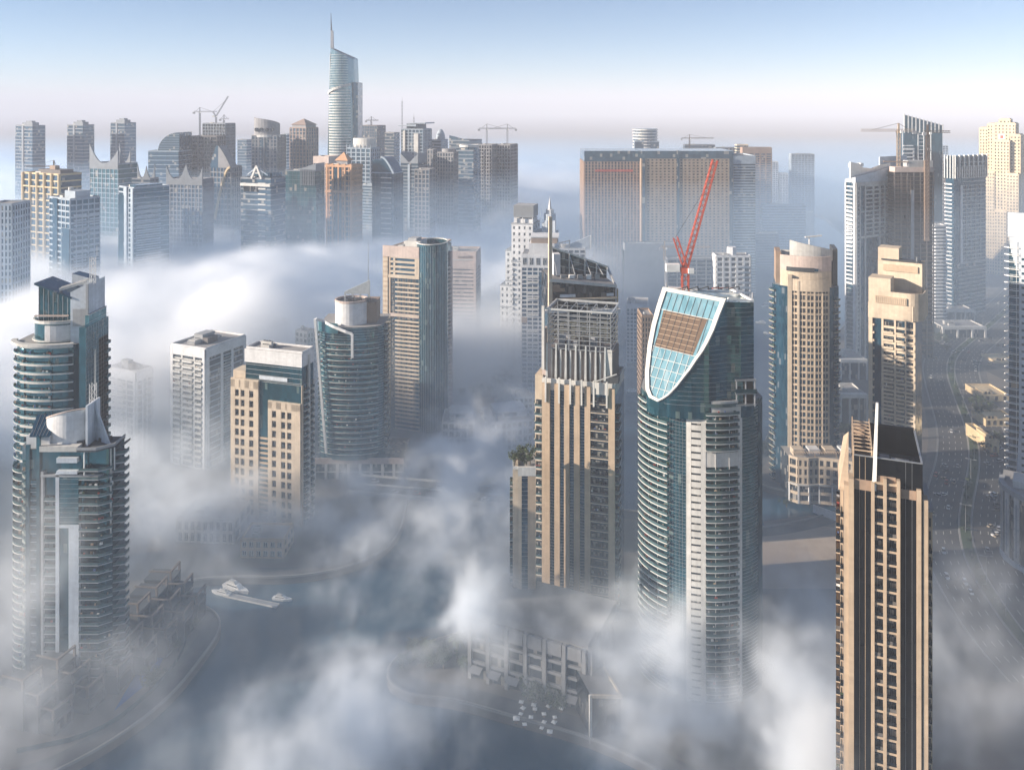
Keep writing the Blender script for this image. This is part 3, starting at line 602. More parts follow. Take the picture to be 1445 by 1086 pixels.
    for k in range(12):
        x, y = random.uniform(x0 + 1, x1 - 4), random.uniform(5, 18); mc.box(x, x + random.uniform(1.5, 3.5), y, y + 2, z2 - 1, z2 + random.uniform(1.5, 5) + .01 * k, random.choice((DKMETAL, BROWNM, GREYP)))
    b.part('roof_plant', mc)
    sl_ = MB(); sl_.bar((u(765), 2, z1 + 4), (u(765), 2, z3 + 2), 1.2, OFFWHITE); sl_.box(u(763), u(768), 2.6, 6, z1 + 1, z1 + 22, PINK); b.part('corner_shaft', sl_)
    pu = MB(); pu.box(u(858), u(872), 1, 6, z1 + .9, z1 + 3.4, DKMETAL); b.part('roof_plant', pu); pu = MB(); pu.bar((u(840), 1, z1 + 1), (u(870), 1, z1 + 5), .4, SILVER); b.part('cleaning_boom', pu)
    return b.finish()
silver_crown_tower()

def garden_wing():
    D = 352; b = Bld('apartment_block', 'slim beige wing with a planted roof garden standing against the ribbed tower', 731, 756, 760, D, 0, dep=14)
    W, A = b.w, b.A; z1 = b.z(662); nf = 20
    b.core(z1, BLUEG, .05)
    p = MB(); A.box(p, 0, 1.5, .01, .6, -1, z1, BEIGE_L); A.box(p, W * .55, W, .01, .5, -1, z1, TAN); A.box(p, 0, W, .01, .62, z1 - 2.5, z1 + 1.1, OFFWHITE); p.box(-2.2, -.01, .5, 13.5, -1, z1 + 1, BEIGE_L)
    for j in range(nf * 2): A.box(p, 1.5, W * .55, .01, .14, j * z1 / nf / 2, j * z1 / nf / 2 + .16, METAL)
    b.part('wall', p)
    LF = Face((-2.2, 12), (0, -1)); b.balconies(LF, 0, 4.5, 1, z1 - 6, nf - 1, 1.2, RAIL, OFFWHITE); b.balconies(LF, 6.5, 11, 1, z1 - 6, nf - 1, 1.2, RAIL, OFFWHITE)
    b.roof(rect(-2.2, W, 0, 14), z1, units=0)
    return b.finish(), z1 + GZ
_, Z_GARDEN = garden_wing()
# ================================================================ generic tower used for the plainer blocks
def facade(b, mb, f, ln, z0, z1, st, wall):
    """st: (style, bays, floors, pier width, spandrel height, depth)"""
    style, nb, nf = st[:3]; pw = st[3] if len(st) > 3 else .6; sh = st[4] if len(st) > 4 else 1.1; d = st[5] if len(st) > 5 else .35; fh = (z1 - z0) / nf
    if style == 'grid': b.grid(mb, f, 0, ln, z0, z1, nb, nf, wall, pw, sh, d, d - .06)
    elif style == 'ribs':
        b.grid(mb, f, 0, ln, z0, z1, nb, nf, wall, pw, sh, d, d * .3)
    elif style == 'band':
        for j in range(nf + 1): f.box(mb, 0, ln, .01, d, max(z0, z0 + j * fh - sh / 2), min(z1, z0 + j * fh + sh / 2), wall)
    elif style == 'solid': f.box(mb, 0, ln, .01, d, z0, z1, wall)
    elif style == 'curtain':
        for j in range(nf + 1): f.box(mb, 0, ln, .01, .09, z0 + j * fh - .08, z0 + j * fh + .08, METAL)
        for i in range(nb + 1): x = ln * i / nb; f.box(mb, max(0, x - .05), min(ln, x + .05), .01, .13, z0, z1, METAL)
def tower(label, l, c, r, top, D, a=0.0, dep=None, wall=None, g=None, A=('grid', 6, 20), B=None, L=None, ph=1.4, units=2, cat='tower', name='tower_block', group=None, band=0, pre=None, cap=100, seed=0, fin=True):
    b = Bld(name, label, l, c, r, D, a, dep, cat, group, cap=cap); z1 = b.z(top); b.h = z1
    b.core(z1 - .2, g or BLUEG, .02)
    fr = MB(); wall = wall or BEIGE
    zt = z1 - band
    if c > CX and L is None and a < 20: L = B or A
    facade(b, fr, b.A, b.w, 0, zt, A, wall); facade(b, fr, b.B, b.d, 0, zt, B or A, wall)
    if L: facade(b, fr, b.L, b.d, 0, zt, L, wall)
    if band:
        b.A.box(fr, 0, b.w, .01, .4, zt + .002, z1, wall); b.B.box(fr, 0, b.d, .01, .4, zt + .002, z1, wall)
        if L: b.L.box(fr, 0, b.d, .01, .4, zt + .002, z1, wall)
    b.part('facade_frame', fr)
    b.roof(rect(0, b.w, 0, b.d), z1 - .2, ph=ph, units=units, pm=wall, seed=seed)
    return b.finish() if fin else b

# ---------------------------------------------------------------- tall banded tower behind the white drum
def banded_teal_back():
    D = 395; b = Bld('apartment_tower', 'tall teal tower with pale curved bands and glass box under a tilted roof', 15, 122, 153, D, 0, dep=21); W, u = b.w, b.u
    zr = b.z(487); front = arc(W * .46, 9, W * .50, 10, 182, 330, 18); nf = 22; z0 = b.z(760); fh = (zr - z0) / nf
    c = MB(); c.prism(front + [(W, 12), (W, 21), (front[0][0], 21)], -1, zr, TEAL, ROOFM); b.part('glazed_core', c)
    b.curve_balconies(front[:13], zr - fh * 28, zr, 28, 1.5, TEAL_L, OFFWHITE, .5, inner=.01)
    s = MB(); ff = front[6:17]
    cb = MB(); cb.strip(ff, 1.55, 1.9, -.9, -.35, OFFWHITE); cbm = cb.mesh('floor_band')
    for j in range(28): b.rep('floor_band', cbm, Matrix.Translation((0, 0, zr - fh * j)))
    s.strip(front[:17], .01, 2.4, zr - .2, zr + 1.0, OFFWHITE); s.strip(front[:17], .01, 1.2, zr - 5.0, zr - 4.2, OFFWHITE); b.part('curved_band', s)
    e = MB(); e.bar((*front[6], 0), (*front[6], zr - 2), 1.6, TEAL_L); e.bar((*front[12], 0), (*front[12], zr - 2), .8, TEAL); b.part('glass_pier', e)
    # right hand glass volume
    rg = MB(); x0 = u(111); x1 = u(122); zg = b.z(462); rg.box(x0 + .5, x1, -.5, 21.5, -1, zg, TEAL); b.part('glass_volume', rg)
    mu = MB(); RF = Face((x1, -.5), (0, 1)); rl_ = 22
    for k in range(10): RF.box(mu, k * (rl_ - .2) / 9, k * (rl_ - .2) / 9 + .1, .01, .1, 0, zg, METAL)
    for j in range(60): RF.box(mu, 0, rl_, .01, .08, j * fh / 2 + .5, j * fh / 2 + .6, METAL)
    b.part('mullion_frame', mu); b.balconies(Face((x1, 17), (0, 1)), 0, 4, zr - fh * 24, zr, 24, 1.5, RAIL, TEAL_L)
    tb = MB(); tb.box(x0 + 1.5, x1 - .3, 3, 20, zg, b.z(447), TEAL_L); tb.box(x0 + 1.3, x1 - .1, 2.8, 20.2, b.z(447) + .01, b.z(447) + .4, METAL); b.part('roof_lantern', tb)
    # set-back drum and top house
    d1 = arc(u(68), 12, u(104) - u(68), 10, 182, 358, 14); z2 = b.z(457)
    dr = MB(); dr.prism(d1 + [(u(104), 21), (u(32), 21)], zr, z2, TEAL, ROOFM); b.part('setback_storey', dr)
    db = MB(); db.strip(d1, .01, .8, z2 - .6, z2 + .7, OFFWHITE); db.strip(d1[6:], .02, .5, zr + 1.5, z2 - 1.4, WHITE); db.strip(d1, .01, 1.0, zr + .9, zr + 1.4, OFFWHITE); b.part('curved_band', db)
    z3l, z3r = b.z(405), b.z(424); bx = MB(); bx.prism(rect(u(45), u(93), 6, 19), z2, [z3l, z3r, z3r, z3l], TEAL, METAL); b.part('glass_box', bx)
    gm_ = MB(); BF = Face((u(45), 6), (1, 0)); wd = u(93) - u(45)
    for k in range(8): BF.box(gm_, wd * k / 7 - .12, wd * k / 7 + .12, .01, .3, z2, z3l + (z3r - z3l) * k / 7, METAL)
    BF.box(gm_, -1.5, wd * .9, .31, 1.4, z2 + 2.2, z2 + 2.8, PINK); b.part('mullion_frame', gm_)
    rf = MB(); rf.prism(rect(u(42), u(95), 3.5, 20), [z3l + .3, z3r - .2, z3r - .2, z3l + .3], [z3l + 1.1, z3r + .6, z3r + .6, z3l + 1.1], BLUEG); b.part('tilted_roof', rf)
    wl = MB(); wl.prism(rect(u(93), u(119), 4, 20), zr, [b.z(415), b.z(402), b.z(402), b.z(415)], PALEBLUE); wl.box(u(116), u(119.5), 3.2, 3.9, zr, b.z(403), GREY); wl.box(u(97), u(116), 3.6, 3.95, z2 - 2, z2 + 6, GREY); b.part('service_wall', wl)
    r2 = MB(); r2.prism(rect(u(70), u(100), 20.1, 27), z2, [b.z(398), b.z(406), b.z(406), b.z(398)], PALEBLUE, BLUEG); b.part('rear_block', r2)
    bm_ = MB(); bm_.bar((u(76), 5, b.z(412)), (u(110), 8, b.z(402)), 1.2, OFFWHITE); bm_.bar((u(74), 8, b.z(411)), (u(108), 12, b.z(401)), .8, OFFWHITE); b.part('roof_beam', bm_)
    ms = MB(); lattice(ms, (u(122), 6, b.z(404)), (u(122), 6, b.z(366)), 1.9, WPAINT, t=.2); ms.tube((u(122), 10, b.z(366)), (u(122), 10, b.z(352)), .1, .06, WPAINT); b.part('lattice_mast', ms)
    return b.finish()
banded_teal_back()

def curved_white_block(label, l, c, r, top, D, a, seed, bal, dep=None):
    b = Bld('apartment_block', label, l, c, r, D, a, dep); z1 = b.z(top); nf = max(10, int(z1 / 3.5)); b.core(z1, GREYG, .05); fr = MB(); A, W = b.A, b.w
    for f, ln in ((A, W), (b.B, b.d)):
        f.box(fr, 0, ln * .07, .01, .9, -1, z1, WHITE); f.box(fr, ln * .93, ln, .01, .9, -1, z1, WHITE); f.box(fr, 0, ln, .012, .8, z1 - 5, z1 + .6, WHITE)
    A.box(fr, W * .30, W * .35, .01, .5, -1, z1 - 5, OFFWHITE); A.box(fr, W * .66, W * .71, .01, .5, -1, z1 - 5, OFFWHITE); b.B.box(fr, b.d * .36, b.d * .42, .01, .5, -1, z1 - 5, WHITE); b.B.box(fr, b.d * .62, b.d * .68, .01, .5, -1, z1 - 5, WHITE)
    for j in range(nf): A.box(fr, W * .07, W * .93, .01, .3, j * z1 / nf - .4, j * z1 / nf + .5, OFFWHITE); b.B.box(fr, b.d * .07, b.d * .93, .01, .2, j * z1 / nf - .3, j * z1 / nf + .3, PALEBLUE)
    b.part('wall', fr)
    for (p, q) in bal: b.balconies(A, W * p, W * q, 0, z1 - 5, nf - 1, 1.6, OFFWHITE, OFFWHITE)
    b.balconies(b.B, b.d * .44, b.d * .6, 0, z1 - 5, nf - 1, 1.2, RAIL, OFFWHITE)
    b.roof(rect(0, W, 0, b.d), z1, ph=1.3, units=3, seed=seed, pm=WHITE)
    hb = MB(); hb.box(W * .3, W * .55, b.d * .3, b.d * .6, z1 + .152, z1 + 5.5, GREY); hb.box(W * .56, W * .7, b.d * .3, b.d * .55, z1 + .152, z1 + 3.8, DARKC); b.part('lift_house', hb); return b.finish()
curved_white_block('white apartment block half veiled by mist beside the tall teal banded tower', 152, 192, 215, 527, 535, 26, 1, [(.08, .6)])
curved_white_block('white apartment block with rows of curved balconies beside the beige grid tower', 242, 290, 346, 494, 520, 24, 2, [(.08, .3), (.36, .65), (.72, .92)])
b = tower('flat roofed grey block standing behind the two pale blocks', 324, 368, 407, 463, 640, 35, wall=OFFWHITE, g=GREYG, A=('grid', 5, 16, 1.6, 1.5), B=('grid', 6, 16, 1.4, 1.6), ph=2, units=3, seed=3, name='apartment_block', fin=False)
q = MB(); q.box(b.w * .3, b.w * .7, b.d * .3, b.d * .55, b.h, b.h + 5, GREY); b.part('lift_house', q)
b.windows(b.A, 0, b.w, 0, b.h, 5, 16, .4, .5, d=.01); b.finish()
tower('small pale block peeping out beside the curved teal tower', 417, 434, 446, 470, 610, 30, wall=OFFWHITE, g=GREYG, A=('grid', 3, 15, 1.4, 1.4), units=2, name='apartment_block')

def beige_grid_tower():
    D = 450; b = Bld('apartment_tower', 'beige tower with paired square windows stepping up to dark glass floors', 327, 425, 443, D, 18); W, A, u = b.w, b.A, b.u; z1 = b.z(517); zs = b.z(545); zm = b.z(571)
    b.core(zs, TEAL, .05); c2 = MB(); c2.box(u(345), W - .3, 1.2, b.d, zs - 1, b.z(508), TEAL); b.part('upper_glass', c2)
    fr = MB(); nf = 15; fh = 5.3; px = lambda a_, c_, z0, z1_, m=BEIGE_L, d=1.0: A.box(fr, u(a_), u(c_), .01, d, z0, z1_, m)
    # left leg of the facade
    for a_, c_ in ((327, 333), (338.5, 341), (346.5, 353), (359, 366)): px(a_, c_, -1, zs)
    for a_, c_ in ((379.5, 385), (391, 398), (404, 406.5), (412.5, 425)): px(a_, c_, -1, zm)
    for j in range(20):
        z = zs - 4.2 - j * fh
        px(327, 366, z - 1.1, z + .6, d=.95) if z > 0 else None
        z = zm - 3.6 - j * fh; px(379.5, 425, z - 1.1, z + .6, d=.95) if z > 0 else None
        z = b.z(625) - j * fh / 2; px(366, 379.5, z - .6, z + .5, TAN, .5) if z > 0 else None
    px(327, 366, zs - 4, zs + .8); px(379.5, 425, zm - 3.5, zm + .6); b.part('facade_frame', fr)
    me = window_mesh(u(338.5) - u(333), fh - 1.9, DKMETAL, 1)
    for j in range(16):
        for p in (333, 341, 353): b.rep('window', me, A.M(u(p) + .1, .05, zs - 4.2 - (j + 1) * fh + .7))
        for p in (385, 398, 406.5): b.rep('window', me, A.M(u(p) + .1, .05, zm - 3.6 - (j + 1) * fh + .7))
    UF = Face((u(345), 1.2), (1, 0)); ul = W - .3 - u(345); ub = MB()
    for j in range(10): UF.box(ub, 0, ul, .01, .18, zm + j * 2.6 - .15, zm + j * 2.6 + .15, METAL)
    UF.box(ub, ul * .25, ul * .75, .02, .5, b.z(542), b.z(537), PALEBLUE); UF.box(ub, ul * .3, ul * .8, .02, .7, b.z(556), b.z(553), OFFWHITE); b.part('mullion_frame', ub)
    tp = MB(); tp.prism(rect(u(344.5), W + .2, .3, b.d + .2), b.z(519), b.z(500), WHITE, ROOFM); b.part('white_attic', tp)
    st = MB(); st.box(.2, u(345) - .1, 1, 10, zs, zs + 4.5, BEIGE_L); b.part('stair_block', st)
    B = b.B; sd = MB(); B.box(sd, 0, b.d * .12, .01, .4, -1, zs, BEIGE); B.box(sd, b.d * .5, b.d * .62, .01, .8, -1, b.z(505), OFFWHITE); B.box(sd, b.d * .9, b.d, .01, .6, -1, zs, OFFWHITE); b.part('side_pier', sd)
    b.balconies(B, b.d * .14, b.d * .48, 0, zs, 22, 1.5, RAIL, OFFWHITE); b.balconies(B, b.d * .64, b.d * .88, 0, zs, 22, 1.5, RAIL, OFFWHITE)
    b.roof(rect(u(346), W, 1, b.d - .5), b.z(500), units=3, pm=WHITE)
    return b.finish()
beige_grid_tower()

def sail_teal_tower():
    D = 505; b = Bld('apartment_tower', 'curved teal tower with white drum, leaning white edge and a triangular fin', 446, 536, 546, D, 0, dep=34); W, u = b.w, b.u; zr = b.z(462); front = arc(W * .52, 10, W * .52, 10.5, 185, 350, 20); nf = 24; z0 = b.z(640); fh = (zr - z0) / nf
    c = MB(); c.prism(front + [(W + 1.5, 12), (W + 1.5, 34), (0, 34)], 12, zr, TEAL, ROOFM); b.part('glazed_core', c)
    b.curve_balconies(front[3:18], z0, zr - 2 * fh, nf - 3, 1.3, TEAL_L, OFFWHITE, .9, inner=.01)
    b.balconies(Face((W + 1.5, 9), (0, 1)), 0, 10, z0, zr, nf, 1.6, RAIL, OFFWHITE); b.balconies(Face((.3, 20), (0, -1)), 0, 9, z0, zr, nf, 1.8, RAIL, OFFWHITE)
    m = MB()
    for j in range(nf * 2): m.strip(front, .01, .1, z0 + j * fh / 2 + .8, z0 + j * fh / 2 + .95, METAL)
    b.part('mullion_frame', m)
    sh = MB(); zt = b.z(451); bl, tl = Vector((u(461), -1.2, b.z(637))), Vector((u(443.5), 2.0, zt)); sh.bar(bl, tl, 1.4, WPAINT, 2.0)
    pr_ = None
    for k in range(7):
        t = k / 6; px = 445 + (498 - 445) * t; q = front[min(range(len(front)), key=lambda i: abs(front[i][0] - u(px)))]; p = Vector((u(px), q[1] - 1.4 if k else 1.6, zt + (b.z(470) - zt) * t))
        if pr_: sh.bar(pr_, p, .9, WPAINT, 1.6)
        pr_ = p
    sh.bar(pr_, pr_ - Vector((0, 0, 14)), 1.4, WPAINT, 1.6); b.part('leaning_frame', sh)
    gp = MB(); gp.strip(front[1:9], .9, 1.1, zr - 3.4, zr + 2.6, TEAL_L); b.part('glass_screen', gp)
    dc = arc(u(491), 13, u(515) - u(491), 9, 180, 540, 32)[:-1]; z2 = b.z(431); dr = MB(); dr.prism(dc, zr, z2, WHITE, DKROOF); b.part('roof_drum', dr)
    dl = MB(); dl.strip(dc + [dc[0]], -.5, .3, z2 + .01, z2 + 1.3, PINK); b.part('drum_rim', dl)
    ds = MB(); ds.box(u(512), u(527), 10, 26, zr, z2 - .5, BROWN); b.part('stair_shaft', ds)
    fn = MB(); y = 12.0; p0, p1, p2 = (u(480), y, b.z(418)), (u(517), y, b.z(401)), (u(517), y, b.z(418))
    for a_, t_ in ((0, 1.0),): fn.hexa([(p0[0], y, b.z(421)), (p1[0], y, b.z(421)), (p1[0], y + 1.2, b.z(421)), (p0[0], y + 1.2, b.z(421)), (p0[0], y, p0[2]), (p1[0], y, p1[2]), (p1[0], y + 1.2, p1[2]), (p0[0], y + 1.2, p0[2])], SILVER)
    for px in (480, 491, 502, 515): fn.box(u(px), u(px) + .9, y - .1, y + 1.3, z2, b.z(421) - .01, SILVER)
    b.part('triangular_fin', fn)
    ms = MB(); ms.tube((u(514), 14, z2), (u(514), 14, b.z(347)), .28, .1, METAL); b.part('mast', ms)
    for k in range(3):
        q = MB(); q.box(0, 3, 0, 3, 0, 2.2, DKMETAL); q.build('roof_plant', b.root, (u(487) + 5 * k, 9, z2 + .01))
    # podium
    po = MB(); po.box(-2, W + 14, 2, 34, -1, 12, GREYG); b.part('podium', po)
    pf = MB(); PF = Face((-2, 2), (1, 0)); pl = W + 16
    PF.box(pf, 0, pl, .01, .8, 9.2, 12.6, PINK)
    for k in range(8): PF.box(pf, k * pl / 8, k * pl / 8 + 1.6, .01, .7, -1, 9.2, OFFWHITE)
    PF.box(pf, 0, pl, .01, .5, 4.0, 4.6, OFFWHITE); b.part('podium_frame', pf)
    return b.finish()
sail_teal_tower()

def cylinder_tower():
    D = 582; b = Bld('apartment_tower', 'beige tower with a tall open topped blue glass cylinder on its corner', 541, 592, 637, D, 20); W, A, u = b.w, b.A, b.u; z1 = b.z(352)
    b.core(z1 - 3, BLUEG, .05); fr = MB(); zb, zc = b.z(392), b.z(447); nf = 42
    px = lambda a_, c_, z0, z1_, m=BEIGE_L, d=1.0: A.box(fr, u(a_), u(c_), .01, d, z0, z1_, m)
    px(541, 548, -1, z1); px(586, 592, zb, z1, d=.9); px(541, 592, z1 - 6, z1 + 1.5, PINK, 1.2); px(549, 551.5, -1, z1 - 6, TAN, .6); px(556, 558.5, zb, z1 - 6); px(549, 592, zb - 1, zb + 1.2, d=1.1); px(551, 592, zc - 1, zc + 1.2, PINK, 1.3)
    for j in range(5): px(551, 589, zb + j * (z1 - 6 - zb) / 4 - .7, zb + j * (z1 - 6 - zb) / 4 + .7)
    for j in range(34): px(541.2, 548, z1 - 7 - j * 3.4, z1 - 5.6 - j * 3.4, TAN, 1.05)
    b.part('facade_frame', fr)
    b.balconies(A, u(559), W + .3, zc, zb - 1, 8, 1.6, BEIGE_L, BEIGE_L, .8); b.balconies(A, u(559), W + .5, 0, zc - 1, 28, 1.8, BEIGE_L, BEIGE_L, .8)
    me = window_mesh(2.2, 2.4, BEIGE, 1)
    for j in range(30):
        for p in (552.5, 561, 568, 575, 582): b.rep('window', me, A.M(u(p), .03, zb - 4 - j * (zb - 1 - zc) / 8 + .4))
    B = b.B; sd = MB(); B.box(sd, b.d * .5, b.d * .58, .01, 1, -1, b.z(388), PINK); B.box(sd, b.d * .93, b.d, .01, 1, -1, b.z(372), PINK); b.part('side_pier', sd)
    b.balconies(B, b.d * .59, b.d * .95, 0, b.z(388), 36, 2.0, PINK, OFFWHITE, .8)
    r = (X(630, 600) - X(587, 600)) / 2; cx, cy = W + 5.75, 8.5; cyl = MB(); zt0, zt1 = b.z(346, 578), b.z(331.5, 600); pts = arc(cx, cy, r, r, 0, 360, 40)[:-1]
    # open topped cylinder: outer skin, inner skin, tilted rim
    zz = lambda y: zt0 + (zt1 - zt0) * (y - cy + r) / (2 * r) * .35
    cyl.prism(pts, -1, z1 - 1, TEAL, ROOFM); b.part('glass_cylinder', cyl)
    sk = MB(); n = len(pts)
    for i in range(n):
        j = (i + 1) % n; p, q = pts[i], pts[j]; pi, qi = [(cx + (t[0] - cx) * .96, cy + (t[1] - cy) * .96) for t in (p, q)]
        sk.hexa([(*p, z1 - .9), (*q, z1 - .9), (*qi, z1 - .9), (*pi, z1 - .9), (*p, zz(p[1])), (*q, zz(q[1])), (*qi, zz(q[1])), (*pi, zz(p[1]))], TEAL)
    b.part('glass_drum', sk)
    rm = MB()
    for i in range(n):
        j = (i + 1) % n; rm.bar((*pts[i], zz(pts[i][1]) + .4), (*pts[j], zz(pts[j][1]) + .4), .9, OFFWHITE, .7)
    b.part('drum_rim', rm)
    fl = MB(); fl.prism([(cx + (t[0] - cx) * .94, cy + (t[1] - cy) * .94) for t in pts], z1 - .9, z1 - .3, PALEBLUE); b.part('drum_deck', fl)
    mu = MB()
    for i in range(20, 40): mu.bar((cx + (r + .06) * math.cos(R(i * 9)), cy + (r + .06) * math.sin(R(i * 9)), 0), (cx + (r + .06) * math.cos(R(i * 9)), cy + (r + .06) * math.sin(R(i * 9)), zt0 - 1), .14, METAL)
    b.part('mullion_frame', mu)
    q = MB(); q.box(u(569), u(590), 3, 14, z1, b.z(342), OFFWHITE); q.box(u(572), u(584), 4, 12, b.z(342) + .01, b.z(338), GREY); b.part('lift_house', q)
    b.roof(rect(0, W, 0, b.d), z1 - 2, units=2, pm=PINK); return b.finish()
cylinder_tower()

b = tower('pinkish white hotel block with script lettering on its parapet, beside the glass cylinder', 628, 672, 679, 357, 745, 6, 26, wall=PINK, g=GREYG, A=('band', 1, 24, .5, 2.3, .6), B=('band', 1, 24, .5, 2.0, .5), units=2, ph=1.6, band=13, name='hotel_block', fin=False)
b.A.box(q2 := MB(), b.w * .92, b.w, .02, 1.3, 0, b.h, PINK); b.A.box(q2, 0, b.w, .41, .8, b.h - 6.4, b.h - 5.8, OFFWHITE); b.part('corner_pier', q2)
q3 = MB(); x = b.w * .42      # flowing script sign
rs = random.Random(4)
for k in range(9):
    h_ = rs.uniform(.8, 2.0); q3.box(x, x + 1.1, 0, 0, 0, 0, DKMETAL) if False else None; b.A.box(q3, x, x + 1.3, .45, .7, b.h - 4.6, b.h - 4.0, BROWN); b.A.box(q3, x + .2, x + .5, .45, .7, b.h - 3.98, b.h - 4.0 + h_, BROWN); x += 1.45
b.part('lettering', q3)
b.finish()

def white_stepped_tower():
    D = 703; b = Bld('apartment_tower', 'white stepped tower with louvred top box and a needle spire', 705, 760, 782, D, 14, 30); W, A, u = b.w, b.A, b.u; z1 = b.z(322)
    def blk(nm, l, r, y0, y1, top, nb, m=WHITE, g=BLUEG):
        c = MB(); x0, x1 = u(l), u(r); zt = b.z(top); c.box(x0, x1, y0, y1, -1, zt, g); b.part('glazed_core', c); fr = MB(); f = Face((x0, y0), (1, 0)); nf = int(zt / 5); b.grid(fr, f, 0, x1 - x0, 0, zt, nb, nf, m, (x1 - x0) / nb * .62, 2.6, .5, .5); f2 = Face((x1, y0), (0, 1)); b.grid(fr, f2, 0, y1 - y0, 0, zt, 3, nf, PALEBLUE, 3.2, 2.4, .4, .4)
        fr.box(x0 - .4, x1 + .4, y0 - .5, y1, zt + .01, zt + 1.0, GREY)
        for zc in (.75, .5): f.box(fr, -.3, x1 - x0 + .3, .52, 1.0, zt * zc, zt * zc + .9, GREY)
        b.part('wall', fr); b.windows(f, 0, x1 - x0, 0, zt, nb, nf, .34, .44, d=.02, mull=1); return x0, x1, zt
    blk('side', 705, 724, 3, 26, 407, 3); blk('side', 711, 728, 6, 28, 358, 2); x0, x1, zt = blk('main', 722, 752, 0, 26, 318, 4); blk('wing', 752, 768, 2, 26, 330, 2); blk('wing', 768, 779, 4, 26, 332, 2, PALEBLUE)
    lv = MB(); lv.box(u(724), u(751), 4, 20, zt, b.z(310), WHITE); lv.box(u(724), u(752), 2, 20, b.z(308), b.z(291), GREY)
    for k in range(14): lv.box(u(724) - .15, u(752) + .15, 1.7, 1.98, b.z(307) + k * .7, b.z(307) + k * .7 + .3, METAL)
    for px in (724.5, 736, 750): lv.box(u(px), u(px) + .7, 2.2, 3.2, zt, b.z(308), WHITE)
    b.part('louvre_box', lv)
    sp = MB(); cx = u(772.5); t8 = arc(cx, 10, 5.0, 5.0, 22.5, 382.5, 8)[:-1]; sp.prism(t8, b.z(332), b.z(303), PALEBLUE); t6 = arc(cx, 10, 3.4, 3.4, 22.5, 382.5, 8)[:-1]; sp.prism(t6, b.z(303) + .01, b.z(297), WHITE); sp.tube((cx, 10, b.z(297) + .01), (cx, 10, b.z(279)), 1.6, .1, WHITE)
    for px, tp in ((763, 316), (767, 312), (778, 312)): sp.box(u(px), u(px) + 2.2, 5, 9, b.z(332), b.z(tp), PALEBLUE)
    b.part('spire', sp); b.balconies(A, u(724) - 3.0, u(724), 0, b.z(360), 24, 2.0, WHITE, OFFWHITE); return b.finish()
white_stepped_tower()

b = tower('white tower with blue glass strip and gridded balconies in front of the spire tower', 736, 783, 800, 361, 660, 5, 26, wall=WHITE, g=BLUEG, A=('grid', 6, 30, .8, .9, .7), units=0, band=9, name='apartment_tower', fin=False)
bs = MB(); b.A.box(bs, b.u(761), b.u(773), .72, .9, b.z(445), b.z(385), BLUEG); b.A.box(bs, 0, b.u(744), .72, .9, b.z(456), b.z(448), BROWN); b.part('glass_strip', bs)
b.balconies(b.A, b.u(743), b.u(760), b.z(445), b.z(384), 8, 1.6, OFFWHITE, WHITE); b.balconies(b.A, b.u(743), b.u(760), b.z(535), b.z(460), 9, 1.2, OFFWHITE, WHITE)
q = MB(); q.box(b.u(746), b.u(782), 4, 22, b.h, b.z(345), WHITE); q.box(b.u(749), b.u(786), 5, 23, b.z(345) + .01, b.z(337), BROWN); q.box(b.u(748), b.u(788), 4.5, 24, b.z(337) + .01, b.z(335), WHITE); b.part('penthouse', q); b.windows(b.A, 0, b.w, b.h - 8, b.h - 1, 5, 1, .6, .8, d=.42); b.finish()

b = tower('low white block with a tall translucent triangular fin on its roof', 786, 826, 836, 352, 770, 0, 24, wall=WHITE, g=GREYG, A=('grid', 5, 24, 1.0, 1.6), units=2, name='apartment_tower', fin=False)
q = MB(); q.prism([(b.u(798), 4), (b.u(834), 4), (b.u(834), 4.8), (b.u(798), 4.8)], b.h, [b.z(348), b.z(333), b.z(333), b.z(348)], PALEBLUE); q.bar((b.u(834), 4.4, b.h), (b.u(834), 4.4, b.z(333)), 1, WPAINT); b.part('triangular_fin', q)
q = MB(); q.bar((b.u(788), 3, b.z(344)), (b.u(805), 3, b.z(340)), 1.2, METAL); q.bar((b.u(804), 3, b.h), (b.u(804), 3, b.z(340)), 1, METAL); q.bar((b.u(790), 3, b.h), (b.u(790), 3, b.z(344)), 1, METAL); b.part('roof_canopy', q); b.finish()

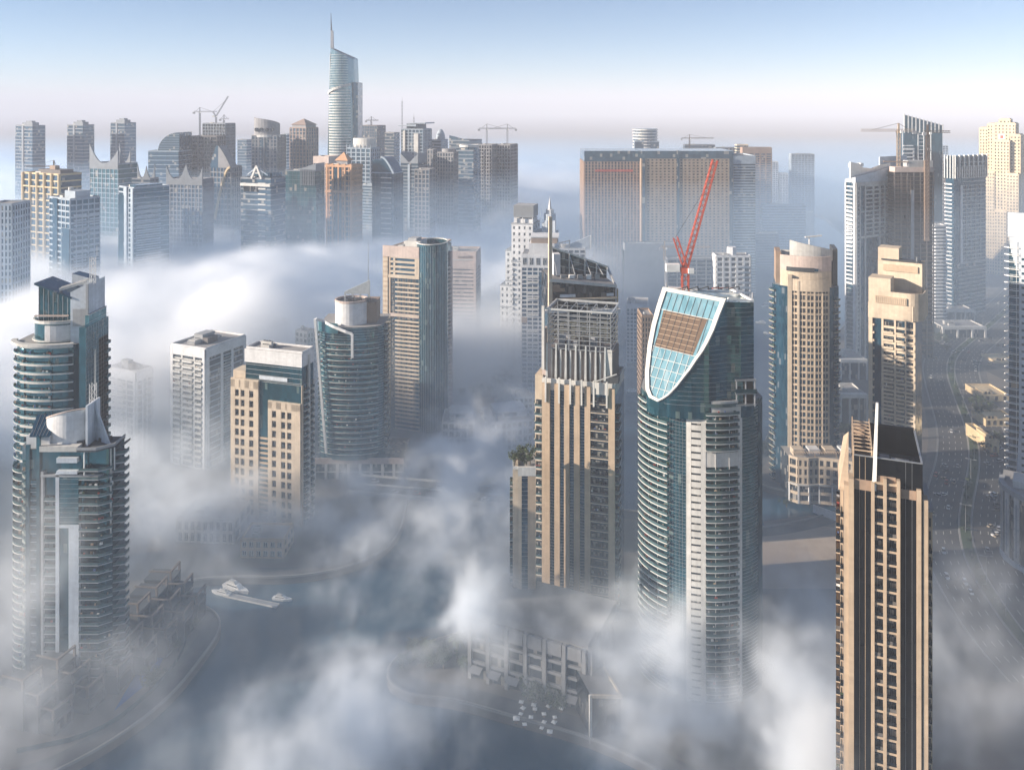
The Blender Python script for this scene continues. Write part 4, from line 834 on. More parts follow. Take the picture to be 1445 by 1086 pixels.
def black_top_tower():
    D = 424; b = Bld('apartment_tower', 'black glass topped tower with a sloping roof screen and tall beige pylon', 777, 870, 884, D, -8, 26); W, A, u = b.w, b.A, b.u; zl, zr_ = b.z(391), b.z(402); zb = b.z(440)
    c = MB(); c.box(.05, W - .05, .05, b.d, -1, zb, BLUEG); b.part('glazed_core', c)
    t = MB(); t.prism(rect(0, W - .4, 0, b.d), zb, [zl, zr_, zr_, zl], DARKG, ROOFM); b.part('black_glass_top', t)
    gr = MB(); B = b.B; nf = 30
    for f, ln, nb in ((A, W, 6), (B, b.d, 5)): b.grid(gr, f, 0, ln, 0, zb - 4, nb, nf, SAND, 1.9 if f is A else 1.2, 1.7, .5)
    B.box(gr, -.3, 2.2, .51, .8, zb - 4, zr_ - 2, SAND); b.part('facade_frame', gr)
    b.windows(A, 0, W, 0, zb - 4, 6, nf, .5, .5, DKMETAL, 1, d=.03)
    bd = MB(); A.box(bd, -.4, W + .2, .02, .9, zl - 1, zl + .5, OFFWHITE) if False else None
    bd.prism([(-.5, -.9), (W, -.9), (W, -.02), (-.5, -.02)], [zl - 1.2, zr_ - 1.2, zr_ - 1.2, zl - 1.2], [zl + .3, zr_ + .3, zr_ + .3, zl + .3], OFFWHITE); b.part('roof_edge', bd)
    sl = MB(); A.box(sl, -4, u(800), .02, 2.6, b.z(437), b.z(433), WHITE); A.box(sl, u(833), W + 1.2, .02, 3.0, b.z(440), b.z(434), WHITE); A.box(sl, u(783), W, .02, 1.6, b.z(421), b.z(418.5), BEIGE_L); A.box(sl, u(815), u(850), .02, .8, b.z(427), b.z(425.5), WHITE); A.box(sl, u(790), u(812), .02, .4, b.z(417), b.z(413), PALEBLUE); A.box(sl, u(856), u(866), .02, .4, b.z(417), b.z(413), PALEBLUE); A.box(sl, 1, u(790), .02, .2, b.z(404), b.z(399), BROWN); A.box(sl, 1, u(797), .02, .2, b.z(409), b.z(404.2), BROWN); b.part('balcony_slab', sl)
    py = MB(); py.prism(rect(-1.6, 1.4, -1.2, 3), -1, b.z(302, 430), BEIGE_L, None, rect(-.9, .6, -.6, 1.4)); b.part('pylon', py)
    # sloping glazed screen on the roof
    s0, s1, yb = b.z(352), b.z(385), 16.0; sc_ = MB(); sc_.prism([(2, yb), (W - 1, yb), (W - 1, yb + .3), (2, yb + .3)], [zl, zr_, zr_, zl], [s0, s1, s1, s0], GREYG); b.part('roof_screen', sc_)
    fr = MB(); fr.bar((1.5, yb, s0), (W - .5, yb, s1), 1.1, SILVER, .9)
    for t_ in (.05, .35, .62, .82): x = 2 + (W - 3) * t_; fr.bar((x, yb - .4, zl - 2), (x, yb - .4, s0 + (s1 - s0) * t_), .6, SILVER); fr.bar((x, yb - .4, s0 + (s1 - s0) * t_), (x, 1, zl + 1), .35, SILVER)
    for k in (.33, .66): fr.bar((2, yb - .3, zl + (s0 - zl) * k), (W - 1, yb - .3, zr_ + (s1 - zr_) * k), .25, SILVER)
    fr.bar((W - .6, 0, zr_), (W - .6, yb, s1), .9, SILVER); b.part('screen_frame', fr)
    for k in range(5):
        q = MB(); q.box(0, 2.5, 0, 2, 0, 1.4 + .3 * k, (METAL, WPAINT)[k % 2]); q.build('roof_plant', b.root, (6 + 4.6 * k, 4 + 1.1 * k, zl - .6 - .55 * k))
    ls = MB(); ls.box(3, 6.5, 8, 14, zl, s0 - 3, WHITE); b.part('lift_house', ls)
    b.balconies(b.B, b.d * .55, b.d * .8, 0, zb - 6, 28, 1.2, RAIL, OFFWHITE); return b.finish()
black_top_tower()
tower('white gridded block over the canal, between ribbed tower and curved glass tower', 884, 914, 927, 431, 736, 10, 26, wall=WHITE, g=BLUEG, A=('grid', 6, 14, .8, 1.0), B=('grid', 5, 14, .9, 1.2), units=3, band=3, name='apartment_block')
b = tower('tan shaft with dark windows just behind the tilted glass face', 906, 922, 930, 447, 560, 0, 20, wall=BROWN, g=DARKG, A=('grid', 4, 24, .8, 1.2), units=1, name='apartment_block')
# ================================================================ right hand towers
def bowed_beige_tower():
    D = 490; b = Bld('apartment_tower', 'bowed beige tower with stacked parapet walls standing at the canal edge', 1096, 1186, 1186, D, 14, 30); W, u = b.w, b.u; zr = b.z(408); zb = 0
    front = arc(W * .47, 12, W * .55, 13, 196, 330, 20); nf = 31; fh = zr / nf
    c = MB(); c.prism([(0, 9)] + front + [(W, 8), (W, 34), (0, 34)], -1, zr, BLUEG, ROOFM); b.part('glazed_core', c)
    sel = lambda a_, c_: [q for q in front if u(a_) <= q[0] <= u(c_)]
    fr = MB(); main = sel(1112, 1172)
    for k in range(0, len(main)): fr.bar((main[k][0], main[k][1] - .3, -1), (main[k][0], main[k][1] - .3, zr), .9 if k % 2 == 0 else .45, BEIGE)
    for j in range(nf + 1): fr.strip(main, .01, .7, j * fh - .6, j * fh + .55, BEIGE)
    fr.strip(main, .72, 1.1, zr - 2, zr + 5, BEIGE_L); fr.bar((main[2][0], main[2][1] - .8, -1), (main[2][0], main[2][1] - .8, zr + 4), 1.2, BEIGE_L); fr.bar((main[0][0] - .4, main[0][1] - .5, -1), (main[0][0] - .4, main[0][1] - .5, zr + 7), 2.2, BEIGE_L); b.part('facade_frame', fr)
    lb = [(0, 9), front[0], front[1], front[2]]; b.curve_balconies(lb, 2, zr, nf, 1.3, RAIL, BEIGE_L, .9)
    rb = [q for q in front if q[0] > u(1176)] + [(W, 8)]; b.curve_balconies(rb, 2, zr - 4, nf - 1, 1.2, RAIL, BEIGE, .9, inner=-1) if len(rb) > 1 else None
    me = window_mesh(2.0, fh * .52, DKMETAL, 1)
    for k in range(1, len(main) - 1, 1):
        p, q = main[k], main[k + 1]; f = Face(p, (q[0] - p[0], q[1] - p[1])); ln = math.hypot(q[0] - p[0], q[1] - p[1])
        for j in range(8 + 2 * (k % 2)): b.rep('window', window_mesh(ln * .7, fh * .5, DKMETAL, 1), f.M(ln * .15, .05, zr - (j + 1) * fh + .7))
    pw = MB(); s1 = [(q[0], q[1] + 1.5) for q in front if u(1101) < q[0] < u(1176)]; s2 = [(q[0], q[1] + 5) for q in front if u(1111) < q[0] < u(1179)]
    pw.strip(s1, -.6, .3, zr, b.z(385), BEIGE_L); pw.strip(s1[2:-4], .35, .6, b.z(385), b.z(381), BLUEG); pw.strip(s1, -.6, .4, b.z(384.9), b.z(364), PINK); pw.strip(s1[2:-5], .42, .7, b.z(386), b.z(380), DKMETAL); b.part('parapet_wall', pw)
    tk = MB(); tk.prism(s1 + [(s1[-1][0], 28), (s1[0][0], 28)], zr, b.z(370), BLUEG, ROOFM); b.part('setback_storey', tk)
    hi = MB(); n2 = len(s2)
    for i in range(n2 - 1):
        z_a, z_c = b.z(343) + (b.z(357) - b.z(343)) * i / (n2 - 1), b.z(343) + (b.z(357) - b.z(343)) * (i + 1) / (n2 - 1); p, q = s2[i], s2[i + 1]
        hi.hexa([(*p, b.z(372)), (*q, b.z(372)), (q[0], q[1] + 1, b.z(372)), (p[0], p[1] + 1, b.z(372)), (*p, z_a), (*q, z_c), (q[0], q[1] + 1, z_c), (p[0], p[1] + 1, z_a)], OFFWHITE)
    b.part('crown_wall', hi)
    lw = MB(); lw.box(0, 3, 9.2, 26, zr, b.z(362), BROWN); lw.box(W - 3, W - .5, 9, 26, zr, b.z(355), DKMETAL); b.part('stair_shaft', lw)
    cb = MB(); cb.bar((u(1145), 14, b.z(352)), (u(1145), 14, b.z(342)), .6, WPAINT); cb.bar((u(1139), 13, b.z(341)), (u(1164), 16, b.z(339)), .8, WPAINT); b.part('cleaning_cradle', cb)
    b.roof(rect(4, W - 4, 12, 30), b.z(370), units=3); return b.finish()
bowed_beige_tower()

def twin_crown_tower():
    D = 445; b = Bld('apartment_tower', 'cream balcony tower with boxy two step crown behind the black glass tower', 1226, 1292, 1303, D, 33, 24); W, A, u = b.w, b.A, b.u; zr = b.z(455); nf = 26; fh = zr / nf
    b.core(zr, BLUEG, .05); fr = MB(); px = lambda mb, a_, c_, z0, z1_, m=BEIGE_L, d=1.0: A.box(mb, u(a_), u(c_), .01, d, z0, z1_, m)
    px(fr, 1226, 1231.5, -1, zr); px(fr, 1244, 1247, -1, zr, d=.6); px(fr, 1262, 1264.5, -1, zr, d=.8); px(fr, 1277, 1279, -1, zr, d=.6); px(fr, 1289, 1292, -1, zr, d=.9)
    for j in range(nf): px(fr, 1231.5, 1234, j * fh, j * fh + 1.0, d=.9); px(fr, 1247, 1289, j * fh - .5, j * fh + .7, d=.5)
    b.part('facade_frame', fr)
    for a_, c_ in ((1245, 1261), (1265, 1276), (1279.5, 1291)): b.balconies(A, u(a_), u(c_), 0, zr - 3, nf, 1.3, BEIGE_L, BEIGE_L, .8)
    me = window_mesh(u(1254) - u(1248), fh * .55, DKMETAL, 1)
    for j in range(nf):
        for p in (1248, 1255, 1266, 1281): b.rep('window', me, A.M(u(p), .03, j * fh + .8))
    b.balconies(Face((0, 14), (0, -1)), 0, 6, 0, zr - 3, nf, 1.2, BEIGE_L, BEIGE_L)
    c1 = MB(); c1.box(-.2, W - 1, -.8, 24, zr, b.z(433), BEIGE_L); c1.box(0, u(1257), -.9, 10, b.z(433), b.z(397), BEIGE_L); c1.box(u(1231), u(1291), 1, 22, b.z(433) + .01, b.z(420), BEIGE_L); b.part('crown_block', c1)
    cu = arc(u(1280), 5, u(1298) - u(1280), 6, 180, 360, 14); c2 = MB(); c2.strip([(u(1233), -1.2)] + [(u(1280), -1.2)] + [(u(1280) + 7.5 * math.sin(R(t)), 5.5 - 6.7 * math.cos(R(t))) for t in (15, 30, 45, 60, 75, 90)] + [(u(1280) + 7.5, 20)], -.5, 0, zr + .4, b.z(415), BEIGE_L); b.part('crown_wall', c2)
    c3 = MB(); c3.box(u(1236), u(1280), -1.9, -1.25, b.z(432), b.z(422), TAN)
    for k in range(16): c3.box(u(1236.5) + k * .95, u(1236.5) + k * .95 + .25, -2.1, -1.92, b.z(431), b.z(423), BEIGE_L)
    b.part('louvre_panel', c3)
    t = MB(); t.box(u(1232), u(1296), 14, 26, b.z(433) + .01, b.z(378), BEIGE_L); t.box(u(1232), u(1262), 14.5, 25, b.z(378) + .01, b.z(359), BEIGE_L); t.box(u(1240), u(1290), 13.3, 13.98, b.z(392), b.z(383), TAN); b.part('upper_crown', t)
    q = MB(); q.box(u(1237), u(1292), 13.5, 20, b.z(377), b.z(375), DKMETAL); q.bar((u(1288), 14, b.z(378)), (u(1288), 14, b.z(369)), .5, METAL); b.part('roof_plant', q); return b.finish()
twin_crown_tower()

def slant_roof_tower():
    D = 742; b = Bld('apartment_tower', 'white framed tower with blue glass strips and sweeping slanted grey roof', 1193, 1207, 1262, D, 58); A, B, W, Q, u, v = b.A, b.B, b.w, b.d, b.u, b.v; zr = b.z(258); nf = 42; fh = zr / nf; b.core(zr, BLUEG, .05)
    fr = MB(); pb = lambda a_, c_, z0, z1_, m=OFFWHITE, d=.9: B.box(fr, v(a_), v(c_), .01, d, z0, z1_, m); zm = b.z(336)
    A.box(fr, 0, W * .12, .01, .9, -1, zr, WHITE); A.box(fr, W * .84, W, .01, .9, -1, zr, WHITE); B.box(fr, 0, 2.4, .01, .9, -1, zr, OFFWHITE)
    for j in range(nf): A.box(fr, W * .12, W * .84, .01, .5, j * fh - .5, j * fh + .6, WHITE); pb(1207, 1212, j * fh - .5, j * fh + .6, d=.6)
    for p_ in (1212, 1219.5, 1231, 1240, 1247, 1256): pb(p_, p_ + 1.6, zm if p_ in (1231, 1256) else -1, zr)
    for j in range(nf):
        if j * fh > zm: pb(1213 if j % 7 == 0 else 1221, 1262, j * fh - .6, j * fh + .7, d=.6)
    pb(1212, 1262, zm - 1, zm + 1); pb(1207, 1262, zr - 3, zr); b.part('facade_frame', fr)
    b.balconies(A, W * .14, W * .8, b.z(400), zr - 4, 24, 1.8, WHITE, WHITE, .8); b.balconies(A, W * .14, W * .8, 0, b.z(402), 18, 1.0, RAIL, WHITE)
    me = window_mesh(v(1211.5) - v(1208.8), fh * .55, WPAINT, 0)
    for j in range(nf): b.rep('window', me, B.M(v(1208.8), .05, j * fh + .8))
    t = MB(); t.prism(rect(-.3, W + .3, -.3, Q), zr + .01, [b.z(254), b.z(250), b.z(238), b.z(240)], PALEBLUE, SILVER); b.part('slanted_roof', t)
    s = MB(); pts = [(1206, 229), (1214, 231), (1224, 238), (1236, 240), (1247, 236), (1262, 233)]
    for (pa, za), (pc, zc) in zip(pts, pts[1:]):
        p, q = B.p(v(pa), -4, 0), B.p(v(pc), -4, 0); n_ = -B.n * 1.4; s.hexa([(p.x, p.y, zr), (q.x, q.y, zr), (q.x + n_.x, q.y + n_.y, zr), (p.x + n_.x, p.y + n_.y, zr), (p.x, p.y, b.z(za)), (q.x, q.y, b.z(zc)), (q.x + n_.x, q.y + n_.y, b.z(zc)), (p.x + n_.x, p.y + n_.y, b.z(za))], SILVER)
    b.part('sweeping_screen', s)
    for k in range(3):
        q = MB(); q.box(-4, 0, 0, 4, 0, 3.2, WPAINT); p = B.p(v(1211) + 6 * k, -6, 0); q.build('roof_plant', b.root, (p.x, p.y, b.z(237)))
    wr = MB(); B.box(wr, v(1250), v(1288), -7, -6, zr - 5, b.z(224), PALEBLUE); b.part('rear_fin', wr); return b.finish()
slant_roof_tower()

DKBR = stone('dark_brown_concrete', (.13, .095, .075))
def construction_tower():
    D = 750; b = Bld('unfinished_tower', 'dark concrete tower under construction with open floors and a hoist', 1262, 1318, 1318, D, 0, 16, cat='construction site'); W, A, u = b.w, b.A, b.u; z1 = b.z(243); nf = 44; fh = z1 / nf
    c = MB(); c.box(1, W - 1, 1, b.d - 1, -1, z1, BLACKG); b.part('concrete_core', c)
    s = MB(); s.box(0, 0, 0, 0, 0, 0, DARKC) if False else None
    sm = MB(); sm.box(-.3, W + .3, -.3, b.d, -.35, .05, DKBR); me = sm.mesh('floor_slab')
    for j in range(nf + 1): b.rep('floor_slab', me, Matrix.Translation((0, 0, j * fh)))
    p = MB()
    for f, ln, nb in ((A, W, 6), (b.B, b.d, 5)):
        for k in range(nb + 1): x = (ln - .8) * k / nb; f.box(p, x, x + .8, -.7, .05, -1, z1, DARKC)
    A.box(p, u(1285), u(1289), .06, .9, -1, b.z(268), GREY); b.part('concrete_column', p)
    t = MB(); t.box(1, W, 1, b.d - 4, z1, b.z(236), PINK); t.box(u(1283), W, 2, b.d - 4, b.z(236) + .01, b.z(227), GREY); b.part('top_formwork', t)
    n = MB()
    for j in range(0, nf, 1): n.bar((-.8, -.9, j * fh + 1.2), (u(1284), -.9, j * fh + 1.2), .22, BROWN)
    for k in range(5): n.bar((-.8 + (u(1284) + .8) * k / 4, -1.1, 0), (-.8 + (u(1284) + .8) * k / 4, -1.1, z1 - 3), .24, DKBR)
    b.part('scaffold', n)
    h = MB(); lattice(h, (u(1307), -1.6, b.z(335)), (u(1307), -1.6, b.z(225)), 2.6, BROWNM, t=.4); h.box(u(1304), u(1311), -.8, .5, b.z(340), b.z(226), BROWN); b.part('hoist_tower', h)
    ar = MB(); ar.bar((u(1248), 2, b.z(228)), (u(1284), 2, b.z(229)), 1.0, BROWN); ar.bar((u(1275), 3, z1), (u(1275), 3, b.z(226)), .8, DKMETAL); b.part('concrete_boom', ar); return b.finish()
construction_tower()

def blue_screen_tower():
    D = 950; b = Bld('apartment_tower', 'bright blue glass tower with white balcony bands and a slanting louvred top', 1276, 1330, 1330, D, 0, 20); W, A, u = b.w, b.A, b.u; z1 = b.z(185); nf = 46; fh = z1 / nf; b.core(z1, BLUEG, .05)
    fr = MB(); px = lambda a_, c_, z0, z1_, m=WHITE, d=.8: A.box(fr, u(a_), u(c_), .01, d, z0, z1_, m)
    for p in (1273, 1295, 1303, 1313): px(p, p + 1, 0, z1, d=.6)
    px(1288, 1290, 0, b.z(212)); px(1273, 1290, b.z(212), b.z(209)); px(1308, 1314, b.z(212), b.z(209))
    for j in range(nf): px(1274, 1288, j * fh, j * fh + 1.2, d=1.4) if j * fh < b.z(204) else None; px(1296, 1304, j * fh, j * fh + .6, d=.4)
    b.part('facade_frame', fr); bf = MB(); b.grid(bf, b.B, 0, b.d, 0, b.z(212), 4, nf - 6, WHITE, .8, 1.3, 1.0, 1.0); b.part('side_frame', bf)
    t = MB(); t.prism(rect(0, W, -.2, 1), z1, [b.z(162), b.z(177), b.z(177), b.z(162)], BLUEG); t.prism(rect(W - 1, W, 1.01, b.d), z1, [b.z(177), b.z(177), b.z(174), b.z(174)], BLUEG); b.part('top_screen', t)
    l = MB()
    for k in range(11): x = W * k / 10; l.bar((x, -.6, z1 - 2), (x, -.6, b.z(162) + (b.z(177) - b.z(162)) * k / 10 + 1), 1.0, WHITE)
    b.part('louvre_fin', l)
    for k in range(4):
        q = MB(); q.box(0, 2, 0, 2, 0, 3, DKMETAL); q.build('roof_plant', b.root, (W * (.3 + .17 * k), 6, b.z(176) - 2 - k))
    return b.finish()
blue_screen_tower()
tower('narrow pinkish block squeezed beside the bright blue glass tower', 1330, 1342, 1342, 230, 1040, 0, 12, wall=PINK, g=GREYG, A=('grid', 3, 44, 1.0, 1.4), units=1)
tower('small hazy blue tower top behind the bright blue glass tower', 1326, 1338, 1338, 206, 1700, 0, 12, wall=PALEBLUE, g=BLUEG, A=('grid', 3, 40, 1.0, 1.2), units=1)

def louvred_blue_tower():
    D = 900; b = Bld('office_tower', 'navy glass tower with vertical louvred crown and framed grid panel', 1334, 1346, 1391, D, 62); A, B, W, Q, v = b.A, b.B, b.w, b.d, b.v; z1 = b.z(225); nf = 40; fh = z1 / nf; b.core(z1, BLUEG, .05)
    fr = MB(); pb = lambda a_, c_, z0, z1_, m=OFFWHITE, d=.6: B.box(fr, v(a_), v(c_), .01, d, z0, z1_, m)
    pb(1355, 1357.5, b.z(372), b.z(262), WHITE, .9); pb(1353, 1391, b.z(374), b.z(371), GREY)
    for p_ in (1363, 1369, 1376, 1383): pb(p_, p_ + .8, b.z(372), b.z(262), GREY)
    for j in range(nf): pb(1357.5 if j * fh > b.z(372) else 1352, 1391, j * fh, j * fh + .9, OFFWHITE, .7)
    for p_ in (1350, 1363, 1373): pb(p_, p_ + 2.5, b.z(378), b.z(374), PINK, .8)
    b.part('facade_frame', fr); b.balconies(A, .2, W * .9, 0, b.z(255), 34, 2.0, WHITE, WHITE, 1.0)
    cr = MB(); zc, zt = b.z(252), b.z(219)
    for k in range(15): x = Q * k / 14; B.box(cr, max(0, x - .5), x + .5, .3, 1.8, zc, b.z(236) if k % 2 else zt, SILVER)
    for k in range(4): x = W * k / 3; A.box(cr, x - .4, x + .4, .3, 1.6, zc, zt, SILVER)
    b.part('louvred_crown', cr); q = MB(); q.box(W * .3, W + .1, -.1, Q, z1 - .1, b.z(220), BLUEG); b.part('crown_screen', q); q = MB(); q.box(.2, W * .28, .3, 8, z1 - 4, b.z(222), WHITE); b.part('stair_shaft', q); return b.finish()
louvred_blue_tower()
b = tower('slim white tower of stacked rounded balconies beside the navy glass tower', 1318, 1335, 1335, 319, 870, 0, 12, wall=WHITE, g=GREYG, A=('band', 1, 28, .5, 1.7, 1.4), L=('band', 1, 28, .5, 1.7, 1.4), units=1, name='apartment_tower', fin=False)
q = MB(); lattice(q, (0, 0, b.h + 2), (b.w, 0, b.h + 2), 3.4, GREYP, t=.4); b.part('roof_pergola', q); b.balconies(b.A, 0, b.w * .6, 0, b.h, 28, 2.2, WHITE, WHITE, 1.0, d=1.41); b.finish()

def stepped_cream(label, l, c, r, top, D, a, steps, seed, emblem=False):
    b = Bld('apartment_tower', label, l, c, r, D, a); W, A, u = b.w, b.A, b.u; nf = 42
    def blk(x0, x1, y0, y1, zt, nb, nb2):
        cc = MB(); cc.box(x0, x1, y0, y1, -1, zt, DARKG); b.part('glazed_core', cc); fr = MB(); f = Face((x0, y0), (1, 0)); n = max(6, int(zt / 4.2)); b.grid(fr, f, 0, x1 - x0, 0, zt, nb, n, SANDY, (x1 - x0) / nb * .58, 2.3, .6, .6); f2 = Face((x1, y0), (0, 1)); b.grid(fr, f2, 0, y1 - y0, 0, zt, nb2, n, SANDY, (y1 - y0) / nb2 * .6, 2.3, .6, .6); f3 = Face((x0, y1), (0, -1)); b.grid(fr, f3, 0, y1 - y0, 0, zt, nb2, n, SANDY, (y1 - y0) / nb2 * .6, 2.3, .6, .6)
        fr.box(x0 - .6, x1 + .6, y0 - .6, y1, zt + .01, zt + 1.2, SANDY); fr.box(x0 + .8, x1 - .8, y0 + .2, y1, zt + 1.21, zt + 2.4, SANDY); b.part('wall', fr); b.windows(f, 0, x1 - x0, 0, zt, nb, n, .36, .45, DKMETAL, 0, d=.03)
    for (a_, c_, y0, y1, tp, nb, nb2) in steps: blk(u(a_), u(c_), y0, y1, b.z(tp), nb, nb2)
    if emblem:
        e = MB(); x = u(1414); A.box(e, x - 2.6, x + 2.6, .0, .0, 0, 0, REDP) if False else None
        f = Face((0, -3.7), (1, 0)); f.box(e, x - 3.4, x + 3.4, .01, .3, b.z(197), b.z(190), WPAINT); f.box(e, x - 1.7, x + 1.7, .31, .5, b.z(195.6), b.z(191.5), REDP); b.part('roof_sign', e)
    return b.finish()
SANDY = stone('cream_render', (.66, .54, .38))
stepped_cream('huge cream stepped residential tower with a red and white roof sign', 1380, 1440, 1446, 180, 1110, 36, [(1380, 1396, 14, 44, 183, 4, 5), (1392, 1404, 10, 44, 177, 3, 5), (1402, 1432, 8, 44, 176, 6, 6), (1408, 1424, 14, 36, 170, 3, 4), (1403, 1425, -3, 10, 200, 5, 3), (1425, 1440, 2, 40, 192, 3, 5), (1390, 1404, -4, 12, 245, 4, 3), (1421, 1438, -5, 10, 247, 4, 3), (1404, 1421, -6, -2, 300, 4, 1)], 1, True)
stepped_cream('cream stepped residential tower cut by the picture edge behind the huge one', 1441, 1462, 1470, 205, 1150, 38, [(1439, 1450, 0, 34, 209, 3, 5), (1448, 1462, 6, 34, 190, 3, 4)], 2)

def edge_blade_tower():
    D = 476; b = Bld('apartment_tower', 'white faced tower with spiky balcony edge rising at the highway bend', 1421, 1490, 1490, D, 31, 24); W, u = b.w, b.u; zt = b.z(303); nf = 40; fh = zt / nf; b.core(zt - 8, BLUEG, .1, x0=1.0)
    w_ = MB(); A = b.A
    A.box(w_, u(1438), W, .02, 1.0, -1, zt - 14, PALEBLUE); A.box(w_, u(1422), W, .02, .9, zt - 13.9, zt, PALEBLUE)
    for k in range(10):
        t = k / 9; A.box(w_, u(1424 + 14 * t ** 1.5), u(1438) + .01, .02, .95, zt - 14 - (k + 1) * 2.3, zt - 14 - k * 2.3 - .003, PALEBLUE)
    b.part('white_wall', w_)
    win = MB()
    for j in range(1, 34): A.box(win, u(1441.5), W - 1, 1.01, 1.04, j * fh + 1.2, j * fh + 2.6, BLUEG)
    b.part('window_band', win)
    dg = MB(); dg.bar((u(1435), -1.2, b.z(700)), (u(1441), -1.2, b.z(600)), 1.4, PALEBLUE); b.part('diagonal_strut', dg)
    m = MB(); x1 = u(1438); m.prism([(0.2, 2), (1.2, -1.5), (x1, -1.8), (x1, .9), (.2, 2.5)], -.25, 0, WPAINT); m.prism([(.2, 2), (-1.4, .2), (1.2, -1.7), (1.2, -1.5)], -.1, .35, WPAINT); m.box(1.2, x1, -1.8, -1.7, .01, .18, WPAINT); m.box(1.2, x1, -1.8, -1.7, .9, 1.05, WPAINT); m.box(x1 - 1.4, x1 - 1.2, -1.7, -1.5, .01, fh - .3, WPAINT); me = m.mesh('balcony')
    for j in range(nf - 4): b.rep('balcony', me, Matrix.Translation((0, 0, j * fh)))
    pa = MB(); A.box(pa, u(1427), u(1437.5), .02, .5, b.z(555), b.z(546), TAN); b.part('unfinished_panel', pa); return b.finish()
edge_blade_tower()

def curved_lowrise():
    D = 478; b = Bld('lowrise_block', 'curved cream five storey block with rooftop terraces behind the promenade pool', 1117, 1216, 1216, D, 0, 20, cat='low building'); u = b.u; W = b.w; z1 = b.z(632, 492); fr_ = [(u(1117), 4), (u(1126), .5), (u(1140), -.5), (u(1155), .3), (u(1172), -1.5), (u(1190), -4), (u(1212), -8)]
    c = MB(); c.prism(fr_ + [(W, 16), (0, 20)], -1, z1 - 1, GREYG, ROOFM); b.part('glazed_core', c); w_ = MB(); nf = 5; fh = z1 / nf
    for j in range(nf + 1): w_.strip(fr_, .01, .8, max(-1, j * fh - 1.0), j * fh + .5, BEIGE_L)
    for i in range(len(fr_) - 1):
        p, q = fr_[i], fr_[i + 1]; ln = math.hypot(q[0] - p[0], q[1] - p[1]); f = Face(p, (q[0] - p[0], q[1] - p[1])); nb = max(1, round(ln / 3.4))
        for k in range(nb + 1): x = ln * k / nb; f.box(w_, max(0, x - .7), min(ln, x + .7), .01, .75, 2 * fh, z1, BEIGE_L)
        for j in range(2, nf):
            for k in range(nb): b.rep('window', window_mesh(ln / nb - 1.5, fh * .5, DKMETAL, 1), f.M(ln * k / nb + .75, .05, j * fh + .7))
        f.box(w_, 0, .8, .02, 1.0, -1, 2 * fh, WHITE)
    w_.strip(fr_, -.2, 1.6, 2 * fh - .3, 2 * fh + .35, OFFWHITE); b.part('wall', w_)
    bl = MB(); bl.strip(fr_[1:3], .8, 1.6, 0, .2, OFFWHITE); t = MB()
    for k in range(4): t.box(3 + 9 * k, 9 + 9 * k, 6, 12, z1 - .99, z1 + 2.4 + .01 * k, (BEIGE_L, WHITE)[k % 2])
    b.part('roof_pavilion', t); pg = MB()
    for k in range(26): pg.bar((2 + 1.35 * k, 2.2, z1 + 1.6), (2 + 1.35 * k, 5.6, z1 + 1.6), .25, TAN)
    for x in (2, 14, 26, 35): pg.bar((x, 2.2, z1 - 1), (x, 2.2, z1 + 1.6), .3, TAN)
    b.part('roof_pergola', pg)
    sg = MB(); p, q = fr_[4], fr_[5]; f = Face(p, (q[0] - p[0], q[1] - p[1])); f.box(sg, 2.6, 6.0, 1.0, 1.3, 3.4, 7.2, plain('navy_paint', (.02, .035, .14), .5)); f.box(sg, 3.7, 4.9, 1.31, 1.42, 4.6, 6.1, WPAINT); b.part('hanging_banner', sg); return b.finish()
curved_lowrise()
def minaret():
    D = 448; x = X(1194.5, D); r = empty('minaret', (x, D, GZ)); tag(r, 'slender white minaret rising beside the curved cream block', 'minaret')
    z = lambda py: Z(py, D) - GZ; s = MB(); o = lambda rr: arc(0, 0, rr, rr, 22.5, 382.5, 8)[:-1]
    s.prism(o(1.6), 0, z(660), WHITE, None, o(1.3)); s.prism(o(1.15), z(655), z(632), WHITE, None, o(.9)); s.build('shaft', r); g = MB(); g.prism(o(1.35), z(660) + .01, z(655) - .01, OFFWHITE, None, o(2.0)); g.build('gallery', r); c = MB(); c.prism(o(1.1), z(632) + .01, z(612), WHITE, None, o(.12)); c.build('spire_cap', r); f = MB(); f.tube((0, 0, z(612) + .01), (0, 0, z(604)), .12, .05, DKMETAL); f.build('finial', r)
minaret()
def striped_corner():
    D = 398; b = Bld('lowrise_block', 'pale striped low building with flat rim beside the highway bend', 1411, 1500, 1500, D, 33, 20, cat='low building'); z1 = b.z(712); W = b.w; fr_ = [(0, 20), (0, 13), (2, 7), (6, 2), (11, -2), (W, -9)]
    c = MB(); c.prism(fr_ + [(W, 30), (0, 30)], -1, z1, GREYG, ROOFM); b.part('glazed_core', c); w_ = MB()
    for i in range(len(fr_) - 1):
        p, q = fr_[i], fr_[i + 1]; ln = math.hypot(q[0] - p[0], q[1] - p[1]); f = Face(p, (q[0] - p[0], q[1] - p[1])); nb = max(1, round(ln / 5))
        for k in range(nb):
            x = ln * k / nb; f.box(w_, x, x + 2.9, .01, .5, 2.5, z1 - 2, OFFWHITE); f.box(w_, x + 1.0, x + 1.9, .51, .6, 5, z1 - 5, GREY)
            for j in range(6): f.box(w_, x + .2, x + 2.7, .51, .56, 3 + j * (z1 - 5) / 6, 3.35 + j * (z1 - 5) / 6, GREY)
    w_.strip(fr_, .01, .9, -1, 2.4, PALEBLUE); b.part('wall', w_); r_ = MB(); r_.strip(fr_, -1.2, 1.3, z1 - 1.6, z1 + .9, GREY); b.part('roof_rim', r_); t = MB(); t.box(5, 12, 8, 20, z1 + .01, z1 + 3.5, OFFWHITE); b.part('roof_plant', t); return b.finish()
striped_corner()
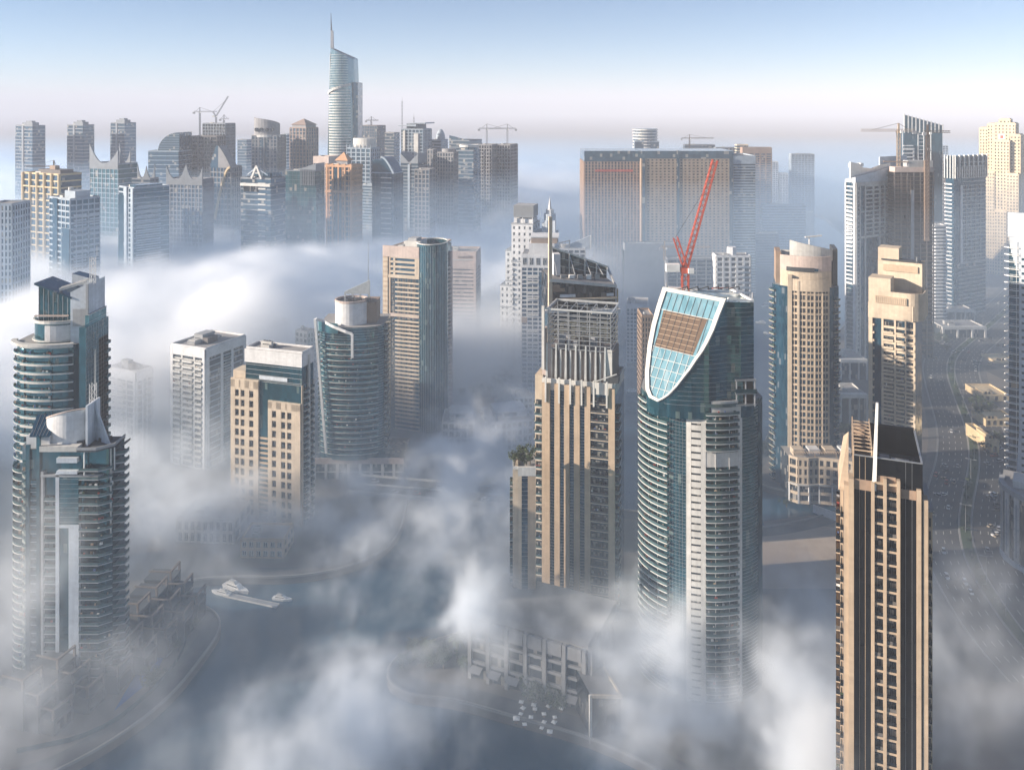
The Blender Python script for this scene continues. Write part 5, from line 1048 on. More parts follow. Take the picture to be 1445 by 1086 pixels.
def villa(label, l, r, top, D, dep, seed, arches=3):
    b = Bld('villa', label, l, r, r, D, 0, dep, cat='house'); h = b.z(top); W = b.w; m = SAND; c = MB(); c.box(0, W, 0, dep, -1, h * .72, m); c.box(W * .1, W * .45, dep * .15, dep * .6, h * .72 + .01, h, m); b.part('wall', c); w = MB()
    for k in range(arches):
        x = W * (k + .5) / arches; pts = [(x - 1.1, 1.0)] + [(x + 1.1 * math.cos(R(t)), 3.4 + 1.1 * math.sin(R(t))) for t in range(180, -1, -30)] + [(x + 1.1, 1.0)]
        w.poly([(p[0], -.06, p[1]) for p in pts], DARKG)
    b.part('arched_window', w); p = MB(); p.strip(rect(0, W, 0, dep) + [(0, 0)], -.3, .15, h * .72, h * .72 + 1.1, m); b.part('parapet', p)
    for k in range(2): b.rep('window', window_mesh(1.6, 1.8, DKMETAL, 1), Face((W * .12, dep * .15), (1, 0)).M(.6 + 2.6 * k, .02, h * .78))
    return b.finish()
villa('sandy villa with an upper box and arched windows behind the spiky balcony tower', 1388, 1424, 556, 640, 26, 1)
villa('sandy villa with arched arcade, the lowest in the row by the lawns', 1391, 1434, 590, 590, 18, 2, 5)
villa('long sandy garden wall house lit bright at the lawn edge', 1398, 1410, 618, 545, 30, 3, 1)
villa('sunlit sandy house with stepped parapet up the side road', 1404, 1436, 510, 735, 22, 4, 4)
villa('sunlit sandy pavilion on the side road bend', 1404, 1420, 497, 780, 14, 5, 2)
def porch(label, l, r, top, D, dep, a=0):
    b = Bld('lowrise_block', label, l, r, r, D, a, dep, cat='low building'); h = b.z(top); W = b.w; c = MB(); c.box(1, W - 1, 3, dep, -1, h - 1, GREYG); b.part('glazed_core', c); p = MB(); b.A.box(p, 0, W, -2.9, .6, h - 2.6, h, OFFWHITE)
    for t in (0, .33, .66, .96): b.A.box(p, W * t, W * t + W * .04, -1, .5, -1, h - 2.61, OFFWHITE)
    b.part('portal_frame', p); b.roof(rect(1, W - 1, 3, dep), h - 1, units=2); return b.finish()
porch('sunlit portal framed pavilion at the foot of the navy tower', 1333, 1376, 437, 880, 30)
porch('flat roofed hall with pale sunlit roof near the highway junction', 1330, 1392, 461, 815, 26)
porch('cream podium hall between the slanted roof tower and the crown tower', 1186, 1224, 507, 690, 30)
porch('low pale podium behind the bowed beige tower', 1186, 1224, 556, 590, 24)
# ================================================================ the towers beyond the fog bank
FBLUE = glass('far_blue_glass', (.03, .08, .13), (.06, .13, .19), blind=.08, cell=(3, 3, 3.6)); FGREY = stone('far_shaded_grey', (.19, .215, .245)); FTAN = stone('far_hazed_tan', (.24, .24, .25)); FPALE = stone('far_shaded_pale', (.31, .37, .43)); FTEAL = glass('far_teal_glass', (.03, .12, .15), (.06, .18, .21), blind=.05, cell=(3, 3, 3.6))  # far wall colours carry the shade of unlit fronts and the bluish haze
cat_ok = lambda d: d is None or d < 40
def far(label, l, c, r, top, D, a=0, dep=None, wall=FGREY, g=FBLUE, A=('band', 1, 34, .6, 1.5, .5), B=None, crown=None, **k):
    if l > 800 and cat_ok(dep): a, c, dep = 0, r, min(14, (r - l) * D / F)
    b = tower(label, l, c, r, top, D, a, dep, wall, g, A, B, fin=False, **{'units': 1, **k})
    if crown: crown(b)
    return b.finish()
def trio(b):
    q = MB(); q.box(b.w * .25, b.d and b.w * .85, 4, b.d * .7, b.h, b.h + 5.5, FGREY); q.box(b.w * .4, b.w * .72, 6, b.d * .6, b.h + 5.51, b.h + 8, FGREY); b.part('roof_cap', q)
    s = MB(); f = Face((-b.w * .25, 6), (1, 0)); hz = b.h - 17; s.box(-b.w * .25, -.05, 6, b.d, -1, hz, FBLUE)
    for j in range(34): f.box(s, -.3, b.w * .24, .01, .5, hz * j / 34, hz * j / 34 + 1.6, FGREY)
    b.part('lower_wing', s)
    v = MB(); b.A.box(v, b.w * .40, b.w * .5, .02, 1.2, -1, b.h, FGREY); b.part('vertical_pier', v)
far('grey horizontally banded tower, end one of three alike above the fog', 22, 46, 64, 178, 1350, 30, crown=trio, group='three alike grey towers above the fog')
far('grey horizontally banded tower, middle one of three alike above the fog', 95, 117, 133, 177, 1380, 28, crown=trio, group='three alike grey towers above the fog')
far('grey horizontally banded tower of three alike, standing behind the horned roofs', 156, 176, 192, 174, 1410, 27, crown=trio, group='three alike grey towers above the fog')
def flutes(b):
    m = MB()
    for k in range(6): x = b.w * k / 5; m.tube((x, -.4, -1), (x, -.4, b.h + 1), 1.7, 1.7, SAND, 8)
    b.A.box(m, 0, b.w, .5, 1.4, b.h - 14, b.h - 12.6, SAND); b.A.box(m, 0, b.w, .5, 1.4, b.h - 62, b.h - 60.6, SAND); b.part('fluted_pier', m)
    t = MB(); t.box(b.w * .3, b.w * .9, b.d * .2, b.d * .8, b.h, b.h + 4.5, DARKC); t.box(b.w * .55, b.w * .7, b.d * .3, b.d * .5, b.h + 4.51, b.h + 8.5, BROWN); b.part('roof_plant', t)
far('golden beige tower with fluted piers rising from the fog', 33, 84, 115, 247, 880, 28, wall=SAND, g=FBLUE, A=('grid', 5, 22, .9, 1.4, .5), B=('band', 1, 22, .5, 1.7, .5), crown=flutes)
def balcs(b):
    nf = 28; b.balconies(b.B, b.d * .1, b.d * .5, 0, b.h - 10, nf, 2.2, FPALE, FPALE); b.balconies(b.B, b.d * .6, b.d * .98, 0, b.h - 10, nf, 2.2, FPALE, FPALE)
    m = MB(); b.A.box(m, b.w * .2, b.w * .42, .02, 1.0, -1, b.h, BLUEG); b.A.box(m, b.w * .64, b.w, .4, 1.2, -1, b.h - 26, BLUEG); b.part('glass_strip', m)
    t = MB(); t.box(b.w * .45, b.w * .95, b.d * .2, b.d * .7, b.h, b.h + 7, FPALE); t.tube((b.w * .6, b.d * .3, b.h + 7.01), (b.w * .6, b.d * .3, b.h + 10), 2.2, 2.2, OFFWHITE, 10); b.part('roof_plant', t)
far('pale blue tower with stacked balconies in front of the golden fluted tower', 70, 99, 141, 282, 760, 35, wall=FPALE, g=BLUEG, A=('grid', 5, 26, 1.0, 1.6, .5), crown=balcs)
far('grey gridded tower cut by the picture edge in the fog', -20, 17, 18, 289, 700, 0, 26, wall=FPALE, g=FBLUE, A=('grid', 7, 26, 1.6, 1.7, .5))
def horn(b, x0, x1, y, base, h0, hm, h1, m=FGREY, t=1.6, n=10, pw=2.0):
    q = MB()
    for k in range(n):
        f = lambda s: base + (h0 - base) * max(0, 1 - 2 * s) ** pw + (h1 - base) * max(0, 2 * s - 1) ** pw + hm
        s0, s1 = k / n, (k + 1) / n; xa, xb = x0 + (x1 - x0) * s0, x0 + (x1 - x0) * s1
        q.hexa([(xa, y, base - 6), (xb, y, base - 6), (xb, y + t, base - 6), (xa, y + t, base - 6), (xa, y, f(s0)), (xb, y, f(s1)), (xb, y + t, f(s1)), (xa, y + t, f(s0))], m)
    b.part('horned_parapet', q)
def horns1(b): horn(b, 0, b.w, -.8, b.h, b.h + 24, .5, b.h + 17); horn(b, b.w * .62, b.w + .5, b.d * .6, b.h, b.h + 24, 1, b.h + 16)
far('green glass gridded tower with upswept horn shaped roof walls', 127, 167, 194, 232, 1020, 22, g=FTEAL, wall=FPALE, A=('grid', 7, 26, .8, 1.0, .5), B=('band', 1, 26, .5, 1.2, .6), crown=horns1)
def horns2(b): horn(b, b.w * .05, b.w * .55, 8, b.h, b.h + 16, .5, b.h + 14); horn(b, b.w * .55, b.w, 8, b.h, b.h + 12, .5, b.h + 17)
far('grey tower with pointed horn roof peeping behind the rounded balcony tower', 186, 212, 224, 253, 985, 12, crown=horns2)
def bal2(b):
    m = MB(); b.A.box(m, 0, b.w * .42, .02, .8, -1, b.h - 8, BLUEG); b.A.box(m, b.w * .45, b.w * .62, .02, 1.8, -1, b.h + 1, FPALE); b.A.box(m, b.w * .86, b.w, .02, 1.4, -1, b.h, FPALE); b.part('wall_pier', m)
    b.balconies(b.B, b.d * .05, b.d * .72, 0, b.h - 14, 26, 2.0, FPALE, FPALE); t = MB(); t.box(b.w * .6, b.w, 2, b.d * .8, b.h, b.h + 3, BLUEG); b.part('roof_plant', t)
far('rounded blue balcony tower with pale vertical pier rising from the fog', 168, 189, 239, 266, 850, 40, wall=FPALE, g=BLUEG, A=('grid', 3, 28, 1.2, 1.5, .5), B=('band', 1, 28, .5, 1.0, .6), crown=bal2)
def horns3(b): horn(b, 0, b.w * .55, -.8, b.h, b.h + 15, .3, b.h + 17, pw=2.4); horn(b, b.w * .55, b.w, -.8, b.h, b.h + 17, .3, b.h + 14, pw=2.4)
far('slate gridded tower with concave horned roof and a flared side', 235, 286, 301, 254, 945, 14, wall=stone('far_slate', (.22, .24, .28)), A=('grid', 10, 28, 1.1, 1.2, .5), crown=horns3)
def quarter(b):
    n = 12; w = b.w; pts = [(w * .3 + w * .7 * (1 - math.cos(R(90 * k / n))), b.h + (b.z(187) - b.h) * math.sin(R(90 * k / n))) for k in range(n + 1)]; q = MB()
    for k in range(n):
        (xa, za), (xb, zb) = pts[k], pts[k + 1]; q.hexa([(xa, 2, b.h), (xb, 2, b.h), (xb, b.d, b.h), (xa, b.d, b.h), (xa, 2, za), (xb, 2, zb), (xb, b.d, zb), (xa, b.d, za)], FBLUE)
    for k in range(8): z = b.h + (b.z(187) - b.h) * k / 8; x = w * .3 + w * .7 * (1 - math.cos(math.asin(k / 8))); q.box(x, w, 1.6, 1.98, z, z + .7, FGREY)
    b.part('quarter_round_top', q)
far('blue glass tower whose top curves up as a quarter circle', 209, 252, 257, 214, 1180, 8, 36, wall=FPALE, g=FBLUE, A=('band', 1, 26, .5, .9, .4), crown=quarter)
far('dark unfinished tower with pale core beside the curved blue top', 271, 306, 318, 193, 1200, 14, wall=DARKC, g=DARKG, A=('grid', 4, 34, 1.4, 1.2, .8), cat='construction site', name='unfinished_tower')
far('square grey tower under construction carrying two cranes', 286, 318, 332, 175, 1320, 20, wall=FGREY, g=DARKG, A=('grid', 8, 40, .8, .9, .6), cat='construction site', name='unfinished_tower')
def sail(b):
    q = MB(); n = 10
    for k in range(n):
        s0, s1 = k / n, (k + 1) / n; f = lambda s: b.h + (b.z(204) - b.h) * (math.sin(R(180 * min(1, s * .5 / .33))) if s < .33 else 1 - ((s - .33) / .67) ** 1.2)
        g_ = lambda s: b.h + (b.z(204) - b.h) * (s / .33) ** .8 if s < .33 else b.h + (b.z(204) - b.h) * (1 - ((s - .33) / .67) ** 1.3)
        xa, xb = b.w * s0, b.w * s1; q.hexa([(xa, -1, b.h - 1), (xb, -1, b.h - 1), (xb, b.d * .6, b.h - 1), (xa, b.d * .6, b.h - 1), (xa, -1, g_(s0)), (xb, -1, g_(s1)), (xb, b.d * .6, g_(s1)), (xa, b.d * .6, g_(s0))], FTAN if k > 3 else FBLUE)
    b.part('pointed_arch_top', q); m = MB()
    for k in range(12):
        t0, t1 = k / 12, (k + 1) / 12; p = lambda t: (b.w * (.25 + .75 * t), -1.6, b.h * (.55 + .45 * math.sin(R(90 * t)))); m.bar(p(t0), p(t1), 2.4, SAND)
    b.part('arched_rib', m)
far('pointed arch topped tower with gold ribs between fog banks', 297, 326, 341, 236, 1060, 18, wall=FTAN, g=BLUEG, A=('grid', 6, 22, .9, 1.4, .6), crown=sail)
def aframe(b):
    q = MB(); cx = b.w * .55
    for s in (-1, 1): q.bar((cx + 6.5 * s, -1, b.h), (cx, -1, b.h + 14), 2.0, OFFWHITE); q.bar((cx, -1, b.h + 12), (cx + 13 * s, 1, b.h + 4), 1.2, FPALE)
    q.bar((cx - 3.6, -1, b.h + 6), (cx + 3.6, -1, b.h + 6), 1.0, OFFWHITE); b.part('a_frame_top', q); t = MB(); t.box(b.w * .3, b.w * .9, 8, 24, b.h, b.h + 6, BLUEG); b.part('roof_plant', t)
    m = MB()
    for j in range(26): b.A.box(m, b.w * .6, b.w * .85, .5, 1.3, j * b.h / 26, j * b.h / 26 + 1.4, OFFWHITE)
    b.A.box(m, 0, b.w, .5, 1.6, b.h - 8, b.h - 5, OFFWHITE); b.A.box(m, b.w * .1, b.w * .6, .3, .6, b.h - 14, b.h - 8.1, DARKG); b.part('white_bays', m)
far('slate tower with white A shaped frame on its roof above the fog bank', 340, 382, 403, 253, 900, 22, wall=FGREY, g=FBLUE, A=('band', 1, 26, .5, 1.4, .5), crown=aframe)
def curvedtop(b):
    n = 12; zt = b.z(166); zr = b.z(175); q = MB(); pts = arc(b.w / 2, b.w * .28, b.w * .5, b.w * .3, 180, 360, n)
    for k in range(n):
        f = lambda s: zt - (zt - zr) * s ** 2; p, r_ = pts[k], pts[k + 1]; q.hexa([(*p, b.h), (*r_, b.h), (r_[0], r_[1] + 1.5, b.h), (p[0], p[1] + 1.5, b.h), (*p, f(k / n)), (*r_, f((k + 1) / n)), (r_[0], r_[1] + 1.5, f((k + 1) / n)), (p[0], p[1] + 1.5, f(k / n))], FTAN)
    q.strip(pts, .1, 1.6, b.h - 2, b.h + 1.5, OFFWHITE); b.part('curved_screen', q); m = MB()
    for k in range(4):
        x = b.w * (.2 + .2 * k); m.tube((x, -2.2 + (b.w * .03 if k in (0, 3) else 0), b.h + 9), (x, 1.5, b.h + 9), 3.0, 3.0, DARKG, 12)
    b.part('round_opening', m); s = MB(); s.prism(pts + [(b.w, b.d), (0, b.d)], -1, b.h, FBLUE)
    for k in range(0, n + 1, 2): s.bar((pts[k][0], pts[k][1] - .3, 0), (pts[k][0], pts[k][1] - .3, b.h), 1.6, FTAN)
    b.part('bowed_front', s)
far('bowed tan tower topped by a curved screen with four round openings', 355, 391, 398, 192, 1230, 5, 36, wall=FTAN, A=('grid', 7, 34, 1.6, 1.2, .5), crown=curvedtop)
far('small grey block between the crane tower and the bowed tan tower', 335, 348, 357, 198, 1420, 20)
def pyr(apex, m=BROWN, inset=.08):
    def f(b):
        q = MB(); x0, x1, y0, y1 = b.w * inset, b.w * (1 - inset), b.d * inset, b.d * (1 - inset); cx, cy = b.w / 2, b.d / 2; zt = b.z(apex); q.prism(rect(x0, x1, y0, y1), b.h, b.h + (zt - b.h) * .35, FTAN); q.prism(rect(x0 - 2, x1 + 2, y0 - 2, y1 + 2), b.h + (zt - b.h) * .35 + .01, zt, m, None, rect(cx - .4, cx + .4, cy - .4, cy + .4)); b.part('pyramid_roof', q)
    return f
BR2 = stone('reddish_brown_stone', (.27, .20, .17))
far('reddish brown tower with shallow pyramid roof beside the tall spire tower', 409, 432, 449, 181, 1260, 30, wall=BR2, A=('grid', 5, 36, 1.8, 1.0, .7), crown=pyr(168, BR2))
far('narrow pale tower left of the pyramid roofed tower', 398, 405, 411, 190, 1400, 20, wall=FPALE)
def chev(b):
    q = MB(); q.prism(rect(b.w * .45, b.w, -.5, b.d), b.h, [b.h + 2, b.h + 9, b.h + 9, b.h + 2], FGREY)
    for k in range(9): b.A.box(q, b.w * (.5 + .055 * k), b.w * (.5 + .055 * k) + .7, .6, 1.2, b.h - 16, b.h + 2, FGREY)
    b.part('louvred_crown', q)
far('dark teal glass block with sloping louvred crown in the fog', 402, 446, 458, 242, 960, 14, wall=FGREY, g=FTEAL, A=('curtain', 8, 30), crown=chev)
far('pink topped block wedged before the tall spire tower', 442, 464, 478, 222, 1140, 22, wall=PINK, A=('grid', 4, 28, 1.2, 1.2, .5), band=8)

SPG = glass('silver_blue_glass', (.09, .17, .20), (.16, .25, .28), blind=.0, cell=(3, 3, 4), metal=.6)
def spire_tower():
    D = 1218; b = Bld('skyscraper', 'tallest silver blue skyscraper with slanted top and needle spire', 459, 500, 504, D, 4, 40); W, u = b.w, b.u; H1 = b.z(70); z = b.z
    def plan(s): cx = W * .47; return [(cx + (x - cx) * s, y) for x, y in arc(W * .47, 20, W * .49, 21, 180, 360, 18) + [(W * .96, 40), (0, 40)]]
    levels = [(-1, 1.06), (z(215), 1.03), (z(150), .97), (z(110), .90), (z(82), .84)]; c = MB()
    for (za, sa), (zb, sb) in zip(levels, levels[1:]): c.prism(plan(sa), za, zb, SPG, None, plan(sb))
    tp = plan(.84); zs = [z(66) + (z(81) - z(66)) * min(1, max(0, (x - tp[0][0]) / (W * .8))) for x, y in tp]; c.prism(tp, z(82), zs, SPG, FGREY, plan(.82)); b.part('glass_body', c)
    m = MB()
    for j in range(64):
        zz = j * 4.0
        if zz > z(128): break
        s = 1.06 - .16 * max(0, zz) / z(110); p = plan(s)[:19]
        m.strip(p[3:15], .05, .8, zz, zz + 1.7, OFFWHITE)
    for j in range(20):
        zz = z(128) + 1 + j * 3.6
        if zz < z(74): p = plan(1.06 - .16 * zz / z(110))[:19]; m.strip(p[2:14], .05, .22, zz, zz + .45, OFFWHITE)
    b.part('floor_band', m)
    k = MB(); pp = plan(.93)[:19]; lo, hi = 3, 14
    for i in range(lo, hi): za, zb_ = z(132) + (z(119) - z(132)) * ((i - lo) / (hi - lo)) ** .7, z(132) + (z(119) - z(132)) * ((i + 1 - lo) / (hi - lo)) ** .7; p, q = pp[i], pp[i + 1]; k.bar((p[0], p[1] - 1.2, za), (q[0], q[1] - 1.2, zb_), 3.4, OFFWHITE)
    b.part('curved_collar', k)
    e = MB(); e.prism([plan(1.06)[1], plan(1.06)[3], (plan(1.06)[3][0], plan(1.06)[3][1] + 2), (plan(1.06)[1][0], plan(1.06)[1][1] + 2)], -1, z(75), SILVER, None, [(plan(.86)[1][0], plan(.86)[1][1] - .6), (plan(.86)[3][0], plan(.86)[3][1] - .6), (plan(.86)[3][0], plan(.86)[3][1] + 1), (plan(.86)[1][0], plan(.86)[1][1] + 1)]); b.part('silver_edge', e)
    r_ = MB(); r_.box(W * .90, W * 1.06, 10, 38, -1, z(116), FBLUE); b.part('side_shaft', r_)
    s = MB(); x = u(465); s.prism(rect(x - 2.2, x + 2.4, 12, 17), z(82), z(42), GREYP, None, rect(x - 2.0, x + 1.6, 12.6, 15)); s.prism(rect(x - 2.0, x - .2, 12.6, 14.6), z(42) + .01, z(17), DKMETAL, None, rect(x - 2.0, x - 1.6, 13, 13.6)); b.part('needle_spire', s); return b.finish()
spire_tower()

def orange(b):
    pyr(216, ORANGE, .3)(b); q = MB()
    for t in (.02, .24, .46, .70, .93): b.A.box(q, b.w * t, b.w * t + 2.2, .3, 1.2, -1, b.h + 2, ORANGE)
    for z_ in (b.h - 2, b.h - 32): b.A.box(q, -.3, b.w + .3, .3, 1.4, z_, z_ + 2.4, ORANGE); b.B.box(q, -.3, b.d, .3, 1.4, z_, z_ + 2.4, ORANGE)
    b.A.box(q, b.w * .34, b.w * .6, .3, .9, b.h - 29, b.h - 3, BLUEG); b.A.box(q, b.w * .34, b.w * .6, .3, .9, -1, b.h - 34, BLUEG); b.part('orange_pier', q)
far('orange stone tower with blue glass bays and little pyramid roof', 460, 497, 511, 234, 985, 24, wall=ORANGE, g=BLUEG, A=('grid', 8, 26, 1.0, 1.2, .5), crown=orange)
def drumtop(b):
    q = MB(); q.prism(arc(b.w * .55, b.d * .5, b.w * .45, b.d * .4, 0, 360, 24)[:-1], b.h, [b.h + 13] * 24, OFFWHITE); b.part('roof_drum', q); p = MB()
    for k in range(8): p.bar((b.w * k / 7, 0, b.h), (b.w * k / 7, 0, b.h + 5), .8, FPALE)
    b.part('roof_pergola', p)
far('banded blue grey tower with a white roof drum beside the orange tower', 489, 523, 536, 210, 1090, 20, wall=FPALE, A=('grid', 5, 32, 1.6, 1.3, .6), crown=drumtop)
far('dark flat topped tower carrying a crane behind the white roof drum', 508, 532, 544, 178, 1430, 22, wall=DARKC, g=FBLUE, A=('grid', 7, 40, .8, .9, .5), cat='construction site', name='unfinished_tower')
def bluearch(b):
    q = MB(); n = 12
    for k in range(n):
        f = lambda s: b.h + (b.z(222) - b.h) * math.cos(R(90 * s)); s0, s1 = k / n, (k + 1) / n; xa, xb = b.w * (.42 + .58 * s0), b.w * (.42 + .58 * s1); q.hexa([(xa, 0, b.h - 20), (xb, 0, b.h - 20), (xb, b.d, b.h - 20), (xa, b.d, b.h - 20), (xa, 0, f(s0)), (xb, 0, f(s1)), (xb, b.d, f(s1)), (xa, b.d, f(s0))], BLUEG)
        q.bar((xa, -.8, f(s0)), (xb, -.8, f(s1)), 2.0, FPALE)
    q.box(0, b.w * .42, 0, b.d, b.h - 20, b.z(226), BLUEG); b.part('arched_top', q); m = MB()
    for j in range(24): b.A.box(m, b.w * .42, b.w * .9, .2, 1.2, j * b.h / 24, j * b.h / 24 + 1.5, OFFWHITE)
    b.part('white_bays', m)
far('bright blue glass tower with rounded shoulder and white floor bands', 525, 556, 569, 245, 1000, 20, wall=FPALE, g=BLUEG, A=('curtain', 6, 26), crown=bluearch)
def vroof(b):
    q = MB(); q.prism(rect(0, b.w * .5, -.5, b.d), b.h, [b.h + 12, b.h, b.h, b.h + 12], FGREY); q.prism(rect(b.w * .5 + .05, b.w, -.5, b.d), b.h, [b.h, b.h + 12, b.h + 12, b.h], FGREY); b.part('v_roof', q); m = MB(); b.A.box(m, b.w * .44, b.w * .56, .3, 1.5, -1, b.h - 2, FPALE); b.part('vertical_pier', m)
far('grey tower with a V shaped roof valley and central pier', 565, 590, 603, 230, 1080, 20, crown=vroof)
far('grey square tower behind the V roofed tower', 543, 556, 564, 188, 1380, 20, wall=FTAN)
def wings(b):
    q = MB(); q.prism(rect(-4, b.w * .7, -2, b.d), b.h + 5, [b.h + 6, b.h + 8, b.h + 8, b.h + 6], FPALE); q.prism(rect(b.w * .3, b.w + 5, -3, b.d), b.h + 9, [b.h + 9.6, b.h + 11, b.h + 11, b.h + 9.6], FPALE); q.box(b.w * .2, b.w * .8, 4, b.d - 4, b.h, b.h + 8.9, FGREY); b.part('winged_roof', q); m = MB(); b.A.box(m, b.w * .6, b.w * .8, .3, 2, -1, b.h - 6, OFFWHITE); b.A.box(m, b.w * .1, b.w * .2, .3, 2, -1, b.h - 2, OFFWHITE); b.part('vertical_pier', m)
far('pale tower with flat winged roof canopies', 566, 597, 609, 183, 1300, 18, wall=FPALE, A=('grid', 6, 38, 1.2, 1.0, .6), crown=wings)
def egg(b):
    q = MB(); n = 10; c = (b.w * .62, b.d * .5)
    rings = [arc(c[0], c[1], 7.5 * math.cos(R(80 * k / n)), 7.5 * math.cos(R(80 * k / n)), 0, 360, 16)[:-1] for k in range(n + 1)]
    for k in range(n): q.prism(rings[k], b.h + 17 * math.sin(R(80 * k / n)) / .985, b.h + 17 * math.sin(R(80 * (k + 1) / n)) / .985, FPALE, None, rings[k + 1])
    b.part('egg_dome', q)
far('blue tower crowned with an egg shaped dome', 608, 622, 632, 198, 1340, 22, wall=FPALE, crown=egg)
far('slim tan tower before the egg domed tower', 603, 611, 617, 212, 1130, 20, wall=FTAN, A=('grid', 2, 30, 2.0, 1.4, .5))
far('tan tower with pale ribbed facade and low round crown', 617, 640, 650, 216, 1110, 20, wall=FTAN, A=('grid', 6, 32, 1.4, 1.3, .6), crown=lambda b: (lambda q: (q.prism(arc(b.w * .5, b.d * .5, b.w * .4, b.d * .4, 0, 360, 20)[:-1], b.h, [b.h + 5] * 20, FTAN), b.part('roof_drum', q)))(MB()))
far('wide slate block with sloping roof screen', 634, 662, 680, 199, 1290, 22, wall=FGREY, crown=lambda b: (lambda q: (q.prism(rect(0, b.w, 0, 2), b.h, [b.h + 8, b.h + 1, b.h + 1, b.h + 8], FBLUE), b.part('roof_screen', q)))(MB()))
def roundtop(b):
    q = MB(); q.prism(arc(b.w * .5, b.d * .5, b.w * .55, b.d * .5, 0, 360, 24)[:-1], -1, [b.h + 7] * 24, FBLUE)
    for j in range(30): q.strip(arc(b.w * .5, b.d * .5, b.w * .55, b.d * .5, 180, 360, 14), .05, .5, j * b.h / 30, j * b.h / 30 + 1.3, FGREY)
    b.part('rounded_front', q); r_ = MB(); r_.strip(arc(b.w * .5, b.d * .5, b.w * .55, b.d * .5, 0, 360, 24), .1, 1.6, b.h + 4.5, b.h + 7.4, OFFWHITE); b.part('roof_rim', r_)
far('rounded dark blue tower with pale roof rim near the twin crane towers', 647, 668, 678, 213, 1070, 18, crown=roundtop)
for lb, l, c, r, D in (('unfinished concrete tower with crane, nearer one of the joined pair', 676, 694, 703, 1180), ('unfinished concrete tower with crane, outer one of the joined pair', 701, 720, 730, 1190)):
    b = tower(lb, l, c, r, 205, D, 18, None, FTAN, DARKG, ('grid', 5, 34, 1.1, 1.3, .9), units=1, cat='construction site', name='unfinished_tower', fin=False)
    me = balcony_mesh(b.w * .3, 2.2, FTAN, FTAN)
    for j in range(33): b.rep('balcony', me, b.A.M(b.w * .1, .3, j * b.h / 34)); b.rep('balcony', me, b.A.M(b.w * .6, .3, j * b.h / 34))
    b.finish()
far('low hazy block at the foot of the tallest skyscraper', 505, 530, 540, 262, 1045, 20, wall=FPALE)
far('low hazy grey block behind the slate horned tower', 300, 322, 336, 245, 1100, 15)
far('tan gridded block behind the rounded slate tower and V roofed tower', 585, 606, 614, 240, 1045, 15, wall=FTAN, A=('grid', 4, 26, 1.4, 1.4, .5))
for k, (px, top, D) in enumerate(((567.5, 137, 1500), (584, 160, 1500))):
    r = empty('radio_mast', (X(px, D), D, GZ)); tag(r, ('tall thin radio mast standing above the winged roof tower', 'short thin radio mast standing above the winged roof tower')[k], 'mast'); m = MB(); z = Z(top, D) - GZ; lattice(m, (0, 0, 0), (0, 0, z * .97), 1.6, GREYP, bay=6, t=.35); m.build('lattice_shaft', r); m = MB(); m.tube((0, 0, z * .97), (0, 0, z), .3, .1, GREYP); m.build('antenna', r)
# ---------------------------------------------------------------- slab hotel and the hazy right background
PINKT = stone('pinkish_tan_stone', (.33, .225, .17)); HOTT = stone('hotel_tan_stone', (.35, .265, .195))
b = far('left slab of the huge hotel with pinkish vertical ribs and a red sign line', 825, 903, 908, 228, 1010, 0, 60, wall=PINKT, g=FBLUE, A=('ribs', 17, 44, 2.0, 1.2, 1.0), ph=.5, cat='hotel', name='hotel_block', crown=lambda b: (lambda q, s: (q.box(-.5, b.w + .5, -.5, 60, b.h, b.z(213), FBLUE), b.part('glass_attic', q), [b.A.box(s, b.w * (.19 + .038 * k), b.w * (.19 + .038 * k) + 2.2, 1.02, 1.5, b.h - 12, b.h - 9.5, stone('sign_red', (.5, .10, .07), panel=False)) for k in range(18)], b.part('lettering', s)))(MB(), MB()))
def hotel_main(b):
    q = MB(); q.box(-.6, b.w + .4, -.7, b.d, b.h, b.z(213), FBLUE); b.part('glass_attic', q); m = MB(); b.A.box(m, b.w * .38, b.w * .41, 1.1, 1.6, -1, b.z(213) + .5, FBLUE); b.A.box(m, b.w * .96, b.w, 1.1, 1.8, -1, b.h + .5, FBLUE); b.A.box(m, b.w * .0, b.w * .03, 1.1, 1.8, -1, b.h + .5, FBLUE); b.part('glass_joint', m)
    b.windows(b.A, 0, b.w, b.h * .5, b.h, 22, 24, .5, .45, DKMETAL, 0, d=.4)
far('main slab of the huge hotel with beige vertical ribs and square windows', 906, 1034, 1040, 224, 1000, 0, 56, wall=HOTT, g=FBLUE, A=('grid', 22, 48, 2.3, 1.7, 1.0), ph=.5, cat='hotel', name='hotel_block', crown=hotel_main)
far('blue banded end wing of the huge hotel slab', 1034, 1066, 1066, 221, 1000, 0, 52, wall=FPALE, g=FBLUE, A=('band', 1, 48, .5, 1.4, .4), cat='hotel', name='hotel_block', band=8)
def cylt(b):
    q = MB(); q.prism(arc(b.w / 2, b.w / 2, b.w / 2, b.w / 2, 0, 360, 28)[:-1], -1, [b.z(182)] * 28, FBLUE); b.part('round_tower', q); m = MB()
    for j in range(24): m.strip(arc(b.w / 2, b.w / 2, b.w / 2, b.w / 2, 150, 390, 22), .02, .9, b.z(182) - 3 - j * 5.2, b.z(182) - .6 - j * 5.2, OFFWHITE)
    b.part('floor_band', m)
far('round white banded tower rising behind the huge hotel slab', 896, 929, 930, 200, 1500, 0, 10, wall=FPALE, A=('band', 1, 10, .5, 1, .3), crown=cylt)
far('low hazy roof block behind the hotel beside a crane', 966, 1000, 1009, 205, 1500, 10, wall=FGREY)
far('low hazy rooftop behind the hotel roof line', 1010, 1036, 1046, 209, 1450, 10, wall=FGREY)
far('hazy tower with tan top band behind the hotel end wing', 1048, 1078, 1089, 209, 1350, 15, wall=PINKT, g=FBLUE, A=('grid', 5, 40, 1.6, 1.4, .6), band=8)
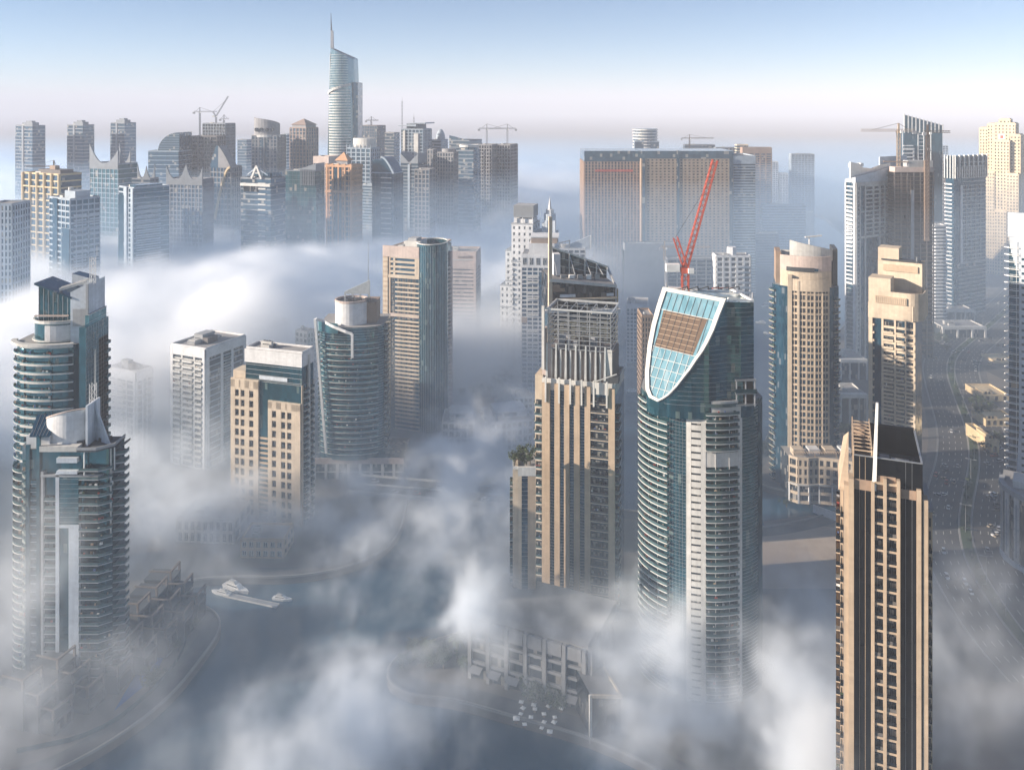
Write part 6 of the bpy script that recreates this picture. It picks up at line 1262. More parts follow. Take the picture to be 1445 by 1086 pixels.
far('pale stepped tower top poking up behind the hotel end wing', 1040, 1050, 1056, 205, 1420, 15, wall=SANDY)
for lb, l, c, r, t in (('slim sunlit white tower beyond the hotel, taller of two', 1087, 1093, 1098, 229), ('slim sunlit white tower beyond the hotel, shorter of two', 1100, 1107, 1112, 245)): far(lb, l, c, r, t, 1500, 30, wall=WHITE, A=('grid', 3, 36, 1.2, 1.4, .6))
far('slender blue tower alone in the haze beyond the marina', 1117, 1141, 1149, 218, 1550, 15, wall=FPALE, A=('grid', 7, 40, 1.0, 1.3, .7))
far('blue hazy slab beside the slender blue tower', 1108, 1116, 1119, 262, 1600, 10, wall=FPALE)
far('wide low blue complex with sunlit roof in the haze', 1077, 1128, 1137, 290, 1330, 10, wall=FPALE, A=('band', 1, 16, .5, 1.6, .6), units=4)
far('low blue wing before the wide hazy complex', 1066, 1090, 1099, 330, 1180, 10, wall=FGREY, A=('band', 1, 12, .5, 1.6, .6))
far('small blue block on the far marina shore', 1120, 1142, 1148, 300, 1400, 10, wall=FPALE)
b = far('tan lower hotel wing with slanting front in the fog', 882, 893, 955, 345, 935, 62, wall=FTAN, g=FBLUE, A=('solid', 1, 1), B=('ribs', 12, 16, 2.2, 1.4, .9), band=7, cat='hotel', name='hotel_block')
far('unfinished low tower of bare floors behind the red crane', 942, 985, 1010, 366, 850, 18, wall=FTAN, g=DARKG, A=('grid', 5, 18, 1.2, 1.0, .8), cat='construction site', name='unfinished_tower')
def octo(b):
    q = MB(); c = (b.w * .5, b.d * .45); q.prism(arc(c[0], c[1], 4, 4, 0, 360, 8)[:-1], b.h, b.z(350), WHITE); b.part('roof_lantern', q); b.windows(b.A, 0, b.w, 0, b.h, 6, 22, .35, .45, d=.02); b.balconies(b.A, b.w * .55, b.w * .8, 0, b.h - 4, 22, 1.6, WHITE, WHITE)
far('white gridded tower with roof lantern behind the curved glass tower', 1011, 1043, 1059, 362, 715, 20, wall=WHITE, g=GREYG, A=('grid', 5, 22, 1.8, 1.6, .7), crown=octo)
# ---------------------------------------------------------------- cranes
def crane(label, px, ptop, D, base_z, jl, jr, col, luff=None, rot=0.0, wm=1.8, t=.35):
    r = empty('tower_crane', (X(px, D), D, base_z)); tag(r, label, 'crane'); z = Z(ptop, D) - base_z; m = MB(); lattice(m, (0, 0, -.5), (0, 0, z), wm, col, bay=wm * 1.6, t=t); m.build('mast', r); c = MB(); c.box(-wm * .7, wm * .7, -wm * .7, wm * .7, z, z + 2.2, col); c.box(wm * .3, wm * 1.2, -wm * 1.2, -wm * .72, z + .2, z + 2.2, WPAINT); c.build('cab', r)
    if luff:
        ex, ez = (luff[0] - px) * D / F, Z(luff[1], D) - base_z; j = MB(); lattice(j, (0, 0, z + 2.2), (ex, 0, ez), wm * .8, col, bay=wm, t=t * .8); j.build('luffing_jib', r); q = MB(); bx, bz = -ex * .35 - 3, z + 12
        lattice(q, (0, 0, z + 2.2), (bx * .55, 0, z + 9 if D > 600 else z + 14), wm * .7, col, bay=wm, t=t * .8); q.bar((bx * .55, 0, z + 9 if D > 600 else z + 14), (ex * .8, 0, z + (ez - z) * .8), .12 if D < 600 else .25, DKMETAL); q.build('a_frame', r); w_ = MB(); w_.box(-wm * 3.2, -wm * 1.0, -1.4, 1.4, z + .6, z + 3.6, WPAINT); w_.build('counterweight', r)
    else:
        j = MB(); lattice(j, (jl, 0, z + 2.6), (jr, 0, z + 2.6), wm * .8, col, bay=wm, t=t * .8); j.build('jib', r); q = MB(); q.bar((0, 0, z + 2.2), (0, 0, z + 9), wm * .6, col); q.bar((0, 0, z + 9), (jl * .7, 0, z + 3), .3, DKMETAL); q.bar((0, 0, z + 9), (jr * .7, 0, z + 3), .3, DKMETAL); q.build('cathead', r); w_ = MB(); e = jl if abs(jl) < abs(jr) else jr; w_.box(e - 1.6, e + 1.6, -1.2, 1.2, z - .8, z + 2, GREYP); w_.build('counterweight', r)
    r.rotation_euler[2] = rot; return r
crane('red luffing crane standing on the curved glass tower', 967, 385, 336, Z(404, 336) - 1.5, 0, 0, REDP, luff=(1009, 226), wm=2.4, t=.4)
crane('pale hammerhead crane beside the square unfinished tower', 282, 160, 1290, GZ, -9, 26, GREYP, t=.5)
crane('pale luffing crane on top of the square unfinished tower', 305, 166, 1335, Z(176, 1335), 0, 0, GREYP, luff=(322, 136), t=.5)
crane('small crane on the corner of the square unfinished tower', 316, 170, 1330, Z(176, 1330), -6, 8, GREYP, t=.45)
crane('dark crane on the flat dark tower beside the tallest skyscraper', 524, 172, 1445, Z(179, 1445), -9, 12, DKMETAL, t=.5)
crane('pale crane on the nearer of two joined unfinished towers', 687, 184, 1195, Z(206, 1195), -11, 30, GREYP, t=.5)
crane('pale crane on the outer of two joined unfinished towers', 716, 184, 1205, Z(206, 1205), -28, 12, GREYP, t=.5)
crane('brown crane behind the hotel roof', 973, 197, 1490, GZ, -14, 42, BROWNM, t=.5)
crane('tan crane with long jib beside the bright blue glass tower', 1268, 188, 770, GZ, -34, 14, TAN, wm=2.4, t=.4)
crane('tan crane with short jib hooked in front of the bright blue tower', 1309, 190, 765, Z(244, 765), -3, 20, BROWNM, wm=2.2, t=.5)
crane('rusty crane on the golden fluted tower', 76, 238, 905, Z(246, 905), -30, 4, BROWNM, t=.4)
crane('pale crane by the unfinished low tower behind the red crane', 938, 352, 862, Z(367, 862), -4, 46, TAN, t=.4)
# ================================================================ ground, water, roads, low things
def surf(name, col, col2, sc1, rough=.9, bump=0.0, sc2=None):
    m, t, p = nodes_mat(name); L = t.links.new; n1 = N(t, 'ShaderNodeTexNoise'); n1.inputs['Scale'].default_value = sc1; n1.inputs['Detail'].default_value = 8; n1.inputs['Roughness'].default_value = .6; L(_coord(t), n1.inputs['Vector']); r = N(t, 'ShaderNodeMapRange'); L(n1.outputs[0], r.inputs[0]); r.inputs[1].default_value = .32; r.inputs[2].default_value = .68
    mx = N(t, 'ShaderNodeMix', data_type='RGBA'); mx.inputs[6].default_value = (*col, 1); mx.inputs[7].default_value = (*col2, 1); L(r.outputs[0], mx.inputs[0]); L(mx.outputs[2], p.inputs['Base Color']); p.inputs['Roughness'].default_value = rough
    if bump:
        n2 = N(t, 'ShaderNodeTexNoise'); n2.inputs['Scale'].default_value = sc2 or sc1 * 4; n2.inputs['Detail'].default_value = 4; L(_coord(t), n2.inputs['Vector']); bp = N(t, 'ShaderNodeBump'); bp.inputs['Strength'].default_value = bump; bp.inputs['Distance'].default_value = .5; L(n2.outputs[0], bp.inputs['Height']); L(bp.outputs[0], p.inputs['Normal'])
    return m
WATER = surf('water_surface', (.008, .050, .090), (.014, .062, .102), .01, .09, .22, .30); WATER.node_tree.nodes['Principled BSDF'].inputs['IOR'].default_value = 1.33
LAND = surf('city_ground', (.10, .09, .08), (.19, .165, .14), .012); PAVE = surf('paving', (.075, .075, .075), (.125, .12, .115), .15); ASPH = surf('asphalt', (.045, .045, .046), (.075, .074, .072), .06); SANDG = surf('bare_sand', (.30, .235, .175), (.42, .34, .26), .05, .95, .4, .5); LAWN = surf('lawn_grass', (.025, .05, .018), (.05, .075, .03), .1); KERB = plain('kerb_stone', (.26, .25, .235), .8); LINE = plain('road_paint', (.62, .62, .58), .7)
def struct(name, mb): o = mb.build(name); o['kind'] = 'structure'; return o
m = MB(); m.poly([(-14000, -80, 0), (14000, -80, 0), (14000, 22000, 0), (-14000, 22000, 0)], WATER); struct('water', m)
LEFT = [(-900, 130), (-330, 255), (-205, 268), (-160, 276), (-141, 294), (-128, 318), (-124, 345), (-123, 362), (-130, 374), (-142, 380), (-158, 384), (-160, 392), (-148, 399), (-128, 401), (-110, 400), (-92, 403), (-76, 411), (-64, 424), (-58, 440), (-58, 470), (-62, 500), (-66, 520), (-60, 536), (-42, 549), (-14, 558), (18, 575), (42, 600), (62, 660), (84, 760), (150, 900), (250, 1030), (400, 1300), (500, 1700), (600, 2400), (600, 21000), (-13000, 21000), (-13000, 130)]
RIGHT = [(900, 130), (500, 170), (150, 190), (110, 230), (75, 262), (48, 285), (27, 299), (0, 309), (-22, 318), (-38, 320), (-47, 326), (-50, 335), (-46, 344), (-36, 352), (-22, 358), (-10, 372), (2, 400), (6, 440), (20, 466), (60, 470), (100, 455), (126, 447), (146, 452), (168, 461), (180, 467), (184, 474), (178, 482), (160, 488), (145, 498), (140, 512), (146, 528), (160, 548), (180, 590), (215, 660), (290, 790), (400, 960), (520, 1180), (625, 1700), (601, 2400), (601, 21000), (13000, 21000), (13000, 130)]
def ccw(p): a = sum(p[i][0] * p[(i + 1) % len(p)][1] - p[(i + 1) % len(p)][0] * p[i][1] for i in range(len(p))); return p if a > 0 else p[::-1]
def smooth(p, k=2):
    for _ in range(k): p = [p[0]] + [q for a, b_ in zip(p, p[1:]) for q in ((a[0] * .75 + b_[0] * .25, a[1] * .75 + b_[1] * .25), (a[0] * .25 + b_[0] * .75, a[1] * .25 + b_[1] * .75))] + [p[-1]]
    return p
for pts, n0, n1 in ((LEFT, 1, len(LEFT) - 5), (RIGHT, 2, len(RIGHT) - 5)):
    shore = smooth(pts[n0:n1]); full = pts[:n0] + shore + pts[n1:]
    m = MB(); m.prism(ccw(full), -2, GZ, LAND); struct('ground', m)
    side = -1 if pts is LEFT else 1
    m = MB(); q = offset(shore, -9 * (1 if ccw(full) is full else -1)); 
    inner = q
    for a in range(len(shore) - 1):
        m.poly([(*shore[a], GZ + .006), (*shore[a + 1], GZ + .006), (*inner[a + 1], GZ + .006), (*inner[a], GZ + .006)], PAVE)
    struct('promenade', m)
    m = MB(); s = 1 if ccw(full) is full else -1
    e0, e1 = offset(shore, .02 * s), offset(shore, -.7 * s)
    for a in range(len(shore) - 1):
        m.hexa([(*e0[a], GZ + .01), (*e0[a + 1], GZ + .01), (*e1[a + 1], GZ + .01), (*e1[a], GZ + .01), (*e0[a], GZ + .9), (*e0[a + 1], GZ + .9), (*e1[a + 1], GZ + .9), (*e1[a], GZ + .9)], KERB)
    o = m.build('quay_wall'); tag(o, ('low pale quay wall edging the shore with the white apartment blocks', 'low pale quay wall edging the shore with the curved glass tower')[0 if pts is LEFT else 1], 'wall')
def strip_road(name, path, wd, z, mat, k=2):
    p = smooth(path, k); a, b_ = offset(p, wd / 2), offset(p, -wd / 2); m = MB()
    for i in range(len(p) - 1): m.poly([(*a[i], z), (*a[i + 1], z), (*b_[i + 1], z), (*b_[i], z)], mat)
    struct(name, m); return p
def kerb(path, off, wd=.5, h=.14, mat=None):
    m = MB(); m.strip(offset(path, off), -wd / 2, wd / 2, GZ + .01, GZ + h + .01, mat or KERB); return m
def dashes(m, path, off, z, on=3.5, gap=7.0):
    p = offset(path, off); d = 0
    for a, c in zip(p, p[1:]):
        ln = math.hypot(c[0] - a[0], c[1] - a[1]); ux, uy = (c[0] - a[0]) / ln, (c[1] - a[1]) / ln; t = 0
        while t < ln:
            if (d + t) % (on + gap) < on: e = min(ln, t + 1.2); m.poly([(a[0] + ux * t - uy * .12, a[1] + uy * t + ux * .12, z), (a[0] + ux * t + uy * .12, a[1] + uy * t - ux * .12, z), (a[0] + ux * e + uy * .12, a[1] + uy * e - ux * .12, z), (a[0] + ux * e - uy * .12, a[1] + uy * e + ux * .12, z)], LINE)
            t += 1.2
        d += ln
HPX = [(1500, 960), (1445, 905), (1405, 850), (1372, 795), (1360, 745), (1366, 700), (1376, 655), (1372, 610), (1352, 560), (1340, 525), (1345, 500), (1375, 475), (1405, 452), (1432, 425), (1460, 395)]
HW = [G(*q) for q in HPX]
hwy = strip_road('highway', HW, 42, GZ + .012, ASPH)
m = MB()
for o_ in (-17.5, -14, -10.5, -7, 7, 10.5, 14, 17.5): dashes(m, hwy, o_, GZ + .018)
for o_ in (-20.6, 20.6, -3.2, 3.2): m.strip(offset(hwy, o_), -.09, .09, GZ + .0165, GZ + .018, LINE)
struct('road_markings', m)
strip_road('median', HW, 5.2, GZ + .14, LAWN)
m = MB()
for o_ in (-2.7, 2.7): m.strip(offset(hwy, o_), -.25, .25, GZ + .013, GZ + .16, KERB)
for o_ in (-21.2, 21.2): m.strip(offset(hwy, o_), -.25, .25, GZ + .0, GZ + .16, KERB)
struct('kerb', m)
for o_ in (24, -24): strip_road('pavement', offset(smooth(HW), o_), 5, GZ + .010, PAVE, 0)
cross = strip_road('side_road', [G(1250, 520), G(1320, 515), G(1380, 512), G(1440, 540)], 16, GZ + .008, ASPH)
r2 = strip_road('side_road', [G(1300, 640), G(1330, 690), G(1322, 745), G(1300, 790)], 10, GZ + .0085, ASPH)
r3 = strip_road('side_road', [G(600, 560), G(660, 535), G(720, 505), G(770, 480)], 18, GZ + .008, ASPH)
r4 = strip_road('side_road', [G(690, 585), G(715, 560), G(730, 545), G(745, 520)], 9, GZ + .0085, ASPH)
for nm, pts in (('sand_lot', [G(1072, 745), G(1130, 738), G(1185, 745), G(1240, 770), G(1240, 830), G(1060, 830), G(1055, 770)]), ('sand_lot', [G(600, 575), G(690, 560), G(755, 562), G(735, 590), G(690, 600), G(630, 600)])):
    m = MB(); m.poly([(*p, GZ + .005) for p in ccw(pts)], SANDG); struct(nm, m)
m = MB(); m.poly([(*p, GZ + .007) for p in ccw([G(1076, 735), G(1150, 726), G(1165, 733), G(1130, 742), G(1080, 744)])], PAVE); struct('path', m)
for pts in ([G(1365, 560), G(1384, 556), G(1392, 568), G(1370, 572)], [G(1372, 582), G(1400, 580), G(1402, 596), G(1378, 594)], [G(1385, 600), G(1420, 596), G(1424, 625), G(1392, 628)]):
    m = MB(); m.poly([(*p, GZ + .009) for p in ccw(pts)], LAWN); struct('lawn', m)
# white boundary wall by the sand lot
p, q = G(1148, 722), G(1186, 736); w_ = MB(); f = Face(p, (q[0] - p[0], q[1] - p[1])); f.box(w_, 0, math.hypot(q[0] - p[0], q[1] - p[1]), 0, .8, GZ, GZ + 4.2, WHITE); tag(w_.build('boundary_wall'), 'bright white boundary wall between the sand lot and the promenade', 'wall')
# bridge over the canal
p, q = Vector((*G(500, 688), 0)), Vector((*G(790, 712), 0)); r = empty('road_bridge', (p.x, p.y, 0), math.atan2(q.y - p.y, q.x - p.x)); tag(r, 'wide low road bridge crossing the canal in the mist', 'bridge'); ln = (q - p).length
m = MB(); m.box(0, ln, -11, 11, 4.2, 5.4, GREY); m.build('deck', r); m = MB(); m.box(0, ln, -10, 10, 5.404, 5.42, ASPH); m.build('carriageway', r)
m = MB(); m.box(0, ln, -10.9, -10.5, 5.41, 6.6, OFFWHITE); m.box(0, ln, 10.5, 10.9, 5.41, 6.6, OFFWHITE); m.box(0, ln, -.4, .4, 5.43, 6.2, OFFWHITE); m.build('parapet', r)
for k in range(1, 7):
    m = MB(); m.box(-1, 1, -9, 9, -2, 4.19, GREY); m.build('pier', r, (ln * k / 7, 0, 0))
# ---------------------------------------------------------------- podiums
PODM = stone('shaded_podium_grey', (.26, .26, .265))  # off-white frames turned grey, their shade put into the colour
def podium_row():
    a, c = Vector((-16.5, 332)), Vector((27.5, 312)); d = c - a; r_ = math.atan2(d.y, d.x); r = empty('podium_block', (a.x, a.y, GZ), r_); tag(r, 'six bay podium block on the promenade at the foot of the ribbed tower', 'podium'); L_ = d.length; m = MB(); h = 22; f = Face((0, 0), (1, 0)); m.box(0, L_, 0, 34, -1, h, GREYG); m.build('glazed_core', r)
    w_ = MB()
    for k in range(7): x = (L_ - 1.4) * k / 6; f.box(w_, x, x + 1.4, .01, 1.6, -1, h + 1, PODM); f.box(w_, x - .5, x - .1, .01, .8, 5, h - 2, PODM)
    for k in range(6):
        x = (L_ - 1.4) * k / 6 + 1.42; xe = (L_ - 1.4) * (k + 1) / 6 - .52
        f.box(w_, x, xe, .01, 1.2, h - 4, h + .6, PODM)
        for z in (6, 10.6, 15.0): f.box(w_, x, xe, .01, 1.0, z, z + 1.0, PODM)
    w_.build('facade_frame', r); t = MB(); t.box(-.5, L_ + .5, 1, 34.5, h + .01, h + .6, ROOFM); t.build('roof', r); e = MB(); e.box(L_ + .6, L_ + 2.2, -.6, 8, -1, h + 3, PODM); e.build('end_pier', r)
    for k in range(6):
        q = MB(); x = (L_ - 1.4) * k / 6 + 1.6; q.hexa([(x, -4.2, 4.2), (x + 4.6, -4.2, 4.2), (x + 4.6, -1.2, 5.2), (x, -1.2, 5.2), (x, -4.2, 4.35), (x + 4.6, -4.2, 4.35), (x + 4.6, -1.2, 5.35), (x, -1.2, 5.35)], PODM); q.build('awning', r)
podium_row()
b = Bld('glass_pavilion', 'dark glass pavilion with sloping roof edge beside the podium block', 834, 876, 884, 302, -16, 16, cat='pavilion'); m = MB(); m.prism(rect(0, b.w, 0, 16), -1, [15, 12.5, 12.5, 15], DARKG, ROOFM); b.part('glass_box', m); m = MB(); m.bar((-.3, -.4, 15.2), (b.w + .2, -.4, 12.7), .9, BEIGE_L); m.bar((b.w, -.3, 12.7), (b.w, 16, 12.7), .8, BEIGE_L); m.box(-.8, .1, -.8, .1, -1, 15.6, OFFWHITE); b.part('roof_edge', m); b.finish()
TERR = stone('shaded_grey', (.075, .08, .085)); TERP = stone('shaded_pink_grey', (.17, .145, .13))  # terrace colours darkened: the shade at the tower foot is painted in
def terraces():       # stepped terrace houses round the foot of the teal balcony tower
    i = 0
    for row, (dx, n, zt) in enumerate(((0, 7, 17), (7.5, 7, 12.5), (15, 7, 8))):
        for k in range(n):
            t = k / (n - 1); x = -152 + dx * .8 - 26 * (1 - t) ** 1.6; y = 308 + t * 62 - dx * .15; r = empty('terrace_house', (x, y, GZ), R(-18 + 14 * t)); i += 1
            tag(r, 'grey stepped terrace unit with a portal frame around the teal balcony tower', 'house', 'stepped terraces below the teal balcony tower'); h = zt + 4 * t
            m = MB(); m.box(-6, 6, -4.4, 4.4, -1, h - 3, TERR); m.build('wall', r); m = MB(); m.box(-6.2, 6.2, -4.5, 4.5, h - 2.99, h - 2.6, DKROOF); m.build('terrace_floor', r); m = MB(); m.box(5.2, 6, -4.4, -3.6, h - 2.59, h + .6, TERP); m.box(5.2, 6, 3.6, 4.4, h - 2.59, h + .6, TERP); m.box(5.2, 6, -4.4, 4.4, h + .61, h + 1.3, TERP); m.box(-4, 5.19, -4.4, -3.9, h + .61, h + 1.2, TERP); m.build('portal_frame', r); m = MB(); m.box(6.01, 6.1, -3.2, 3.2, 1, h - 4, DARKG); m.build('window', r)
    path = smooth([(-170, 292), (-146, 300), (-136, 322), (-133, 345), (-138, 362), (-136, 372)], 2); m = MB(); m.strip(path, -.15, .15, GZ + .1, GZ + 1.6, RAIL); tag(m.build('glass_balustrade'), 'curving blue glass balustrade along the terrace pools', 'railing')
    m = MB(); m.poly([(-146, 312, GZ + .4), (-139, 330, GZ + .4), (-141, 350, GZ + .4), (-147, 350, GZ + .4), (-147, 330, GZ + .4)], plain('pool_tile', (.02, .10, .30), .1)); struct('pool', m)
terraces()
def lowrise(label, l, r, top, D, dep, wall, a=0, nb=5, nf=4, setback=True):
    b = Bld('lowrise_block', label, l, r, r, D, a, dep, cat='low building'); h = b.z(top); b.core(h - .5, BLUEG, .02); m = MB(); b.grid(m, b.A, 0, b.w, 0, h, nb, nf, wall, 1.2, 1.5, .6, .55); b.grid(m, b.L, 0, b.d, 0, h, 3, nf, wall, 1.6, 1.6, .5, .45); b.grid(m, b.B, 0, b.d, 0, h, 3, nf, wall, 1.6, 1.6, .5, .45); b.part('wall', m); b.windows(b.A, 0, b.w, 0, h, nb, nf, .55, .5, WPAINT, 1, d=.02); b.roof(rect(0, b.w, 0, b.d), h - .5, units=2, pm=wall)
    if setback: q = MB(); q.box(b.w * .2, b.w * .95, b.d * .3, b.d * .9, h - .34, h + 3.6, wall); q.box(b.w * .4, b.w * .7, b.d * .3 - .1, b.d * .3 - .01, h + .4, h + 2.6, BLUEG); b.part('penthouse', q)
    return b.finish()
lowrise('pale four storey block with square loggias on the misty canal bank', 624, 669, 596, 545, 24, OFFWHITE)
lowrise('long white low block with roof garden half hidden by mist', 692, 752, 592, 552, 30, WHITE, -14, 8, 4)
lowrise('small white block with flat roof beside the car park', 726, 752, 560, 600, 22, WHITE, -10, 4, 4, False)
lowrise('low beige block on the misty bank below the beige grid tower', 250, 330, 735, 432, 22, OFFWHITE, 4, 9, 2, False)
lowrise('low curved beige hall beside the water below the beige grid tower', 340, 400, 762, 418, 16, BEIGE, 2, 6, 2, False)
lowrise('small far white block by the far car park', 655, 690, 492, 800, 26, OFFWHITE, 10, 5, 3, False)
# ================================================================ cars, lamps, palms, boats
def dup(root, loc, rz, label=None, sc_=1.0):
    r = root.copy(); COL.objects.link(r); r.location = loc; r.rotation_euler = (0, 0, rz); r.scale = (sc_,) * 3
    if label: r['label'] = label
    for ch in list(root.children):
        c = ch.copy(); COL.objects.link(c); c.parent = r; c.matrix_parent_inverse = ch.matrix_parent_inverse
        for g in list(ch.children): d = g.copy(); COL.objects.link(d); d.parent = c
    return r
CARP = {n: plain('car_paint_' + n, c, .3, .2) for n, c in (('white', (.75, .75, .74)), ('silver', (.38, .39, .41)), ('black', (.02, .02, .024)), ('red', (.32, .03, .025)), ('beige', (.42, .35, .26)))}
def car_mesh(paint, suv):
    m = MB(); L_, W_, h = (4.7, 1.9, .85) if suv else (4.5, 1.8, .72); hh = 1.75 if suv else 1.42
    m.prism([(-L_ / 2, -W_ / 2 + .15), (-L_ / 2 + .25, -W_ / 2), (L_ / 2 - .5, -W_ / 2), (L_ / 2, -W_ / 2 + .35), (L_ / 2, W_ / 2 - .35), (L_ / 2 - .5, W_ / 2), (-L_ / 2 + .25, W_ / 2), (-L_ / 2, W_ / 2 - .15)], .28, h, paint)
    x0, x1 = (-L_ / 2 + .15, .95) if suv else (-L_ / 2 + .75, 1.05)
    m.prism(rect(x0, x1, -W_ / 2 + .06, W_ / 2 - .06), h + .002, hh - .1, BLACKG, paint, rect(x0 + .35, x1 - .75, -W_ / 2 + .25, W_ / 2 - .25)); m.prism(rect(x0 + .36, x1 - .77, -W_ / 2 + .26, W_ / 2 - .26), hh - .098, hh, paint)
    for x in (-L_ / 2 + .85, L_ / 2 - .9):
        for y in (-W_ / 2, W_ / 2 - .2): m.tube((x, y, .33), (x, y + .2, .33), .33, .33, RUBBER, 10)
    m.box(L_ / 2 - .1, L_ / 2 + .02, -W_ / 2 + .4, -W_ / 2 + .75, .55, .7, WPAINT); m.box(L_ / 2 - .1, L_ / 2 + .02, W_ / 2 - .75, W_ / 2 - .4, .55, .7, WPAINT); return m.mesh('parked_car')
CARM = {(n, s): car_mesh(CARP[n], s) for n in CARP for s in (0, 1)}
def car(x, y, rz, label, group, rnd, z=None, nm='car'):
    n = rnd.choice(('white', 'white', 'silver', 'silver', 'black', 'black', 'red', 'beige')); s = rnd.random() < .45; o = bpy.data.objects.new(nm, CARM[(n, int(s))]); COL.objects.link(o); o.location = (x, y, GZ + .02 if z is None else z); o.rotation_euler = (0, 0, rz); tag(o, f'{n} {"tall" if s else "low"} car {label}', 'car', group)
rnd = random.Random(11)
for k in range(34):
    i = rnd.randrange(int(len(hwy) * .18), len(hwy) - 2); off = rnd.choice((-18.6, -15.6, -12.2, -8.6, 8.6, 12.2, 15.6, 18.6)); p = offset(hwy, off); a, c = p[i], p[i + 1]; t = rnd.random(); ang = math.atan2(c[1] - a[1], c[0] - a[0]) + (0 if off > 0 else math.pi)
    car(a[0] + (c[0] - a[0]) * t, a[1] + (c[1] - a[1]) * t, ang, 'on the wide curving highway', 'cars on the highway', rnd)
for (x0, x1, y0, y1, n, lb, gp) in ((625, 700, 495, 535, 34, 'parked on the dusty lot by the white stepped tower', 'cars on the dusty lot'), (690, 745, 560, 590, 16, 'near the small white block behind the mist', 'cars behind the mist'), (1318, 1400, 478, 520, 14, 'at the highway junction', 'cars at the junction'), (1322, 1342, 640, 700, 5, 'in the lay-by beside the black glass tower', 'cars in the lay-by'), (1390, 1418, 610, 660, 8, 'parked by the lawns', 'cars by the lawns'), (1395, 1412, 690, 770, 8, 'beside the striped low building', 'cars by the striped building'), (1080, 1120, 590, 640, 4, 'by the trees on the canal promenade', 'cars on the promenade')):
    for k in range(n):
        x, y = G(rnd.uniform(x0, x1), rnd.uniform(y0, y1)); car(x, y, rnd.choice((.3, .35, 1.9, 3.4)) + rnd.uniform(-.05, .05), lb, gp, rnd, None, 'parked_car')
bo, bd_ = Vector((*G(500, 688), 0)), (Vector((*G(790, 712), 0)) - Vector((*G(500, 688), 0)))
for k in range(7):
    t = .1 + .11 * k; car(bo.x + bd_.x * t, bo.y + bd_.y * t + rnd.choice((-7, -4, 4, 7)), math.atan2(bd_.y, bd_.x), 'driving over the misty canal bridge', 'cars on the bridge', rnd, 5.43)
# street lamps on the median
def lamp():
    r = empty('street_lamp', (0, 0, 0)); tag(r, 'tall double arm street lamp on the green highway median', 'street lamp', 'street lamps on the highway median'); m = MB(); m.tube((0, 0, 0), (0, 0, 14), .16, .09, METAL, 8); m.build('pole', r); m = MB(); m.bar((-2.6, 0, 14.2), (2.6, 0, 14.2), .12, METAL); m.build('arm', r)
    for s in (-1, 1): m = MB(); m.box(2.3 * s - .6, 2.3 * s + .6, -.2, .2, 14.27, 14.45, GREYP); m.build('lamp_head', r)
    return r
proto = lamp(); first = True
for i in range(8, len(hwy) - 1, 3):
    a, c = hwy[i], hwy[i + 1]; rz = math.atan2(c[1] - a[1], c[0] - a[0]) + math.pi / 2
    if first: proto.location = (*a, GZ + .14); proto.rotation_euler = (0, 0, rz); first = False
    else: dup(proto, (*a, GZ + .14), rz)
# palms and leafy trees
PALM = surf('palm_fronds', (.030, .045, .018), (.065, .085, .035), .8); LEAF = surf('tree_leaves', (.020, .036, .014), (.060, .085, .030), .9); BARK = plain('bark', (.14, .10, .07), .9)
def palm(seed):
    rn = random.Random(seed); r = empty('palm_tree'); m = MB(); h = rn.uniform(6, 8.5); m.tube((0, 0, 0), (.1, .05, h * .5), .28, .22, BARK, 7); m.tube((.1, .05, h * .5), (.25, .1, h), .22, .19, BARK, 7); m.build('trunk', r); m = MB()
    for k in range(34):
        az = rn.uniform(0, 6.28); up = rn.uniform(-.5, 1.1); ln = rn.uniform(2.4, 3.4); prev = None
        for s in range(6):
            t = s / 5; d = ln * t; z = h + up * d * .75 - 1.5 * t * t * ln * .5; c = (.25 + math.cos(az) * d, .1 + math.sin(az) * d, z); wd = .42 * (1 - abs(2 * t - .9) ** 2 * .7); q = ((c[0] - math.sin(az) * wd, c[1] + math.cos(az) * wd, z - wd * .5), c, (c[0] + math.sin(az) * wd, c[1] - math.cos(az) * wd, z - wd * .5))
            if prev: m.poly([prev[0], q[0], q[1], prev[1]], PALM); m.poly([prev[1], q[1], q[2], prev[2]], PALM)
            prev = q
    m.build('crown', r); return r
def leafy(seed, h=6.5, w_=2.8):
    rn = random.Random(seed); r = empty('leafy_tree'); m = MB(); m.tube((0, 0, 0), (.1, 0, h * .45), .22, .15, BARK, 7)
    for k in range(5): az = k * 1.26; m.tube((.1, 0, h * .4), (math.cos(az) * w_ * .55, math.sin(az) * w_ * .55, h * .72), .12, .05, BARK, 5)
    m.build('trunk', r); m = MB()
    cl = [(rn.gauss(0, w_ * .45), rn.gauss(0, w_ * .45), h * .7 + rn.gauss(0, h * .12), rn.uniform(.5, 1.1) * w_ * .42) for _ in range(13)]
    for k in range(620):
        c = rn.choice(cl); v = Vector((rn.gauss(0, 1), rn.gauss(0, 1), rn.gauss(0, .8))).normalized() * c[3] * rn.uniform(.5, 1.1); p = Vector(c[:3]) + v; a = Vector((rn.gauss(0, 1), rn.gauss(0, 1), rn.gauss(0, 1))).normalized() * rn.uniform(.14, .34); b_ = v.cross(a).normalized() * rn.uniform(.14, .3); m.poly([p - a, p + b_, p + a, p - b_], LEAF)
    m.build('crown', r); return r
def plant(protos, spots, z, label, group, cat, rn):
    for i, (x, y) in enumerate(spots):
        pr = protos[i % len(protos)]
        if pr.get('label') is None: pr.location = (x, y, z); pr.rotation_euler = (0, 0, rn.uniform(0, 6)); tag(pr, label, cat, group)
        else: o = dup(pr, (x, y, z), rn.uniform(0, 6), label, rn.uniform(.8, 1.25)); o['group'] = group
P3 = [palm(1), palm(2), palm(3)]; T3 = [leafy(1), leafy(2), leafy(3)]; rn = random.Random(5)
